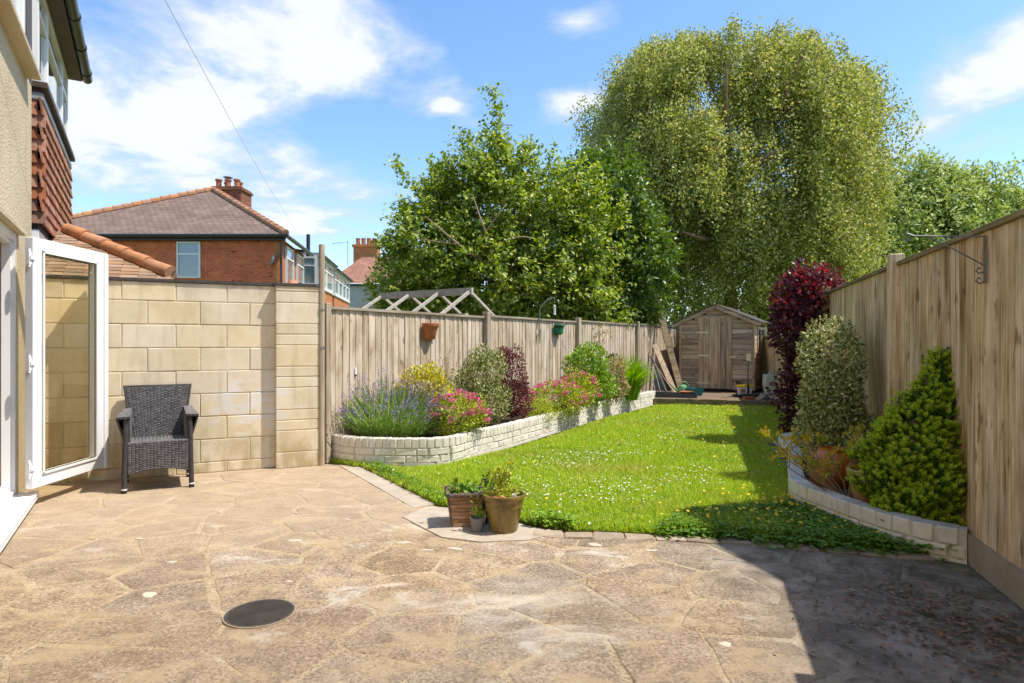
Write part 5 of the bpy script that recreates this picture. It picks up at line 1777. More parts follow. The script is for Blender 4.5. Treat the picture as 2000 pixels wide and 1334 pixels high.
# ================================================================== GREENHOUSE FRAME
gh = thing('greenhouse_frame', 'bare grey pitched greenhouse frame showing above the left fence', 'greenhouse', (-1.3, 10.4, 0))
gd, gf = Vector((.845, -.535, 0)), Vector((.5354, .8446, 0))
gc = Vector((-1.44, 10.28, 0))
GZ, GH = 2.09, 1.74
L = .98
MB().beam(gc - gd * L + Vector((0, 0, GZ)), gc + gd * L + Vector((0, 0, GZ)), .05, .11).build('ridge_beam', MT['greyframe'], gh)
for k in range(4):
    c0_ = gc + gd * (-L + .05 + k * (2 * L - .1) / 3)
    for sgn in (-1, 1):
        MB().beam(c0_ + Vector((0, 0, GZ)), c0_ + gf * sgn * .75 + Vector((0, 0, GH - .06)), .045, .04).build('rafter', MT['greyframe'], gh)
        MB().beam(c0_ + gf * sgn * .72 + Vector((0, 0, GH - .05)), c0_ + gf * sgn * .72, .05, .05).build('post', MT['greyframe'], gh)
for sgn in (-1, 1):
    MB().beam(gc - gd * L + gf * sgn * .75 + Vector((0, 0, GH - .07)), gc + gd * (L + .45) + gf * sgn * .75 * (1 if sgn > 0 else 1) + Vector((0, 0, GH - .07)), .07, .07).build('eave_beam', MT['greyframe'], gh)

# overhead line
wr = MB()
a, b = Vector((-3.0, 2.5, 6.2)), Vector((-9.9, 30.2, 6.35))
a = Vector((-2.9, 5.2, 4.15))
a0 = Vector((-1.2, -1.6, 3.62))
pA, pB = Vector((-3.3088, 6.0, 4.55)), Vector((-9.36, 28.6, 5.95))
pts = []
dv = pB - pA
for k in range(-4, 25):
    t = k / 24
    q = pA + dv * t
    q.z -= 0.9 * (0.25 - (t - .5) ** 2) if 0 <= t <= 1 else 0
    pts.append(q)
ow = wr.tube(pts, .0026, 5).build('overhead_cable', MT['steel'], None)
tag(ow, 'thin overhead cable slanting across the sky to the far houses', 'cable')

# ================================================================== SHED
SH = frame_m((4.09, 15.3, 0.0), (1.455, -.85))
shed = thing('garden_shed', 'weathered wooden garden shed with planked door at the end of the lawn', 'shed', (4.8, 15, .15))
SW, SD, SE, SA, SB = 1.685, 1.95, 1.76, 2.13, .2
MB().bx((.02, .02, SB), (SW - .02, SD - .02, SE)).build('shed_core', MT['roomdark'], shed, SH)
MB().add([(.02, .02, SE), (SW - .02, .02, SE), (SW / 2, .02, SA - .03), (.02, SD - .02, SE), (SW - .02, SD - .02, SE), (SW / 2, SD - .02, SA - .03)], [(0, 1, 2), (3, 5, 4), (0, 2, 5, 3), (1, 4, 5, 2)]).build('gable_core', MT['roomdark'], shed, SH)
MB().bx((-.03, -.04, .1), (SW + .03, SD, SB)).build('bearer', MT['hole'], shed, SH)
dx0, dx1 = .43, 1.21
bh_ = .118
z = SB
row = 0
while z < SA - .05:
    zt_ = min(z + bh_, SA)
    xs = []
    half = SW / 2 if z < SE else max(.06, SW / 2 * (SA - z - bh_ * .5) / (SA - SE))
    xl, xr = SW / 2 - half, SW / 2 + half
    spans = [(xl, dx0 - .004), (dx1 + .004, xr)] if z < 1.68 else [(xl, xr)]
    for (a, b) in spans:
        w_ = b - a
        inst('board', bbox_mesh('shedboard', (round(w_, 3), .016, bh_ - .006), .003, MT['shed'], .002, row % 3), shed, SH @ T((a + b) / 2, -.002 + random.uniform(-.002, .002), z + bh_ / 2) @ Matrix.Rotation(R(3), 4, 'X'))
    if z < SE:
        inst('board', bbox_mesh('shedboard', (round(SD, 3), .016, bh_ - .006), .003, MT['shed'], .002, row % 3 + 3), shed, SH @ T(SW + .004, SD / 2, z + bh_ / 2) @ RZ(math.pi / 2)) if not (1.05 < z < 1.65) else [
            inst('board', bbox_mesh('shedboard', (.4, .016, bh_ - .006), .003, MT['shed'], .002, row % 3), shed, SH @ T(SW + .004, yy, z + bh_ / 2) @ RZ(math.pi / 2)) for yy in (.2, SD - .2)]
        inst('board', bbox_mesh('shedboard', (round(SD, 3), .016, bh_ - .006), .003, MT['shed'], .002, row % 3), shed, SH @ T(-.004, SD / 2, z + bh_ / 2) @ RZ(math.pi / 2))
    z += bh_
    row += 1
dr = MB().bx((dx0, -.012, SB + .02), (dx1, .0, 1.69)).build('door', MT['hole'], shed, SH)
npk = 6
for k in range(npk):
    a = dx0 + (dx1 - dx0) * k / npk
    inst('plank', bbox_mesh('plank', ((dx1 - dx0) / npk - .006, .018, 1.66), .003, MT['shed_v'], .002, k), dr, SH @ T(a + (dx1 - dx0) / npk / 2, -.018, SB + .02 + .83))
for zz_ in (1.53, .98, .33):
    MB().bx((dx0 - .03, -.036, zz_), (dx0 + .26, -.028, zz_ + .035)).build('strap_hinge', MT['hingemetal'], dr, SH)
MB().bx((dx1 - .05, -.036, .95), (dx1 + .09, -.028, .985)).build('hasp', MT['hingemetal'], dr, SH)
for sgn in (-1, 1):
    MB().beam((SW / 2, -.06, SA + .03), (SW / 2 + sgn * (SW / 2 + .16), -.06, SE - .035), .025, .1, (0, -1, 0) if False else (0, 0, 1)).build('barge_board', MT['shed'], shed, SH)
    rfl = MB().add([(SW / 2, -.09, SA + .07), (SW / 2 + sgn * (SW / 2 + .17), -.09, SE + .0), (SW / 2 + sgn * (SW / 2 + .17), SD + .08, SE + .0), (SW / 2, SD + .08, SA + .07),
                    (SW / 2, -.09, SA + .085), (SW / 2 + sgn * (SW / 2 + .18), -.09, SE + .015), (SW / 2 + sgn * (SW / 2 + .18), SD + .08, SE + .015), (SW / 2, SD + .08, SA + .085)],
                   [(0, 1, 2, 3), (4, 7, 6, 5), (0, 4, 5, 1), (1, 5, 6, 2), (2, 6, 7, 3)])
    rfl.build('roof', MT['coping'], shed, SH)
for x in (0.0, SW):
    MB().bx((x - .025, -.022, SB), (x + .025, .02, SE)).build('corner_post', MT['shed_v'], shed, SH)
wn = MB().bx((SW, .42, 1.04), (SW + .03, .48, 1.68)).bx((SW, 1.47, 1.04), (SW + .03, 1.53, 1.68)).bx((SW, .48, 1.04), (SW + .029, 1.47, 1.1)).bx((SW, .48, 1.62), (SW + .029, 1.47, 1.68)).bx((SW, .95, 1.1), (SW + .028, 1.0, 1.62)).build('window', MT['shed'], shed, SH)
MB().bx((SW + .008, .46, 1.06), (SW + .012, 1.5, 1.66)).build('pane', MT['glass'], wn, SH)

# trodden earth in front of the shed and sleepers holding it
MB().poly([(2.95, 13.0), (5.35, 12.42), (6.3, 12.3), (7.0, 17.0), (4.4, 17.1), (2.2, 13.6)], -.05, .145).build('shed_terrace', MT['deck']).__setitem__('kind', 'structure')
sp1 = tag(MB().beam((2.92, 12.98, .085), (4.28, 12.64, .085), .13, .16).build('sleeper', MT['sleeper'], None, bevel=.012, origin=(2.92, 12.98, .08)), 'old timber sleeper edging the lawn below the watering cans', 'sleeper', 'sleepers edging the lawn')
sp2 = tag(MB().beam((4.30, 12.63, .08), (5.5, 12.30, .08), .13, .15).build('sleeper', MT['sleeper'], None, bevel=.012, origin=(4.3, 12.63, .08)), 'old timber sleeper edging the lawn below the white tub and sacks', 'sleeper', 'sleepers edging the lawn')


def can(name, label, loc, mat, rz, sc=1.0):
    t = thing(name, label, 'watering can', loc)
    M = T(*loc) @ RZ(rz) @ Matrix.Scale(sc, 4)
    MB().lathe([(0, 0), (.095, 0), (.105, .02), (.105, .12), (.085, .18), (.05, .2), (.048, .21), (0, .21)], 20).build('body', mat, t, M, smooth=True)
    MB().tube([(-.09, 0, .05), (-.18, 0, .12), (-.30, 0, .235)], [.028, .02, .014], 8).build('spout', mat, t, M, smooth=True)
    MB().tube([(-.03, 0, .2), (-.01, 0, .27), (.07, 0, .27), (.13, 0, .2), (.105, 0, .08)], .013, 8).build('handle', mat, t, M, smooth=True)
    return t


can('watering_can', 'pale green watering can by the shed with its spout to the left', (3.82, 14.1, .145), MT['greencan'], .2, 1.05)
tc_ = thing('teal_trug', 'dark teal plastic trug against the shed corner beside the green watering can', 'trug', (3.98, 13.75, .145))
TT = T(3.98, 13.75, .145) @ RZ(.4)
MB().add(sq(.11, 0) + sq(.15, .16), [(0, 1, 5, 4), (1, 2, 6, 5), (2, 3, 7, 6), (3, 0, 4, 7), (3, 2, 1, 0)]).build('tub', MT['tealcan'], tc_, TT, bevel=0)
for sx in (-1, 1):
    MB().tube([(sx * .148, -.05, .15), (sx * .16, -.045, .215), (sx * .16, .045, .215), (sx * .148, .05, .15)], .011, 6).build('handle', MT['tealcan'], tc_, TT)


def tray(label, loc, rz, mat, d=(.5, .3, .07)):
    t = thing('seed_tray', label, 'tray', loc, 'plastic trays on the shed terrace')
    M = T(*loc) @ RZ(rz)
    x, y, z = d[0] / 2, d[1] / 2, d[2]
    MB().bx((-x, -y, 0), (x, y, .012)).bx((-x, -y, .012), (x, -y + .012, z)).bx((-x, y - .012, .012), (x, y, z)).bx((-x, -y + .012, .012), (-x + .012, y - .012, z)).bx((x - .012, -y + .012, .012), (x, y - .012, z)).build('tray', mat, t, M)
    return t


MT['darkplastic'] = basic('dark grey plastic', [(0.04, 0.042, 0.045), (0.09, 0.095, 0.10)], 6, 0.5, 0.05)
tray('long dark grey tray lying behind the sleeper by the bed wall', (3.22, 13.32, .145), -.25, MT['darkplastic'], (.62, .3, .1))
tray('dark tray holding the terracotta saucer in front of the watering can', (3.66, 13.2, .145), -.2, MT['darkplastic'], (.4, .26, .09))
tray('shallow black tray under the white tub by the shed', (5.06, 13.45, .145), -.2, MT['gasket'], (.62, .42, .035))
tag(MB().lathe([(0, 0), (.10, 0), (.14, .045), (.145, .045), (.10, .012), (0, .012)], 20, (3.66, 13.2, .165 + .07)).build('clay_saucer', MT['terra'], None, smooth=True), 'orange clay saucer lying on the dark tray', 'saucer')
# white tub with yellow lid
tb = thing('white_tub', 'white plastic tub with a yellow rim standing by the shed', 'tub', (4.98, 13.5, .18))
TB = T(4.98, 13.5, .182) @ RZ(-.2)
MB().add(sq(.12, 0) + sq(.145, .20), [(0, 1, 5, 4), (1, 2, 6, 5), (2, 3, 7, 6), (3, 0, 4, 7), (3, 2, 1, 0)]).build('tub', MT['white'], tb, TB)
MB().bx((-.155, -.155, .175), (.155, .155, .215)).build('rim', MT['yellowlid'], tb, TB)
MB().bx((-.09, -.14, .06), (.0, -.136, .13)).build('printed_panel', MT['blue'] if False else MT['terra'], tb, TB)
tag(MB().bx((-.1, -.05, 0), (.02, .05, .05)).bx((-.12, -.03, .05), (-.04, .03, .085)).build('dark_trowel', MT['gasket'], None, T(4.92, 13.5, .398)), 'black hand tool lying on the white tub', 'tool')
# bird table pole
bp = thing('bird_table', 'slender bird feeding pole with cross arms in front of the shed', 'bird table', (4.95, 13.2, .18))
MB().lathe([(0, 0), (.17, 0), (.17, .03), (.03, .05), (0, .05)], 20, (4.95, 13.2, .182)).build('base', MT['gasket'], bp, smooth=True)
MB().tube([(4.95, 13.2, .2), (4.95, 13.2, .92)], .013, 8).build('pole', MT['brownwood'], bp)
MB().tube([(4.95, 13.2, .2), (4.95, 13.2, .42)], .024, 8).build('sleeve', MT['gasket'], bp)
MB().bx((4.91, 13.16, .92), (4.99, 13.24, 1.06)).build('feeder_block', MT['fence'], bp)
MB().tube([(4.80, 13.2, .92), (5.1, 13.2, .92)], .01, 6).tube([(4.78, 13.2, 1.06), (5.12, 13.2, 1.08)], .008, 6).tube([(4.78, 13.2, 1.06), (4.95, 13.2, 1.14), (5.12, 13.2, 1.08)], .006, 6).build('cross_arm', MT['brownwood'], bp)
# sacks
def sack(label, loc, d, seed, rz=0.0):
    t = thing('rubble_sack', label, 'sack', loc, 'sacks beside the shed')
    n = 20
    r = random.Random(seed)
    vs, fs = [], []
    rings = 7
    for i in range(rings):
        z = i / (rings - 1)
        w = 1 - .12 * math.sin(z * 6.5) - .08 * z
        for k in range(n):
            a = 6.283 * k / n
            q = 1 + r.uniform(-.07, .07)
            x = math.copysign(abs(math.cos(a)) ** .6, math.cos(a)) * d[0] * w * q
            y = math.copysign(abs(math.sin(a)) ** .6, math.sin(a)) * d[1] * w * q
            vs.append((x, y, z * d[2] * (1 + (r.uniform(-.05, .05) if i == rings - 1 else 0))))
    for i in range(rings - 1):
        for k in range(n):
            fs.append((i * n + k, i * n + (k + 1) % n, (i + 1) * n + (k + 1) % n, (i + 1) * n + k))
    fs.append(tuple(range((rings - 1) * n, rings * n)))
    MB().add(vs, fs).build('sack', MT['sack'], t, T(*loc) @ RZ(rz), smooth=True)
    MB().tube([(-.02, 0, d[2] - .02), (-.06, 0, d[2] + .05), (-.01, 0, d[2] + .07)], [.03, .025, .008], 7).build('tied_neck', MT['sack'], t, T(*loc) @ RZ(rz))


sack('pale grey woven rubble sack standing left of the red leaved bush', (5.36, 12.95, .145), (.19, .15, .50), 4, -.2)
for k, (x, y, z0, rz, ry) in enumerate(((5.12, 12.86, .15, .6, 50), (5.03, 12.80, .15, .3, 25))):
    tag(MB().bx((-.12, -.09, 0), (.12, .09, .03)).build('slab_offcut', MT['kerb'], None, T(x, y, z0) @ RZ(rz) @ Matrix.Rotation(-R(ry), 4, 'Y')), ['broken grey slab propped against the rubble sack', 'broken grey slab lying flat beside the propped one'][k], 'slab', 'broken slabs by the sack')
tag(MB().bx((-.11, -.05, 0), (.11, .05, .065)).build('loose_brick', MT['terra'], None, T(4.78, 12.72, .146) @ RZ(.3)), 'loose orange brick lying behind the sleeper', 'brick')
# leaning timber and tools
tag(MB().beam((3.92, 14.55, .145), (3.55, 15.45, 2.32), .14, .05, (0, -1, .4)).build('leaning_plank', MT['sleeper'], None, origin=(3.9, 14.5, .15)), 'long brown plank leaning against the fence left of the shed, taller of two', 'plank', 'planks leaning by the shed')
tag(MB().beam((3.72, 14.35, .145), (3.38, 14.95, 1.25), .12, .04, (0, -1, .4)).build('leaning_plank', MT['shed_v'], None, origin=(3.7, 14.3, .15)), 'short rusty brown plank leaning against the taller plank', 'plank', 'planks leaning by the shed')
tag(MB().tube([(3.50, 14.2, .145), (3.26, 14.75, .98)], .03, 8).build('black_pipe', MT['darkplastic'], None), 'black plastic pipe leaning on the fence by the shed', 'pipe')
tag(MB().tube([(3.62, 13.95, .145), (3.30, 14.55, .80)], .014, 6).build('cane', MT['twig'], None), 'bamboo cane leaning in front of the black pipe', 'cane')
for k, (x, y) in enumerate(((3.28, 13.85), (3.15, 13.75))):
    t = thing('metal_tool_handle', ['shiny steel tool handle with a curved grip, nearer the shed', 'shiny steel tool handle with a curved grip, nearer the bed wall'][k], 'tool', (x, y, .145), 'steel tool handles by the fence')
    MB().tube([(x, y, .15), (x - .06, y + .35, .68), (x - .1, y + .38, .74), (x - .17, y + .36, .74), (x - .2, y + .33, .70)], .0095, 8).build('handle', MT['dullsteel'], t, smooth=True)
    MB().tube([(x - .05, y - .02, .15), (x + .03, y - .02, .26)], .01, 6).build('foot_bar', MT['steel'], t)
bd_ = thing('yellow_board', 'dull yellow panel leaning between the shed and the red bush', 'board', (6.2, 15.3, .15))
MB().bx((-.3, 0, 0), (.3, .02, 1.35)).build('panel', basic('dull yellow paint', [(0.30, 0.23, 0.05), (0.38, 0.3, 0.09)], 3, .7, .1), bd_, T(6.28, 15.2, .145) @ RZ(-.4) @ Matrix.Rotation(R(-8), 4, 'X'))

# ================================================================== RIGHT BED POTS
sp_ = thing('strawberry_pot', 'ginger glazed round pot with dark side holes leaning on the low brick wall', 'planter', (2.56, 5.0, .13))
SPM = T(2.53, 5.02, .115) @ Matrix.Rotation(R(6), 4, 'Y')
MB().lathe([(0, 0), (.10, 0), (.145, .05), (.178, .14), (.172, .22), (.14, .28), (.115, .305), (.12, .325), (.125, .33), (.105, .33), (.1, .29), (0, .28)], 36).build('pot', MT['ginger'], sp_, SPM, smooth=True)
for a, z in ((-2.05, .155), (-2.9, .22), (-1.2, .21), (.4, .16)):
    rr_ = .165 if z < .2 else .172
    Mh = SPM @ Matrix.Rotation(a, 4, 'Z') @ T(rr_, 0, z) @ Matrix.Rotation(R(90 - 12), 4, 'Y')
    MB().lathe([(.034, -.02), (.036, .006), (.031, .012), (.025, .006), (.024, -.015)], 18, close=False).build('pocket_lip', MT['tan'], sp_, Mh, smooth=True)
    MB().lathe([(0, 0), (.026, 0), (.026, .003), (0, .003)], 16).build('pocket_hole', MT['hole'], sp_, Mh)
tp_ = pot('tan_pot', 'tan glazed flowerpot with a thick rim half hidden by the yew', 'planter', [(0, 0), (.10, 0), (.108, .01), (.135, .2), (.15, .205), (.155, .215), (.155, .255), (.148, .26), (.13, .255), (.125, .2), (0, .2)], (2.545, 4.47, .125), MT['tan'])
MB().lathe([(0, .2), (.127, .2), (.127, .215), (0, .215)], 20).build('potting_soil', MT['soil'], tp_, T(2.545, 4.47, .135))

# ================================================================== PLANTS
def shrub(name, label, cat, base, blobs, n, leaf, L, Wd, stems=None, up=.5, shell=.5, lump=.2, mat2=None, frac2=0.0, group=None, top=None):
    t = thing(name, label, cat, base, group)
    n = int(n * 1.7)
    P, D = [], []
    vol = [b[1][0] * b[1][1] * b[1][2] for b in blobs]
    for k, (c, r) in enumerate(blobs):
        m = int(n * vol[k] / sum(vol))
        p, d = blob_points(m, c, r, shell, lump, k + int(abs(base[0] * 10)))
        P.append(p)
        D.append(d)
    P, D = np.concatenate(P), np.concatenate(D)
    k = P[:, 2] > base[2] - .02
    P, D = P[k], D[k]
    ax = unit(D * .8 + rdir(len(P)) * .9 + np.array([0, 0, up]))
    nr = unit(D + rdir(len(P)) * .7 + np.array([0, 0, .5]))
    LL = L * rng.uniform(.65, 1.25, len(P))
    if mat2 is not None:
        if top is not None:
            sel = (P[:, 2] + rng.normal(size=len(P)) * .12 > top) & (rng.random(len(P)) < frac2)
        else:
            sel = rng.random(len(P)) < frac2
        if sel.any():
            quad_leaves('backlit_foliage', P[sel], ax[sel], nr[sel], LL[sel], Wd * LL[sel] / L, mat2, t)
        s2 = ~sel
        quad_leaves('foliage', P[s2], ax[s2], nr[s2], LL[s2], Wd * LL[s2] / L, leaf, t)
    else:
        quad_leaves('foliage', P, ax, nr, LL, Wd * LL / L, leaf, t)
    if stems:
        twigs('stem', t, base, stems[0], stems[1], stems[2], stems[3], MT['bark'], seed=int(base[1] * 7))
    return t


# --- left bed
lv = thing('lavender', 'sprawling lavender with purple spikes at the near end of the bed', 'lavender', (-1.36, 7.0, .25))
n = 2600
a = rng.uniform(0, 6.283, n)
s = rng.random(n) ** .6
ln_ = rng.uniform(.30, .62, n) * (1.05 - .32 * s)
dirs = unit(np.stack([np.cos(a) * s * 1.15, np.sin(a) * s * .75, np.full(n, .85)], 1) + rng.normal(size=(n, 3)) * .08)
base = np.array([-1.34, 7.02, .24]) + np.stack([np.cos(a) * s * .34, np.sin(a) * s * .24, np.zeros(n)], 1)
# leafy mound
mseg = rng.random((n * 4, 1))
idx = np.tile(np.arange(n), 4)
c = base[idx] + dirs[idx] * (mseg ** .8 * ln_[idx].reshape(-1, 1) * .72)
quad_leaves('foliage', c, unit(dirs[idx] + rdir(len(c)) * .45), rdir(len(c)), rng.uniform(.04, .075, len(c)), .008, LF['lavleaf'], lv)
k = rng.random(n) < .25
b2_, d2_, l2_ = base[k], dirs[k], ln_[k]
tipp = b2_ + d2_ * l2_.reshape(-1, 1) * 1.18
quad_leaves('flower_stalks', b2_ + d2_ * (l2_ * .6).reshape(-1, 1), d2_, rdir(len(b2_)), l2_ * .6, .004, LF['lavleaf'], lv)
c = np.repeat(tipp, 7, 0) + np.repeat(d2_, 7, 0) * np.tile(np.linspace(-.02, .055, 7), len(tipp)).reshape(-1, 1)
quad_leaves('flower_spikes', c, unit(np.repeat(d2_, 7, 0) * .5 + rdir(len(c))), rdir(len(c)), .017, .0115, LF['lavflower'], lv)

shrub('golden_euonymus', 'golden yellow leaved bush behind the lavender', 'shrub', (-1.08, 7.55, .25), [((-1.08, 7.58, .66), (.32, .2, .33)), ((-.98, 7.6, .84), (.17, .13, .2)), ((-.86, 7.5, .6), (.2, .16, .26))], 1900, LF['yellow'], .045, .024, (8, .6, .2, .008))
shrub('dry_twig_bush', 'sparse grey leaved twigs between the golden and variegated bushes', 'shrub', (-.86, 7.82, .25), [((-.86, 7.85, .95), (.16, .08, .18))], 130, LF['rose'], .03, .012, (10, .85, .16, .004))
shrub('pink_spirea', 'pink flowering spirea overhanging the wall next to the lavender', 'shrub', (-.62, 7.1, .25), [((-.60, 7.08, .47), (.33, .24, .24))], 1700, LF['spirea'], .04, .019, (12, .35, .3, .004))
shrub('variegated_pittosporum', 'tall rounded grey green variegated bush in the middle of the left bed', 'shrub', (-.40, 8.0, .25), [((-.36, 8.0, .82), (.30, .26, .42)), ((-.62, 7.95, .66), (.26, .2, .32)), ((-.26, 7.95, .52), (.26, .22, .28)), ((-.40, 8.0, 1.08), (.16, .15, .18))], 5200, LF['variegated'], .036, .017, (10, .8, .25, .008))
shrub('purple_berberis', 'deep purple leaved upright bush right of the variegated one', 'shrub', (.0, 8.38, .25), [((-.02, 8.38, .78), (.21, .2, .44)), ((.06, 8.35, .5), (.22, .2, .26)), ((-.12, 8.4, 1.08), (.1, .1, .16))], 2700, LF['purple'], .034, .019, (10, .8, .2, .006))
shrub('low_gold_bush', 'low yellow green ground bush between the purple bush and the far pink spirea', 'shrub', (.36, 8.72, .25), [((.36, 8.72, .36), (.26, .2, .16))], 900, LF['spirea'], .032, .015)
shrub('pink_spirea', 'wide pink flowering spirea in the middle distance of the left bed', 'shrub', (.74, 9.25, .25), [((.66, 9.2, .46), (.42, .28, .24)), ((.98, 9.5, .56), (.32, .26, .28))], 2700, LF['spirea'], .045, .021, (14, .4, .4, .004))
for (cx, cy, cz, rx, ry, rz, m, tname) in ((-.60, 7.08, .47, .35, .26, .26, 95, 0), (.66, 9.2, .46, .44, .3, .26, 85, 1), (.98, 9.5, .56, .33, .27, .29, 60, 1)):
    d = rdir(m * 3, .35)
    d = d[d[:, 2] > -.25][:m]
    d = d[d[:, 1] < .5]
    p = np.array([cx, cy, cz]) + d * np.array([rx, ry, rz]) * rng.uniform(.88, 1.08, (len(d), 1))
    q = np.repeat(p, 34, 0)
    off = rdir(len(q)) * np.array([.04, .04, .015]) * rng.random((len(q), 1)) ** .5
    par = [o for o in COL.objects if o.name.startswith('pink_spirea')][tname]
    quad_leaves('flower_heads', q + off, rdir(len(q), .6), rdir(len(q), 1.5), .018, .015, LF['pink'], par)
shrub('green_laurel', 'bright green glossy bush by the far post of the left fence', 'shrub', (1.24, 10.25, .25), [((1.22, 10.25, .88), (.36, .28, .37)), ((1.36, 10.2, .6), (.32, .26, .3))], 2300, LF['shrub'], .06, .03, (10, .7, .25, .008))
shrub('pale_rose_bush', 'thin pale pinkish leaved bush beside the green laurel', 'shrub', (1.78, 10.75, .25), [((1.76, 10.75, .62), (.24, .2, .36)), ((1.86, 10.95, .9), (.16, .12, .16))], 650, LF['rose'], .06, .026, (14, .8, .25, .006))
rs = thing('tall_stem_rose', 'single tall bare stem topped with a tuft of coppery leaves by the fence', 'plant', (1.56, 11.1, .25))
MB().tube([(1.56, 11.1, .22), (1.57, 11.12, .9), (1.54, 11.1, 1.45), (1.56, 11.1, 1.6)], [.011, .009, .007, .005], 6).build('stem', MT['twig'], rs)
c = np.array([1.56, 11.1, 1.48]) + rng.normal(size=(70, 3)) * np.array([.10, .06, .09])
quad_leaves('foliage', c, rdir(len(c), .4), rdir(len(c), .8), .06, .028, LF['rose'], rs)


def straps(name, label, base, n, h, spread, w, mat, seed=2):
    t = thing(name, label, 'plant', base)
    r = np.random.default_rng(seed)
    V, F = [], []
    for k in range(n):
        a = r.uniform(0, 6.283)
        s = spread * r.uniform(.15, 1)
        H = h * r.uniform(.6, 1)
        sd = np.array([-math.sin(a), math.cos(a), 0]) * w / 2
        b0 = np.array(base) + np.array([math.cos(a), math.sin(a), 0]) * r.uniform(0, .12)
        off = len(V)
        for q in range(6):
            tt = q / 5
            pz_ = H * (tt - .38 * s / spread * tt ** 3)
            p = b0 + np.array([math.cos(a), math.sin(a), 0]) * s * tt ** 1.8 + np.array([0, 0, pz_])
            ww = 1 - tt ** 2.5 * .95
            V += [p - sd * ww, p + sd * ww]
        for q in range(5):
            i = off + q * 2
            F += [(i, i + 1, i + 3), (i, i + 3, i + 2)]
    inst('leaves', np_mesh('leaves', np.array(V), np.array(F), [mat]), t, Matrix.Identity(4))
    return t


straps('crocosmia', 'clump of upright green strap leaves at the far end of the left bed', (2.2, 11.65, .24), 460, 1.0, .62, .024, LF['strap'])
straps('crocosmia', 'smaller shaded clump of strap leaves against the fence corner of the left bed', (2.35, 12.2, .24), 200, .9, .5, .024, LF['strap'], 5)
shrub('dark_ivy_clump', 'dark small leaved clump against the far fence board', 'shrub', (2.15, 12.95, .25), [((2.0, 12.55, .92), (.16, .1, .16))], 260, LF['dark'], .05, .03, (4, .7, .1, .006))

# --- right side
cot = shrub('smoke_bush', 'tall wine red smoke bush with scarlet tips against the right fence', 'shrub', (3.80, 8.1, .02),
            [((3.72, 8.0, 1.78), (.44, .36, .42)), ((3.88, 8.05, 2.0), (.34, .3, .26)), ((3.58, 7.95, 1.42), (.34, .3, .34)), ((3.84, 8.1, 1.1), (.34, .3, .42)), ((3.66, 7.95, .68), (.34, .3, .38)), ((3.72, 7.9, .3), (.32, .26, .24)), ((3.66, 8.0, 2.2), (.1, .1, .13))],
            5600, LF['smoke'], .058, .046, (10, 1.9, .4, .013), mat2=LF['smoke_backlit'], frac2=.28, top=1.85, shell=.35)
shrub('cream_edged_holly', 'dense cream and green variegated shrub between the smoke bush and the yew', 'shrub', (2.92, 5.75, .13),
      [((2.93, 5.74, 1.12), (.27, .25, .36)), ((2.86, 5.66, .78), (.29, .27, .36)), ((2.92, 5.6, .48), (.33, .26, .32)), ((3.04, 5.85, 1.36), (.13, .13, .15)), ((2.74, 5.62, .45), (.2, .2, .25))], 8200, LF['cream'], .034, .02, (10, 1.1, .25, .012), shell=.6, lump=.12)

# yew: many upright shoots, each a whorl of needles, golden at the tip
yw = thing('golden_yew', 'cone shaped golden tipped yew bush against the right fence', 'yew', (2.62, 4.05, .13))
sh = []
YZ = [.10, .19, .355, .52, .68, .85, .98, 1.11, 1.29]
YW = [.15, .19, .215, .205, .185, .14, .085, .042, .03]
YX = [2.62, 2.62, 2.60, 2.595, 2.595, 2.63, 2.655, 2.70, 2.715]
tries = 0
FN = Vector((-.9578, .2873, 0))
while len(sh) < 2300 and tries < 60000:
    tries += 1
    z = rng.uniform(.10, 1.27)
    hw_ = np.interp(z, YZ, YW)
    if rng.random() > hw_ / .22:
        continue
    cx_ = np.interp(z, YZ, YX)
    a = rng.uniform(0, 2 * math.pi)
    k_ = 1 + .20 * math.sin(3.1 * a + 11 * z) + .16 * math.sin(5 * a - 21 * z)
    rr_ = .45 + .55 * rng.random() ** .5
    xn, yn = math.cos(a) * rr_ * k_, math.sin(a) * rr_ * k_
    p = Vector((cx_ + hw_ * xn, 3.98 - .26 * xn * min(1, hw_ / .2) + .20 * yn * (hw_ / .21), z - .05))
    fs_ = (p - R0).dot(FN)
    if fs_ < .015 or (p.z < .2 and p.y < 3.82 and p.x < 2.45):
        continue
    out = Vector((math.cos(a), math.sin(a) - .3 * math.cos(a), 0)).normalized()
    sh.append((p, out, rr_))
C, Dd, Nn, Ls, tipm = [], [], [], [], []
for (p, out, rr_) in sh:
    ax = Vector((out.x * .95 + rng.normal() * .3, out.y * .95 + rng.normal() * .3, .9)).normalized()
    L_ = rng.uniform(.04, .085)
    s1 = ax.cross(Vector((1, 0, .2))).normalized()
    s2 = ax.cross(s1)
    for q in range(26):
        tt = q / 25
        ang = q * 2.4
        side = s1 * math.cos(ang) + s2 * math.sin(ang)
        C.append(tuple(p + ax * L_ * tt - ax * L_ * .4))
        Dd.append(tuple(side * (1 - .4 * tt) + ax * (.3 + .5 * tt)))
        Nn.append(tuple(ax))
        Ls.append(.028 * (1 - .25 * tt))
        tipm.append(tt > .5 and rr_ > .66)
C, Dd, Nn, Ls, tipm = map(np.array, (C, Dd, Nn, Ls, tipm))
quad_leaves('foliage', C[~tipm], Dd[~tipm], Nn[~tipm], Ls[~tipm], .009, LF['yewin'], yw)
quad_leaves('golden_tips', C[tipm], Dd[tipm], Nn[tipm], Ls[tipm], .009, LF['yewtip'], yw)
MB().tube([(2.62, 4.05, .1), (2.66, 4.1, .7), (2.70, 4.14, 1.2)], [.03, .02, .006], 7).build('stem', MT['bark'], yw)

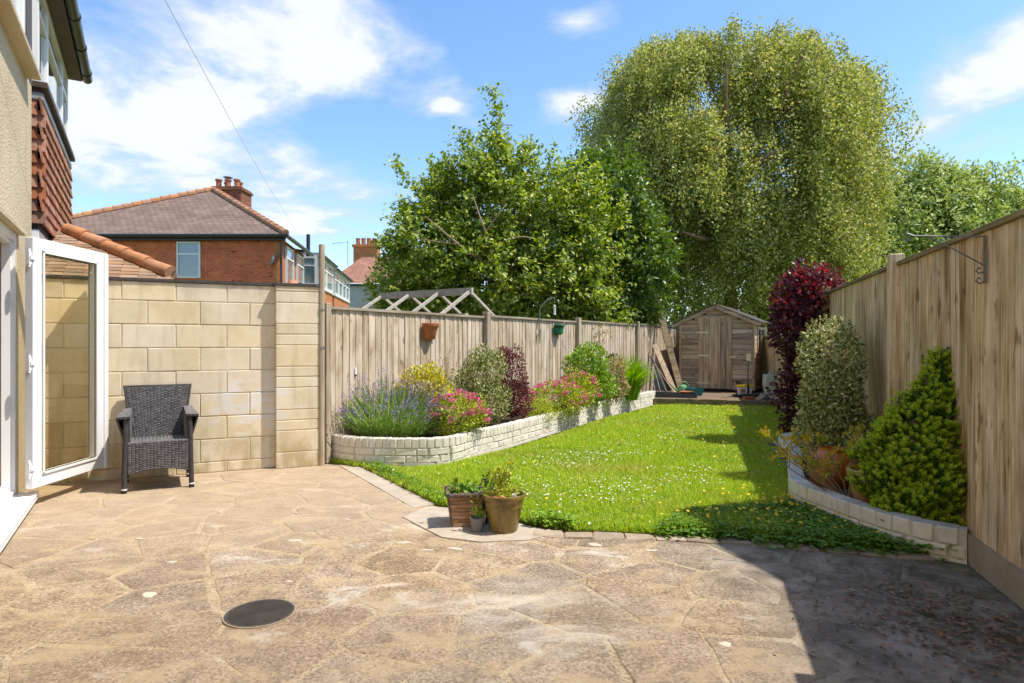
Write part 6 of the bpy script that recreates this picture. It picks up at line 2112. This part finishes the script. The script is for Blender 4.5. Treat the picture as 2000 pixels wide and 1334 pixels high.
# twiggy azalea
az_ = thing('bare_azalea', 'leggy bare stemmed azalea with yellowing leaf tufts in front of the ginger pot', 'shrub', (2.42, 4.62, .13))
mb = MB()
tufts = []
rz_ = random.Random(21)
for k in range(20):
    a = rz_.uniform(-2.9, 1.2) if k < 12 else rz_.uniform(2.4, 3.6)
    s = rz_.uniform(.12, .45) if k < 12 else rz_.uniform(.35, .66)
    H = rz_.uniform(.28, .50)
    pts = []
    ddx, ddy = math.cos(a) * s, abs(math.sin(a)) * s * .9 - .08
    for q in range(6):
        t = q / 5
        pts.append(Vector((2.47 + ddx * t ** .9 + rz_.uniform(-.012, .012), 4.62 + ddy * t + rz_.uniform(-.012, .012), .12 + H * t ** 1.05)))
    mb.tube(pts, [.0065 * (1 - .6 * q / 5) for q in range(6)], 5)
    tufts.append(pts[-1])
    for _ in range(2):
        b = pts[rz_.randrange(2, 5)]
        e = b + Vector((rz_.uniform(-.1, .1), rz_.uniform(-.1, .1), rz_.uniform(.05, .14)))
        mb.tube([b, b.lerp(e, .5) + Vector((0, 0, .01)), e], [.004, .003, .002], 4)
        tufts.append(e)
mb.build('stem', MT['twig'], az_, recalc=False)
c = np.repeat(np.array([tuple(t) for t in tufts]), 12, 0) + rng.normal(size=(len(tufts) * 12, 3)) * .014
quad_leaves('foliage', c, rdir(len(c), .9), rdir(len(c), .3), rng.uniform(.035, .06, len(c)), .018, LF['azalea'], az_)

# ================================================================== LAWN
NG = 260000
wfun = lambda x, y: np.clip((5.2 / y) ** 1.5, 0.0, 1)
q = poly_area_pts(NG, lawn_poly, wfun)
far = np.clip((q[:, 1] - 4) / 8, 0, 1)
hgt = rng.uniform(.028, .07, NG) * (1 + .35 * lumps(np.c_[q, np.zeros(NG)], 2.2, 4).clip(-1, 1))
edge = np.abs(q[:, 1] - 4.2) < .25
hgt[edge] *= 1.25
az_a = rng.uniform(0, 6.283, NG)
tilt = rng.uniform(.15, 1.0, NG)
d = unit(np.stack([np.cos(az_a) * tilt, np.sin(az_a) * tilt, np.ones(NG)], 1))
sd = np.stack([-np.sin(az_a), np.cos(az_a), np.zeros(NG)], 1)
wd = (.0045 + .006 * far).reshape(-1, 1) * rng.uniform(.7, 1.4, (NG, 1))
b = np.c_[q, np.full(NG, .008)]
v = np.stack([b - sd * wd, b + sd * wd, b + d * hgt.reshape(-1, 1)], 1).reshape(-1, 3)
t = np.arange(NG * 3).reshape(-1, 3)
go = inst('lawn_grass', np_mesh('lawn_grass', v, t, [LF['grass']]), None, Matrix.Identity(4))
go['kind'] = 'stuff'


def ground_leaves(name, pts, z0, z1, L, mat, n_each=3):
    n = len(pts)
    z = rng.uniform(z0, z1, n)
    c = np.repeat(np.c_[pts, z], n_each, 0)
    a = rng.uniform(0, 6.283, len(c))
    d = np.stack([np.cos(a), np.sin(a), rng.uniform(-.1, .3, len(c))], 1)
    nr = unit(np.stack([rng.normal(size=len(c)) * .3, rng.normal(size=len(c)) * .3, np.ones(len(c))], 1))
    v, t = leaf_geo(c, d, nr, L * rng.uniform(.7, 1.3, len(c)), L * .75, .1)
    o = inst(name, np_mesh(name, v, t, [mat]), None, Matrix.Identity(4))
    o['kind'] = 'stuff'
    return o


weed_poly = [(.95, 4.22), (1.3, 4.13), (1.75, 4.0), (2.2, 3.86), (2.5, 3.74), (2.56, 3.72), (2.50, 3.76), (2.36, 3.9), (2.29, 4.2), (2.22, 4.56), (2.2, 4.9), (1.9, 4.75), (1.3, 4.6)]
ground_leaves('creeping_buttercup_leaves', poly_area_pts(5200, weed_poly), .015, .085, .026, LF['clover'])
ground_leaves('clover_leaves', poly_area_pts(9000, lawn_poly, lambda x, y: np.clip((5.2 / y) ** 1.2, 0, 1) * (lumps(np.c_[x, y, np.zeros(len(x))], 1.6, 8) > .1)), .015, .05, .016, LF['clover'])
strip = [(-1.72, 6.75), (-.58, 4.94), (-.42, 4.98), (-1.2, 6.2), (-1.55, 6.75)]
ground_leaves('edge_weeds', poly_area_pts(500, strip), .015, .07, .028, LF['clover'])
ground_leaves('edge_weeds', np.concatenate([poly_area_pts(260, [(.1, 4.36), (.4, 4.22), (.45, 4.34), (.2, 4.5)])]), .02, .1, .03, LF['shrub'])


def flowers(name, pts, z0, z1, r, mat, centre=None):
    n = len(pts)
    z = rng.uniform(z0, z1, n)
    k = 8
    V, F = [], []
    c = np.c_[pts, z]
    tiltv = rng.normal(size=(n, 2)) * .3
    rad = r * rng.uniform(.7, 1.2, n)
    ang = np.arange(k) / k * 2 * math.pi
    ring = np.stack([np.cos(ang), np.sin(ang)], 1)
    v = np.zeros((n, k + 1, 3))
    v[:, 0] = c
    for j in range(k):
        rr2 = rad * (1 if j % 2 else .8)
        v[:, j + 1, 0] = c[:, 0] + ring[j, 0] * rr2
        v[:, j + 1, 1] = c[:, 1] + ring[j, 1] * rr2
        v[:, j + 1, 2] = c[:, 2] + (ring[j, 0] * tiltv[:, 0] + ring[j, 1] * tiltv[:, 1]) * rr2 + .002
    b = np.arange(n).reshape(-1, 1, 1) * (k + 1)
    f = np.array([[0, 1 + j, 1 + (j + 1) % k] for j in range(k)]).reshape(1, k, 3)
    o = inst(name, np_mesh(name, v.reshape(-1, 3), (b + f).reshape(-1, 3), [mat]), None, Matrix.Identity(4))
    o['kind'] = 'stuff'


dz = lambda x, y: np.clip((np.exp(-((x - .9) / .9) ** 2 - ((y - 5.6) / 1.3) ** 2) + .22) * (.45 + .9 * lumps(np.c_[x, y, np.zeros(len(x))], 3.5, 14)), .01, 1)
flowers('daisies', poly_area_pts(1500, lawn_poly, dz), .05, .085, .0075, LF['daisy'])
bz = lambda x, y: np.clip(np.exp(-((x - 2.2) / .45) ** 2 - ((y - 4.6) / .6) ** 2) * 2 + .12 + .25 * ((x > 1.5 + (y - 5) * .35)), 0, 1)
flowers('buttercups', poly_area_pts(420, lawn_poly, bz), .07, .12, .0125, LF['butter'])
flowers('buttercups', poly_area_pts(80, weed_poly, lambda x, y: np.clip((y - 4.0) * 1.8, .1, 1)), .09, .13, .0135, LF['butter'])

# leaf litter blown into the corner of the patio
pts = np.stack([rng.normal(2.0, .26, 1500), rng.normal(2.85, .38, 1500)], 1)
pts = pts[[((R0 - Vector((x, y, 0))).dot(Vector((.9578, -.2873, 0))) > .03) and x > 1.0 for x, y in pts]]
c = np.c_[pts, np.full(len(pts), .012)]
a = rng.uniform(0, 6.28, len(c))
v, t = leaf_geo(c, np.stack([np.cos(a), np.sin(a), rng.uniform(-.1, .3, len(c))], 1), unit(np.stack([rng.normal(size=len(c)) * .3, rng.normal(size=len(c)) * .3, np.ones(len(c))], 1)), rng.uniform(.012, .042, len(c)), rng.uniform(.006, .018, len(c)))
inst('leaf_litter', np_mesh('leaf_litter', v, t, [LF['litter']]), None, Matrix.Identity(4))['kind'] = 'stuff'

kx = rng.uniform(.95, 2.45, 420)
ground_leaves('kerb_weeds', np.stack([kx, np.interp(kx, [.8, 1.25, 1.7, 2.15, 2.6], [4.19, 4.14, 4.02, 3.89, 3.76]) - np.abs(rng.normal(size=420)) * .035 * (1 + (kx > 1.5))], 1), .01, .06, .028, LF['clover'])

# ================================================================== TREES
def limb_mesh(parent, limbs, mat, name='branch'):
    for pts, r0, r1 in limbs:
        pts = [Vector(p) for p in pts]
        n = len(pts)
        sm = smooth3(pts, 4)
        m = len(sm)
        MB().tube(sm, [r0 + (r1 - r0) * k / (m - 1) for k in range(m)], 8).build(name, mat, parent, smooth=True, recalc=False)


def smooth3(pts, n):
    out = []
    for i in range(len(pts) - 1):
        p0, p1, p2, p3 = pts[max(i - 1, 0)], pts[i], pts[i + 1], pts[min(i + 2, len(pts) - 1)]
        for k in range(n):
            t = k / n
            out.append(0.5 * ((2 * p1) + (p2 - p0) * t + (2 * p0 - 5 * p1 + 4 * p2 - p3) * t * t + (3 * p1 - p0 - 3 * p2 + p3) * t ** 3))
    out.append(pts[-1])
    return out


def clump_tree(name, label, base, blobs, ncl, per, cr, leaf, L, Wd, limbs, bark, up=.1, shell=.55, lump=.2, seed=3, extra=None, droop=0.0, twig=0):
    t = thing(name, label, 'tree', base)
    vol = np.array([b[1][0] * b[1][1] * b[1][2] for b in blobs])
    vol = vol ** .75
    P, D = [], []
    for k, (c, r) in enumerate(blobs):
        m = int(ncl * vol[k] / vol.sum())
        p, d = blob_points(m, c, r, shell, lump, seed + k)
        P.append(p)
        D.append(d)
    P, D = np.concatenate(P), np.concatenate(D)
    if extra is not None:
        P = np.concatenate([P, extra])
        D = np.concatenate([D, rdir(len(extra))])
    # each clump: a spray of leaves along a short shoot
    ax = unit(D + rdir(len(P)) * .8 + np.array([0, 0, .25]))
    cnt = rng.integers(int(per * .6), int(per * 1.4), len(P))
    idx = np.repeat(np.arange(len(P)), cnt)
    m = len(idx)
    c = P[idx] + ax[idx] * (rng.random((m, 1)) - .4) * cr * 2.0 + rng.normal(size=(m, 3)) * cr * np.array([.42, .42, .34])
    dirs = unit(ax[idx] * .5 + rdir(m) * .8 + np.array([0, 0, up]))
    nr = unit(D[idx] * .5 + rdir(m) * .6 + np.array([0, 0, .8]))
    quad_leaves('crown', c, dirs, nr, L * rng.uniform(.6, 1.2, m), Wd * rng.uniform(.8, 1.2, m), leaf, t)
    limb_mesh(t, limbs, bark)
    if twig:
        mb = MB()
        sel = rng.choice(len(P), twig, replace=False)
        for i in sel:
            p = Vector(P[i])
            mb.tube([p - Vector(ax[i]) * cr * 2.2, p, p + Vector(ax[i]) * cr * 1.0], [.012, .008, .004], 4)
        tag(mb.build('twig', MT['twig'], t, recalc=False), kind='stuff')
    return t


sprig = np.array([[-.42 + .03 * k - .10 * (k > 4) * (k - 4), 13.6, 5.7 + .16 * k] for k in range(8)])
sprig2 = np.array([[-2.3 - .06 * k, 13.6, 4.75 + .12 * k] for k in range(5)])
cb = [((-.3, 14.3, 4.1), (1.8, 1.6, 1.5)), ((-1.75, 14.0, 3.35), (1.2, 1.2, 1.1)), ((-1.95, 13.9, 2.4), (1.1, 1.1, .9)), ((.9, 14.2, 3.5), (1.5, 1.5, 1.3)), ((-.2, 13.7, 2.5), (1.9, 1.3, .95)), ((1.4, 14.3, 2.3), (1.3, 1.2, .9)),
      ((-.55, 14.0, 5.1), (.95, .9, .75)), ((-1.7, 14, 4.2), (.8, .8, .6))]
clump_tree('cherry_tree', 'bushy bright green fruit tree with bare grey limbs behind the left fence', (-.3, 14.6, 0), cb, 2700, 29, .17, LF['cherry'], .118, .066,
           [([(-.3, 14.6, 0), (-.28, 14.5, 1.2), (-.35, 14.3, 2.2), (-.55, 13.6, 3.1)], .14, .08),
            ([(-.50, 13.3, 2.95), (-.9, 12.8, 3.15), (-1.35, 12.62, 3.5), (-1.75, 12.7, 3.85)], .04, .008),
            ([(-.50, 13.3, 2.95), (-.48, 12.8, 3.35), (-.62, 12.6, 3.75), (-.8, 12.75, 4.3)], .04, .007),
            ([(-.50, 13.3, 2.95), (-.25, 12.8, 3.3), (.2, 12.62, 3.42), (.6, 12.75, 3.35)], .034, .007),
            ([(-1.1, 12.85, 3.3), (-1.5, 12.6, 3.32), (-1.9, 12.7, 3.4)], .018, .006),
            ([(-.55, 12.7, 3.5), (-.25, 12.6, 3.9), (-.1, 12.7, 4.1)], .018, .006),
            ([(.35, 13.4, 2.0), (.45, 12.9, 2.3), (.7, 12.8, 2.6)], .02, .006),
            ([(-.35, 14.3, 2.2), (.6, 14.3, 2.9), (1.3, 14.3, 3.5)], .08, .02)], MT['twig'], shell=.62, seed=5, extra=np.concatenate([sprig, sprig2]), twig=130)
cb2 = [((2.3, 15.2, 4.1), (1.15, 1.0, 1.6)), ((2.6, 15.2, 2.9), (1.15, 1.0, 1.4)), ((1.7, 15.1, 5.0), (.7, .7, .75)), ((3.0, 16.2, 2.2), (.9, .6, .8)), ((2.0, 15.0, 1.9), (1.1, .9, .7))]
clump_tree('cherry_tree', 'deeper green leafy tree with an ivy clad trunk between the fruit tree and the birch', (2.4, 15.8, 0), cb2, 1500, 28, .17, LF['cherry2'], .13, .07,
           [([(2.4, 15.9, 0), (2.4, 15.8, 2), (2.3, 15.6, 3.5), (2.2, 15.4, 4.6)], .13, .04)], MT['bark'], shell=.5, seed=15)

# weeping birch: limbs, then hanging strings of small leaves
bi = thing('weeping_birch', 'huge weeping birch tree rising behind the shed', 'tree', (7.6, 21, 0))
BXY = np.array([7.25, 20.6])
prof_z = np.array([1.9, 2.6, 3.4, 4.9, 6.6, 8.1, 9.5, 10.5, 11.05, 11.35])
left = np.array([2.0, 2.6, 3.4, 4.6, 5.1, 4.8, 4.1, 3.3, 2.3, .6])
right = np.array([2.2, 2.8, 3.5, 4.2, 4.7, 4.9, 3.7, 2.5, 1.6, .4])


def birch_r(z, ca):
    l = np.interp(z, prof_z, left)
    r_ = np.interp(z, prof_z, right)
    return np.where(ca < 0, l, r_)


nbough = 125
bz_ = 2.9 + 7.9 * rng.random(nbough) ** .80
ba = rng.uniform(0, 2 * math.pi, nbough)
front_ = rng.random(nbough) < .55
ba[front_] = rng.uniform(math.pi, 2 * math.pi, front_.sum())          # more boughs modelled on the garden side
brad = birch_r(bz_, np.cos(ba)) * np.where(np.cos(ba) > 0, .84, .92) * (.45 + .50 * rng.random(nbough) ** .5)
bc = np.stack([BXY[0] + np.cos(ba) * brad, BXY[1] + np.sin(ba) * np.minimum(brad, 4.4) * .85, bz_], 1)
bs = rng.uniform(.6, 1.55, nbough)
per_b = (44 * bs ** 1.5).astype(int)
bi_ = np.repeat(np.arange(nbough), per_b)
ns = len(bi_)
dd_ = rdir(ns, .55)
bs = np.where(bz_ > 9.6, np.minimum(bs, 1.0), bs)
top = bc[bi_] + dd_ * (bs[bi_] * (.55 + .5 * rng.random(ns))).reshape(-1, 1) * np.array([1, 1, .55])
# thinner filling inside the crown
nf_ = 420
zf = 2.4 + 7.8 * rng.random(nf_) ** .9
af = rng.uniform(0, 2 * math.pi, nf_)
rf2 = birch_r(zf, np.cos(af)) * .72 * rng.random(nf_) ** .5
fill = np.stack([BXY[0] + np.cos(af) * rf2, BXY[1] + np.sin(af) * np.minimum(rf2, 3.6) * .85, zf], 1)
top = np.concatenate([top, fill])
bare = (np.abs(top[:, 0] - 6.75) < 1.1) & (top[:, 2] > 5.7) & (top[:, 2] < 8.6) & (top[:, 1] < 18.6) & (rng.random(len(top)) < .8)   # opening where the limbs show
bare |= (np.abs(top[:, 0] - 5.0) < .8) & (top[:, 2] > 4.2) & (top[:, 2] < 5.6) & (top[:, 1] < 18.2)
top = top[~bare]
ns = len(top)
aa = np.arctan2((top[:, 1] - BXY[1]) / .85, top[:, 0] - BXY[0])
ca = np.cos(aa)
zt_ = top[:, 2]
Ln = rng.uniform(.55, 1.5, ns) * np.interp(zt_, [2, 6, 12], [.8, 1.15, .9])
outd = np.stack([ca, np.sin(aa), np.zeros(ns)], 1)
per = 58
tt = np.sort(rng.random((ns, per)), 1)
bend = rng.uniform(.15, .55, ns)
sway = rng.normal(size=(ns, 1, 3)) * .12
pos = top[:, None, :] + outd[:, None, :] * (bend[:, None] * (1 - (1 - tt) ** 2.2))[:, :, None] + sway * tt[:, :, None]
pos[:, :, 2] += (.16 * np.sin(np.pi * np.minimum(tt * 2.2, 1)) - Ln[:, None] * tt ** 1.35)
pos = pos.reshape(-1, 3) + rng.normal(size=(ns * per, 3)) * .085
pos = pos[pos[:, 2] > 1.6]
m = len(pos)
quad_leaves('crown', pos, unit(rdir(m) + np.array([0, 0, -.55])), unit(rdir(m) + np.array([0, 0, .5])), rng.uniform(.065, .115, m), rng.uniform(.046, .072, m), LF['birch'], bi)
limb_mesh(bi, [([(7.4, 21.2, 0), (7.35, 21.1, 2.5), (7.1, 20.9, 4.4), (6.95, 20.5, 5.6)], .26, .16),
               ([(6.95, 20.5, 5.6), (6.5, 18.9, 6.3), (5.9, 17.5, 6.75), (5.1, 16.9, 6.9)], .13, .03),
               ([(6.95, 20.5, 5.6), (6.85, 18.4, 6.0), (6.75, 17.2, 6.2), (7.15, 16.7, 6.45)], .15, .06),
               ([(6.95, 20.5, 5.6), (6.4, 18.6, 6.9), (6.0, 17.6, 7.7), (5.85, 17.2, 9.0)], .1, .02),
               ([(7.2, 20.2, 6.2), (7.5, 18.2, 7.6), (7.7, 17.4, 8.5), (8.2, 17.2, 9.8)], .11, .02),
               ([(7.5, 18.2, 7.6), (8.1, 17.2, 8.2), (8.9, 16.9, 8.7)], .06, .015),
               ([(7.1, 20.9, 4.2), (6.0, 18.6, 4.3), (5.2, 17.4, 4.2), (4.6, 17.0, 4.3)], .1, .03),
               ([(7.2, 20.9, 4.6), (8.6, 19.5, 5.4), (10.0, 18.8, 6.2)], .09, .02),
               ([(6.95, 20.5, 5.6), (7.6, 21.2, 7.5), (8.2, 21.4, 9.6)], .1, .02)], MT['birchbark'])
mb = MB()
for i in rng.choice(ns, 420, replace=False):
    p = top[i]
    o = outd[i]
    mb.tube([tuple(p - o * .9 + np.array([0, 0, -.15])), tuple(p - o * .3 + np.array([0, 0, .1])), tuple(p + o * .2 + np.array([0, 0, .05])), tuple(p + o * .4 + np.array([0, 0, -.5]))], [.02, .014, .009, .004], 4)
tag(mb.build('twig', MT['birchbark'], bi, recalc=False), kind='stuff')

rb_ = [((18.3, 28, 5.8), (3.2, 2.6, 2.8)), ((16.2, 27.0, 5.0), (2.1, 2.0, 2.2)), ((21.5, 28.5, 5.2), (3.0, 2.4, 2.8)), ((18.3, 28, 8.0), (2.0, 1.8, 1.5)), ((20.8, 28.2, 7.7), (1.8, 1.6, 1.2)), ((24, 29, 5.0), (2.6, 2.2, 2.6))]
clump_tree('ash_tree', 'broad grey green tree far beyond the right fence', (18.5, 28.5, 0), rb_, 3600, 24, .34, LF['far'], .24, .10,
           [([(18.5, 28.8, 0), (18.4, 28.6, 3), (18.3, 28.2, 5.5)], .3, .1), ([(18.4, 28.6, 3), (16.5, 27.6, 4.6)], .15, .05), ([(18.4, 28.6, 3), (20.8, 27.8, 5.4)], .15, .05)], MT['bark'], shell=.55, seed=51)
db = [((12.3, 24.2, 3.6), (2.0, 1.6, 1.6)), ((10.8, 24, 2.9), (1.7, 1.5, 1.6)), ((13.6, 24.5, 4.2), (1.7, 1.5, 1.4)), ((14.0, 24.5, 2.6), (2.2, 1.5, 1.5))]
clump_tree('dark_tree', 'dark green tree between the birch and the ash above the right fence', (12.4, 24.5, 0), db, 1900, 26, .26, LF['dark'], .19, .09,
           [([(12.4, 24.6, 0), (12.3, 24.4, 2), (12.2, 24.2, 3.8)], .2, .06)], MT['bark'], shell=.5, seed=61)
hb = [((4.6, 19.6, 1.7), (1.1, .6, .8)), ((3.6, 19.4, 1.6), (1.0, .6, .8)), ((5.9, 19.9, 1.6), (1.2, .6, .8))]
t_ = shrub('pale_hedge', 'pale yellow green hedge glimpsed behind the shed and leaning plank', 'hedge', (4.6, 19.6, 0), [(c, r) for c, r in hb], 3600, LF['hedge'], .1, .055, (6, 1.2, .5, .02))
hb = [((3.0, 24, 2.0), (2.4, 1, 1.8)), ((7, 25.5, 2.2), (3.2, 1, 2.0)), ((-1.5, 20, 1.6), (3.2, 1, 1.2)), ((11, 27, 2.2), (4, 1, 2.2)), ((17.5, 31.5, 2.4), (5, 1, 2.6)), ((26, 32, 2.6), (6, 1, 3))]
t_ = shrub('dense_hedge', 'dark dense hedge closing the view under the trees', 'hedge', (5, 25, 0), hb, 15000, LF['dark'], .22, .11, None, shell=.3)

# ivy sprig rooting at the corner of the low right wall
iv = ground_leaves('wall_foot_weeds', np.array([[2.2 + .012 * k + random.uniform(-.03, .03), 3.95 - .009 * k + random.uniform(-.03, .02)] for k in range(34)]), .01, .1, .034, LF['clover'])
